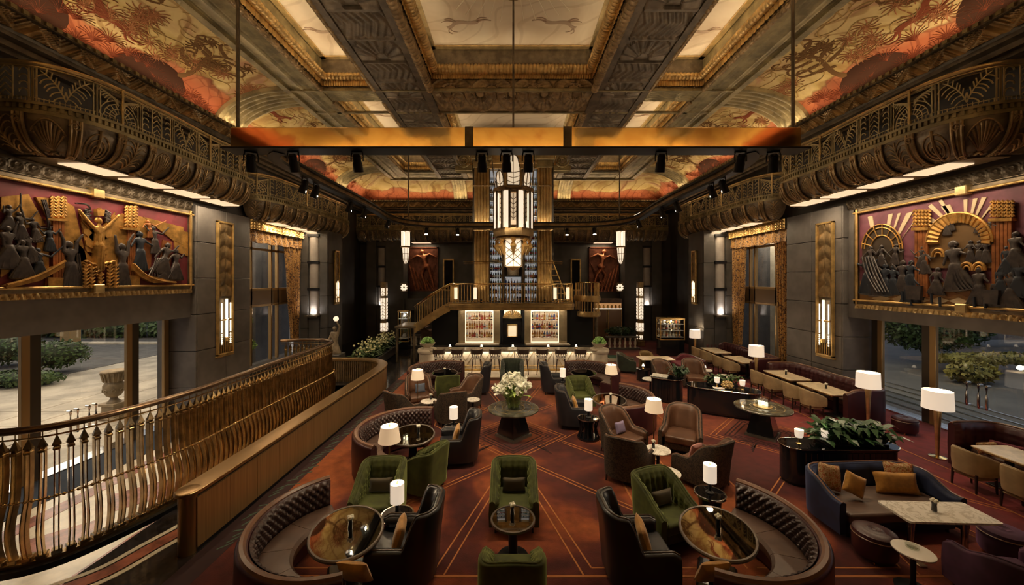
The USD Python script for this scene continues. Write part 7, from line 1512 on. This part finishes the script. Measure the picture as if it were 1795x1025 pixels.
# pedestal display tables
def display_table(x, y, label):
    t = thing('pedestal_table', label, 'table', (x, y, 0)); part('top', lathe([(0, .72), (.66, .72), (.70, .74), (.70, .77), (.66, .78), (0, .78)], 48), mat('table_stone', (.10, .095, .07), .12, var=(4, .5, None), coat_weight=.5), t)
    for r in (.30, .50): part('inlay_ring', lathe([(r, .781), (r, .785), (r + .015, .785), (r + .015, .781)], 48), gold_pale, t)
    part('tapered_base', lathe([(0, .06), (.42, .06), (.45, .1), (.30, .62), (.34, .72), (0, .72)], 4), black_lacquer, t); part('base_moulding', lathe([(0, 0), (.52, 0), (.50, .06), (0, .06)], 4), rim_m, t); return t
display_table(.03, 10.37, 'round pedestal table with the big white flower vase in the centre'); display_table(6.95, 10.45, 'round pedestal table with a glass candle jar right of the centre')
clear = raw_mat('clear_vase', {'lw': ('layer_weight', {'blend': .5}), 'pw': ('math', {'math_type': 'power', 'value2': 4.0}), 'f': ('math', {'math_type': 'multiply_add', 'value2': .7, 'value3': .05}), 't': ('transparent_bsdf', {'color': (.86, .88, .84)}), 'g': ('glossy_bsdf', {'roughness': .02, 'color': (.9, .9, .88)}), 'm': ('mix_closure', {})}, [('lw.facing', 'pw.value1'), ('pw.value', 'f.value1'), ('f.value', 'm.fac'), ('t.BSDF', 'm.closure1'), ('g.BSDF', 'm.closure2')], 'm.closure')
v_ = thing('flower_vase', 'big glass vase of white and green orchids on the centre pedestal table', 'flower vase', (.03, 10.37, .786)); part('vase', lathe([(0, 0), (.2, 0), (.21, .02), (.22, .32), (.21, .32), (.2, .02), (0, .02)], 24), clear, v_); g = np.random.default_rng(2)
st_, lf, fl = [], [], []
for k in range(85):
    a, r = g.uniform(0, 2 * PI), g.uniform(.05, .48); top = np.array([r * math.cos(a), r * math.sin(a) * .8, .42 + .42 * (1 - (r / .5) ** 2) * g.uniform(.7, 1.1) + .05]); b0 = np.array([g.uniform(-.15, .15), g.uniform(-.15, .15), .03]); st_.append(tube([b0, b0 * .5 + top * .4 + (0, 0, .05), top], .006, 4))
    for j in range(6):
        c = top + g.normal(size=3) * (.055, .055, .045); n = g.normal(size=3); n /= np.linalg.norm(n); u_ = np.cross(n, (0, 0, 1)); u_ /= np.linalg.norm(u_) + 1e-9; w_ = np.cross(n, u_)
        for q in range(5): a2 = q * 2 * PI / 5; d_ = u_ * math.cos(a2) + w_ * math.sin(a2); e_ = np.cross(n, d_); fl.append(TM([c, c + d_ * .03 + e_ * .022 + n * .006, c + d_ * .06 + n * .012, c + d_ * .03 - e_ * .022 + n * .006], [(0, 1, 2, 3)]))
part('stems', st_, leaf_l, v_, kind='stuff'); part('petals', fl, mat('white_petal', (.92, .92, .80), .6), v_, kind='stuff', smooth=False); part('leaves', move(leaves(60, (.25, .2), .1, .3, .3, 5), (0, 0, .3)), leaf_l, v_, kind='stuff', smooth=False)
j_ = thing('candle_jar', 'wide glass candle jar with lights on the right pedestal table', 'candle jar', (6.95, 10.45, .786)); part('jar', lathe([(0, 0), (.17, 0), (.18, .02), (.18, .26), (.17, .26), (.17, .03), (0, .03)], 24), clear, j_); 
for k, (dx, dy) in enumerate(((-.07, 0), (.05, .06), (.06, -.06), (-.02, .1))): part('candle', lathe([(0, .03), (.04, .03), (.04, .13), (0, .14)], 12, (dx, dy)), candle, j_)
part('saucer', lathe([(0, -.0), (.22, .0), (.23, .012), (0, .012)], 24), gilt, j_)
# bud vases and candle glasses on the tables
vase0 = None
for x, y, z, lb in ((-2.33, 5.42, .725, 'black bud vase with a white flower on the front left oval table'), (2.98, 5.45, .725, 'bud vase with a white flower on the front right oval table'), (0, 5.94, .602, 'bud vase with a white flower on the middle cocktail table'), (-2.2, 8.82, .725, 'bud vase on the second left oval table'), (2.95, 11.3, .725, 'bud vase on the right middle oval table'), (3.15, 8.4, .552, 'bud vase on the marble table amid the damask armchairs'), (-2.55, 11.8, .552, 'bud vase on the marble table by the parapet armchairs'), (-2.6, 14.5, .725, 'bud vase on the far left oval table'), (6.5, 5.8, .745, 'bud vase with greenery on the rectangular marble table')):
    if vase0 is None:
        vase0 = thing('bud_vase', lb, 'bud vase', (x, y, z)); part('vase', lathe([(0, 0), (.035, 0), (.03, .1), (.035, .12), (0, .12)], 12), black_lacquer, vase0); part('bloom', [move(trimesh.creation.icosphere(1, .022), (.03 * math.cos(a), .03 * math.sin(a), .15 + .012 * (k % 2))) for k, a in enumerate(np.arange(6) * PI / 3)], mat('white_bloom', (.8, .78, .66), .6), vase0, kind='stuff')
    else: dup(vase0, (x, y, z), 0, lb)
cg0 = None
for k, (x, y, z) in enumerate(((-2.42, 8.42, .725), (-2.34, 8.38, .725), (-2.38, 8.5, .725))):
    lb = f'lit candle glass on the second left oval table, {["left", "right", "rear"][k]} of three'
    if cg0 is None: cg0 = thing('candle_glass', lb, 'candle', (x, y, z)); part('glass', lathe([(0, 0), (.028, 0), (.03, .1), (.027, .1), (.026, .01), (0, .01)], 12), clear, cg0); part('flame', lathe([(0, .012), (.018, .012), (.018, .06), (0, .07)], 8), candle, cg0)
    else: dup(cg0, (x, y, z), 0, lb)
# --- lamps
cyl0 = None
def lampshade(r0, r1, z0, z1, n=28): return lathe([(r0, z0), (r1, z1), (r1 - .006, z1), (r0 - .006, z0), (r0, z0)], n)
for x, y, z, lb in ((-1.84, 6.02, .552, 'white cylinder table lamp at the front left table'), (3.48, 6.63, .552, 'white cylinder table lamp at the tip of the front right banquette'), (-1.5, 9.63, .552, 'white cylinder table lamp beside the second left wing chair'), (2.07, 10.24, .555, 'white cylinder table lamp on the slatted side table'), (1.84, 13.75, .552, 'white cylinder table lamp at the far right group by the bar')):
    if cyl0 is None:
        cyl0 = thing('table_lamp', lb, 'table lamp', (x, y, z)); part('base', lathe([(0, 0), (.07, 0), (.07, .015), (.028, .04), (.03, .2), (0, .2)], 16), black_metal, cyl0); part('shade', lampshade(.108, .108, .2, .5), shade_w, cyl0, 'lit white cylinder shade'); part('diffuser', [lathe([(0, .48), (.10, .48), (.10, .485), (0, .485)], 24)], shade_l, cyl0); part('finial', lathe([(0, .485), (.012, .485), (.01, .52), (0, .52)], 8), brass, cyl0)
    else: dup(cyl0, (x, y, z), 0, lb)
    ball_light((x, y, z + .62), .05, 26, WARM)
cone0 = None
for x, y, lb in ((-2.42, 7.42, 'tan cone shaded lamp on a slim stand by the second left banquette'), (-3.03, 11.3 + .75, 'tan cone shaded lamp on a slim stand amid the far left armchairs'), (3.42, 9.1, 'tan cone shaded lamp on a slim stand behind the marble tables'), (3.35, 12.75, 'tan cone shaded lamp on a slim stand beyond the right middle banquette')):
    if cone0 is None:
        cone0 = thing('stand_lamp', lb, 'floor lamp', (x, y, 0)); part('base', lathe([(0, 0), (.14, 0), (.14, .02), (.02, .04), (0, .04)], 24), brass_dark, cone0); part('pole', tube([(0, 0, .03), (0, 0, 1.16)], .013, 8), brass_dark, cone0); part('shade', lampshade(.215, .165, 1.12, 1.42), shade_l, cone0, 'lit tan cone shade'); part('diffuser', lathe([(0, 1.40), (.158, 1.40), (.158, 1.405), (0, 1.405)], 24), shade_w, cone0); part('finial', lathe([(0, 1.405), (.015, 1.405), (.01, 1.45), (0, 1.45)], 8), brass, cone0)
    else: dup(cone0, (x, y, 0), 0, lb)
    ball_light((x, y, 1.55), .06, 40, WARM); ball_light((x, y, 1.05), .04, 30, WARM) if False else None
fl0 = None
for x, y, lb in ((10.3, 10.9, 'tall brass floor lamp with drum shade before the end of the middle dining bench'), (10.3, 9.12, 'tall brass floor lamp with drum shade before the nearest dining bench'), (9.95, 15.35, 'tall brass floor lamp with drum shade between the two far dining benches'), (9.8, 20.2, 'tall brass floor lamp with drum shade at the far end of the dining benches')):
    if fl0 is None:
        fl0 = thing('floor_lamp', lb, 'floor lamp', (x, y, 0)); part('base', lathe([(0, 0), (.16, 0), (.16, .025), (.05, .05), (0, .05)], 24), brass, fl0); part('stem', lathe([(0, .05), (.035, .05), (.05, .6), (.075, 1.15), (.05, 1.2), (0, 1.2)], 16), gold_pale, fl0); part('shade', lampshade(.28, .265, 1.18, 1.62, 36), shade_w, fl0, 'lit cream drum shade'); part('diffuser', lathe([(0, 1.60), (.26, 1.60), (.26, 1.605), (0, 1.605)], 28), shade_l, fl0)
    else: dup(fl0, (x, y, 0), 0, lb)
    ball_light((x, y, 1.75), .07, 40, WARM)
# --- right side: blue sofa group
bs = thing('blue_sofa', 'dark blue velvet loveseat with brown seat behind the rectangular marble table', 'sofa', (6.5, 6.72, 0), .06)
p = upath(2.15, .9, .42, 90); k = smooth01((p[:, 1] + .35) / .5); sh = Shell(p, .62 + .2 * k, .11, .1, smooth01(p[:, 1] / .4))
part('outer_shell', sh.outer(.1), blue_velvet, bs, smooth=50); part('back_pad', sh.pad(.4, .06, lambda s, a: np.abs(np.sin(PI * s / .52)) ** .3 * .9, 14), blue_velvet, bs, smooth=60); part('piping', sh.rim(.014), rim_leather, bs); part('seat_cushion', rbox(-.98, .98, -.5, .36, .27, .44, .05), seat_leather, bs); part('base', cbox(-.98, .98, -.42, .36, .08, .28, .02), blue_velvet, bs)
for sx_ in (-.9, .9):
    for sy_ in (-.35, .35): part('leg', cyl(.025, 0, .1, 10, (sx_, sy_)), wood_leg, bs)
cushion('floral cushion at the left end of the blue sofa', floral, (5.78, 6.86, .45), .44, .44, .14, .1, rx=-.3, ry=.25); cushion('square mustard cushion leaning on the floral one on the blue sofa', mustard, (6.05, 6.66, .45), .36, .36, .13, -.15, rx=-.35, ry=.45); cushion('wide mustard lumbar cushion on the right of the blue sofa', mustard, (6.95, 6.82, .45), .72, .36, .14, -.12, rx=-.3); cushion('floral cushion behind the wide mustard cushion on the blue sofa', floral, (7.16, 6.97, .45), .46, .46, .13, -.3, rx=-.2)
mtb = thing('marble_dining_table', 'white marble rectangular table before the blue sofa', 'table', (6.55, 5.80, 0), -.04)
part('top', prism(Polygon([(-.62, -.22), (.62, -.22), (.62, .22), (-.62, .22)]).buffer(.05).exterior.coords[:-1], .70, .73), marble_top, mtb); part('under_top', prism(Polygon([(-.6, -.2), (.6, -.2), (.6, .2), (-.6, .2)]).buffer(.03).exterior.coords[:-1], .675, .70), black_metal, mtb)
for q in (-.4, .4): part('pedestal', [lathe([(0, .03), (.05, .03), (.035, .3), (.06, .675), (0, .675)], 14, (q, 0)), cbox(q - .06, q + .06, -.2, .2, 0, .03, .01)], chrome, mtb)
pf = None
for x, y, m, lb in ((5.60, 5.82, burgundy, 'round tufted burgundy leather pouf left of the rectangular marble table'), (7.62, 5.84, purple_velvet, 'round purple pouf right of the rectangular marble table'), (11.0, 10.55, burgundy, 'small burgundy pouf behind the lamp at the end of the middle dining bench')):
    t = thing('pouf', lb, 'pouf', (x, y, 0)); part('body', lathe([(0, .06), (.24, .06), (.27, .12), (.275, .3), (.26, .36), (0, .36)], 28), m, t); part('tufted_top', lathe([(0, .45), (.03, .438), (.08, .456), (.13, .44), (.2, .45), (.265, .42), (.275, .38), (.26, .35), (0, .35)], 28), m, t); part('piping', lathe([(.27, .355), (.285, .365), (.27, .375), (.26, .365), (.27, .355)], 28), rim_leather, t)
    for a in (.8, 2.4, 3.9, 5.5): part('leg', cyl(.018, 0, .07, 8, (.2 * math.cos(a), .2 * math.sin(a))), brass, t)
wt = round_table('white_side_table', 'small round white side table at the front right edge', 5.57, 5.23, .225, .55, mat('white_top', (.8, .77, .72), .25), None, .2, .03, 'side table'); aw = thing('ashtray', 'small clear glass dish on the white side table', 'dish', (5.6, 5.27, .552)); part('dish', lathe([(0, 0), (.07, 0), (.075, .035), (.06, .035), (.055, .01), (0, .01)], 16), clear, aw)
armchair('tub_chair', 'purple velvet tub chair seen from behind in the bottom right corner', .92, .82, .66, .82, -.2, .25, purple_velvet, purple_velvet, purple_velvet, plain, .08, .38, .12, loc=(6.55, 4.86, 0), rz=face(.15, 1), cat='armchair')
armchair('tub_chair', 'dark burgundy leather tub chair on the front right edge of the carpet', .86, .8, .62, .8, -.2, .25, burgundy, burgundy, burgundy, plain, .08, .36, .12, loc=(7.75, 4.95, 0), rz=face(-.2, 1), cat='armchair')
# black console planters
def console(label, x, y, w, d, h, rz, lamps, seed):
    t = thing('console_planter', label, 'console', (x, y, 0), rz); r = d * .48; shp = Polygon([(-w / 2 + r, -d / 2 + r), (w / 2 - r, -d / 2 + r), (w / 2 - r, d / 2 - r), (-w / 2 + r, d / 2 - r)]).buffer(r, 8)
    part('body', prism(shp.buffer(-.03).exterior.coords[:-1], .06, h - .04), black_lacquer, t); part('plinth', prism(shp.buffer(-.06).exterior.coords[:-1], 0, .06), black_metal, t); part('top', prism(shp.exterior.coords[:-1], h - .04, h), black_gloss, t)
    e = np.array(shp.buffer(.004).exterior.coords[:-1]); part('top_edge', tube(np.column_stack([e, np.full(len(e), h - .005)]), .008, 5, closed=True), chrome, t)
    n = int(w / .16)
    for k in range(n): xx = -w / 2 + r + (w - 2 * r) * (k + .5) / n; part('front_reed', cbox(xx - .06, xx + .06, -d / 2 + .015, -d / 2 + .035, .1, h - .08, .008), black_lacquer, t)
    c, s = math.cos(rz), math.sin(rz)
    for i, (lx, lb) in enumerate(lamps):
        lp = thing('console_lamp', lb, 'table lamp', (x + lx * c, y + lx * s, h)); part('base', lathe([(0, 0), (.06, 0), (.06, .01), (.02, .03), (.018, .14), (0, .14)], 14), brass, lp); part('shade', lathe([(.055, .13), (.075, .16), (.085, .30), (.079, .30), (.07, .165), (.05, .135)], 18), shade_w, lp, 'lit small shade'); ball_light((x + lx * c, y + lx * s, h + .42), .03, 20, WARM)
    return t
console('black console planter of dark leaves behind the blue sofa', 6.95, 8.05, 2.4, .62, .8, .0, [(-.82, 'small lit lamp at the left end of the console behind the blue sofa'), (-.25, 'small lit lamp amid the leaves of the console behind the blue sofa')], 1)
def plant(label, x, y, z, n, r, lo, hi, size, seed, m=leaf_d, name='foliage_plant'):
    t = thing(name, label, 'plant', (x, y, z)); part('tray', cbox(-r[0], r[0], -r[1], r[1], 0, .05, .01), black_metal, t); part('leaves', move(leaves(n, r, lo, hi, size, seed), (0, 0, .04)), m, t, kind='stuff', smooth=False)
glossy_leaf = mat('glossy_leaf', (.030, .075, .028), .3, var=(5, .4, None))
plant('dense glossy dark green plant on the console behind the blue sofa', 7.25, 8.05, .8, 190, (.62, .2), .12, .42, .42, 31, glossy_leaf)
console('wide black console planter with plants and two lamps in the right middle', 6.75, 12.1, 2.1, .8, .84, -.5, [(-.15, 'left small lit lamp on the right middle console'), (.55, 'right small lit lamp on the right middle console')], 2)
console('black console box standing behind and left of the wide console planter', 5.5, 13.4, 1.1, .75, .84, -.5, [], 3)
plant('low green plant on the right middle console behind its lamps', 6.9, 12.4, .84, 90, (.45, .15), .1, .3, .3, 32, leaf_g); plant('upright green plant on the left console box in the right middle', 5.85, 13.25, .84, 70, (.15, .15), .15, .4, .3, 33, leaf_d)
pc = thing('pine_ornament', 'brown scaly ornament between the lamps of the right middle console', 'ornament', (6.85, 12.0, .84)); part('body', lathe([(0, 0), (.12, .02), (.17, .1), (.12, .2), (.04, .25), (0, .25)], 14), bronze, pc); part('scales', [move(trimesh.creation.icosphere(0, .035), (.155 * math.cos(a) * (1 - abs(z - .1) * 3.2), .155 * math.sin(a) * (1 - abs(z - .1) * 3.2), z)) for z in (.05, .1, .15, .19) for a in np.arange(9) * 2 * PI / 9 + z * 8], gilt, pc, kind='stuff')
bk_ = thing('book', 'open white booklet on the right middle console', 'booklet', (6.55, 11.95, .845), -.3); part('page', [move(cbox(-.16, 0, -.11, .11, 0, .012, .003), (0, 0, 0), ry=.12), move(cbox(0, .16, -.11, .11, 0, .012, .003), (0, 0, 0), ry=-.12)], mat('paper', (.75, .72, .66), .6), bk_)
sv = thing('marble_slab', 'pale marble slab top on the left console box', 'slab', (5.35, 13.5, .845), -.5); part('slab', cbox(-.32, .22, -.22, .22, 0, .03, .008), marble_top, sv)
# dining benches, tables, cream chairs
def bench(label, y0, y1, xb=11.25, xe=9.95):
    t = thing('dining_bench', label, 'banquette bench', (0, 0, 0)); n = max(40, int((y1 - y0) / .04)); path = [(xe, y0), (10.4, y0), (xb - .35, y0), (xb - .1, y0 + .1), (xb, y0 + .35), (xb, (y0 + y1) / 2), (xb, y1 - .35), (xb - .1, y1 - .1), (xb - .35, y1), (10.4, y1), (xe + .25, y1)]
    q = spline(np.array(path, float), n)[:, :2]; s = np.linalg.norm(q - np.array([10.3, (y0 + y1) / 2]), axis=1)
    zt = 1.0 - .14 * smooth01((10.35 - q[:, 0]) / .5); sh = Shell(q[::-1], zt[::-1], .14)
    if np.dot(sh.n[n // 2], (1, 0)) < 0: sh = Shell(q, zt, .14)
    part('outer_shell', sh.outer(.02), burgundy, t, smooth=50); part('channel_back', sh.pad(.44, .07, channels(.22), 14), leather('bench_leather', (.075, .022, .026), .36), t, smooth=60); part('top_rail', sh.rim(.03, .0), rim_leather, t)
    part('seat', [cbox(xb - .75, xb - .1, y0 + .1, y1 - .1, .3, .45, .04)], seat_leather, t); part('seat_base', cbox(xb - .7, xb - .1, y0 + .1, y1 - .1, 0, .3, .02), burgundy, t); return t
bench('nearest burgundy dining bench at the right edge', 5.9, 8.75); bench('middle burgundy dining bench under the right gilt sconce', 11.25, 15.05); bench('far burgundy dining bench before the curtained right window', 15.7, 20.0)
cushion('burgundy lumbar cushion on the nearest dining bench', mat('wine_cloth', (.16, .03, .045), .8), (10.85, 8.2, .46), .6, .26, .13, -PI / 2 + .5, rx=-.2); cushion('grey patterned cushion on the nearest dining bench', floral, (10.55, 8.35, .46), .55, .24, .13, .1, rx=-.2)
wood_top = mat('cream_table', (.78, .64, .44), .25, var=(4, .15, None))
for y0, y1, lb in ((18.25, 19.75, 'cream dining table farthest along the right wall'), (16.1, 17.6, 'cream dining table third from the camera along the right wall'), (13.35, 14.8, 'cream dining table second group, farther one under the sconce'), (11.6, 13.05, 'cream dining table second group, nearer one'), (6.6, 8.1, 'cream dining table nearest the camera at the right edge')):
    t = thing('dining_table', lb, 'dining table', (10.25, (y0 + y1) / 2, 0)); d = (y1 - y0) / 2; part('top', cbox(-.4, .4, -d, d, .71, .745, .012), wood_top, t); part('top_trim', cbox(-.37, .37, -d + .03, d - .03, .68, .71, .005), gilt, t)
    for q in (-d * .55, d * .55): part('pedestal', [cbox(-.05, .05, q - .05, q + .05, .03, .68, .01), cbox(-.25, .25, q - .2, q + .2, 0, .03, .01)], black_metal, t)
tub = None
for x, y, lb in ((9.6, 19.45, 'farthest cream dining chair along the right wall'), (9.6, 18.6, 'second farthest cream dining chair along the right wall'), (9.55, 17.3, 'cream dining chair at the third table, farther one'), (9.55, 16.5, 'cream dining chair at the third table, nearer one'), (9.5, 14.45, 'cream dining chair at the second group, farthest'), (9.5, 13.7, 'cream dining chair at the second group, second farthest'), (9.5, 12.7, 'cream dining chair at the second group, third'), (9.5, 11.95, 'cream dining chair at the second group, nearest'), (9.5, 7.75, 'cream dining chair at the nearest right table, farther one'), (9.5, 6.95, 'cream dining chair at the nearest right table, at the edge')):
    if tub is None: tub = armchair('dining_chair', lb, .52, .52, .66, .80, -.25, .2, cream_hide, cream_hide, cream_hide, plain, .08, .24, .05, .46, zb=.36, loc=(x, y, 0), rz=face(1, 0), cat='dining chair')
    else: dup(tub, (x, y, 0), face(1, 0), lb)
bv = None
for y, lb in ((14.1, 'bud vase on the farther table under the right sconce'), (12.3, 'bud vase on the nearer table under the right sconce')): dup(vase0, (10.25, y, .746), 0, lb)
# right rear lounge
ct = thing('cream_table', 'cream topped table in the right rear lounge', 'table', (6.5, 17.1, 0)); part('top', cbox(-.75, .75, -.4, .4, .71, .745, .01), wood_top, ct); part('pedestal', [cbox(-.45, .45, -.06, .06, .03, .71, .01), cbox(-.5, .5, -.3, .3, 0, .03, .01)], black_metal, ct)
for x, y, fx, fy, lb in ((5.35, 17.6, 1, -.2, 'dark armchair left of the cream topped table'), ): armchair('armchair', lb, .8, .75, .6, .85, -.2, .3, dark_green, velvet_brown, velvet_brown, plain, .1, loc=(x, y, 0), rz=face(fx, fy))
for x, y, fx, fy, lb in ((6.4, 18.0, 0, -1, 'mustard brown chair beyond the cream topped table'), ): armchair('dining_chair', lb, .6, .56, .66, .82, -.25, .2, mat('ochre_cloth', (.20, .12, .04), .7), MATS['ochre_cloth'], MATS['ochre_cloth'], plain, .08, .26, .05, .46, loc=(x, y, 0), rz=face(fx, fy), cat='dining chair')
ws = thing('wine_sofa', 'wine red sofa right of the cream topped table', 'sofa', (8.0, 17.2, 0), face(-1, 0)); p = upath(1.9, .8, .3, 60); sh = Shell(p, .55 + .22 * smooth01((p[:, 1] + .2) / .4), .12, .08, smooth01(p[:, 1] / .3)); part('outer_shell', sh.outer(.08), burgundy, ws); part('back_pad', sh.pad(.38, .06, plain, 10), MATS['wine_cloth'], ws); part('seat_cushion', rbox(-.86, .86, -.42, .32, .24, .44, .05), MATS['wine_cloth'], ws)
for sx_ in (-.8, .8):
    for sy_ in (-.3, .3): part('leg', cyl(.025, 0, .24, 10, (sx_, sy_)), wood_leg, ws)
for k, (x, y, lb) in enumerate(((5.6, 16.1, 'low dark drum table with a small lamp, left of the right rear lounge'), (8.1, 15.85, 'low dark drum table with a small lamp, right of the right rear lounge'))):
    t = thing('drum_table', lb, 'side table', (x, y, 0)); part('drum', lathe([(0, .02), (.28, .02), (.26, .25), (.28, .48), (0, .48)], 24), black_lacquer, t); part('top', lathe([(0, .48), (.3, .48), (.3, .505), (0, .505)], 28), marble_top if k else black_gloss, t); dup(first, (x, y, .505), 0, f'small white shaded lamp on the {"left" if k == 0 else "right"} drum table of the right rear lounge')
pj = thing('low_plinth', 'low pale edged plinth with a dark green top at the right of the bar', 'plinth', (5.6, 20.2, 0)); part('plinth', cbox(-.7, .7, -.5, .5, 0, .14, .02), stone_pale, pj); part('green_top', cbox(-.5, .5, -.35, .35, .14, .2, .02), mat('baize', (.03, .08, .05), .8), pj)
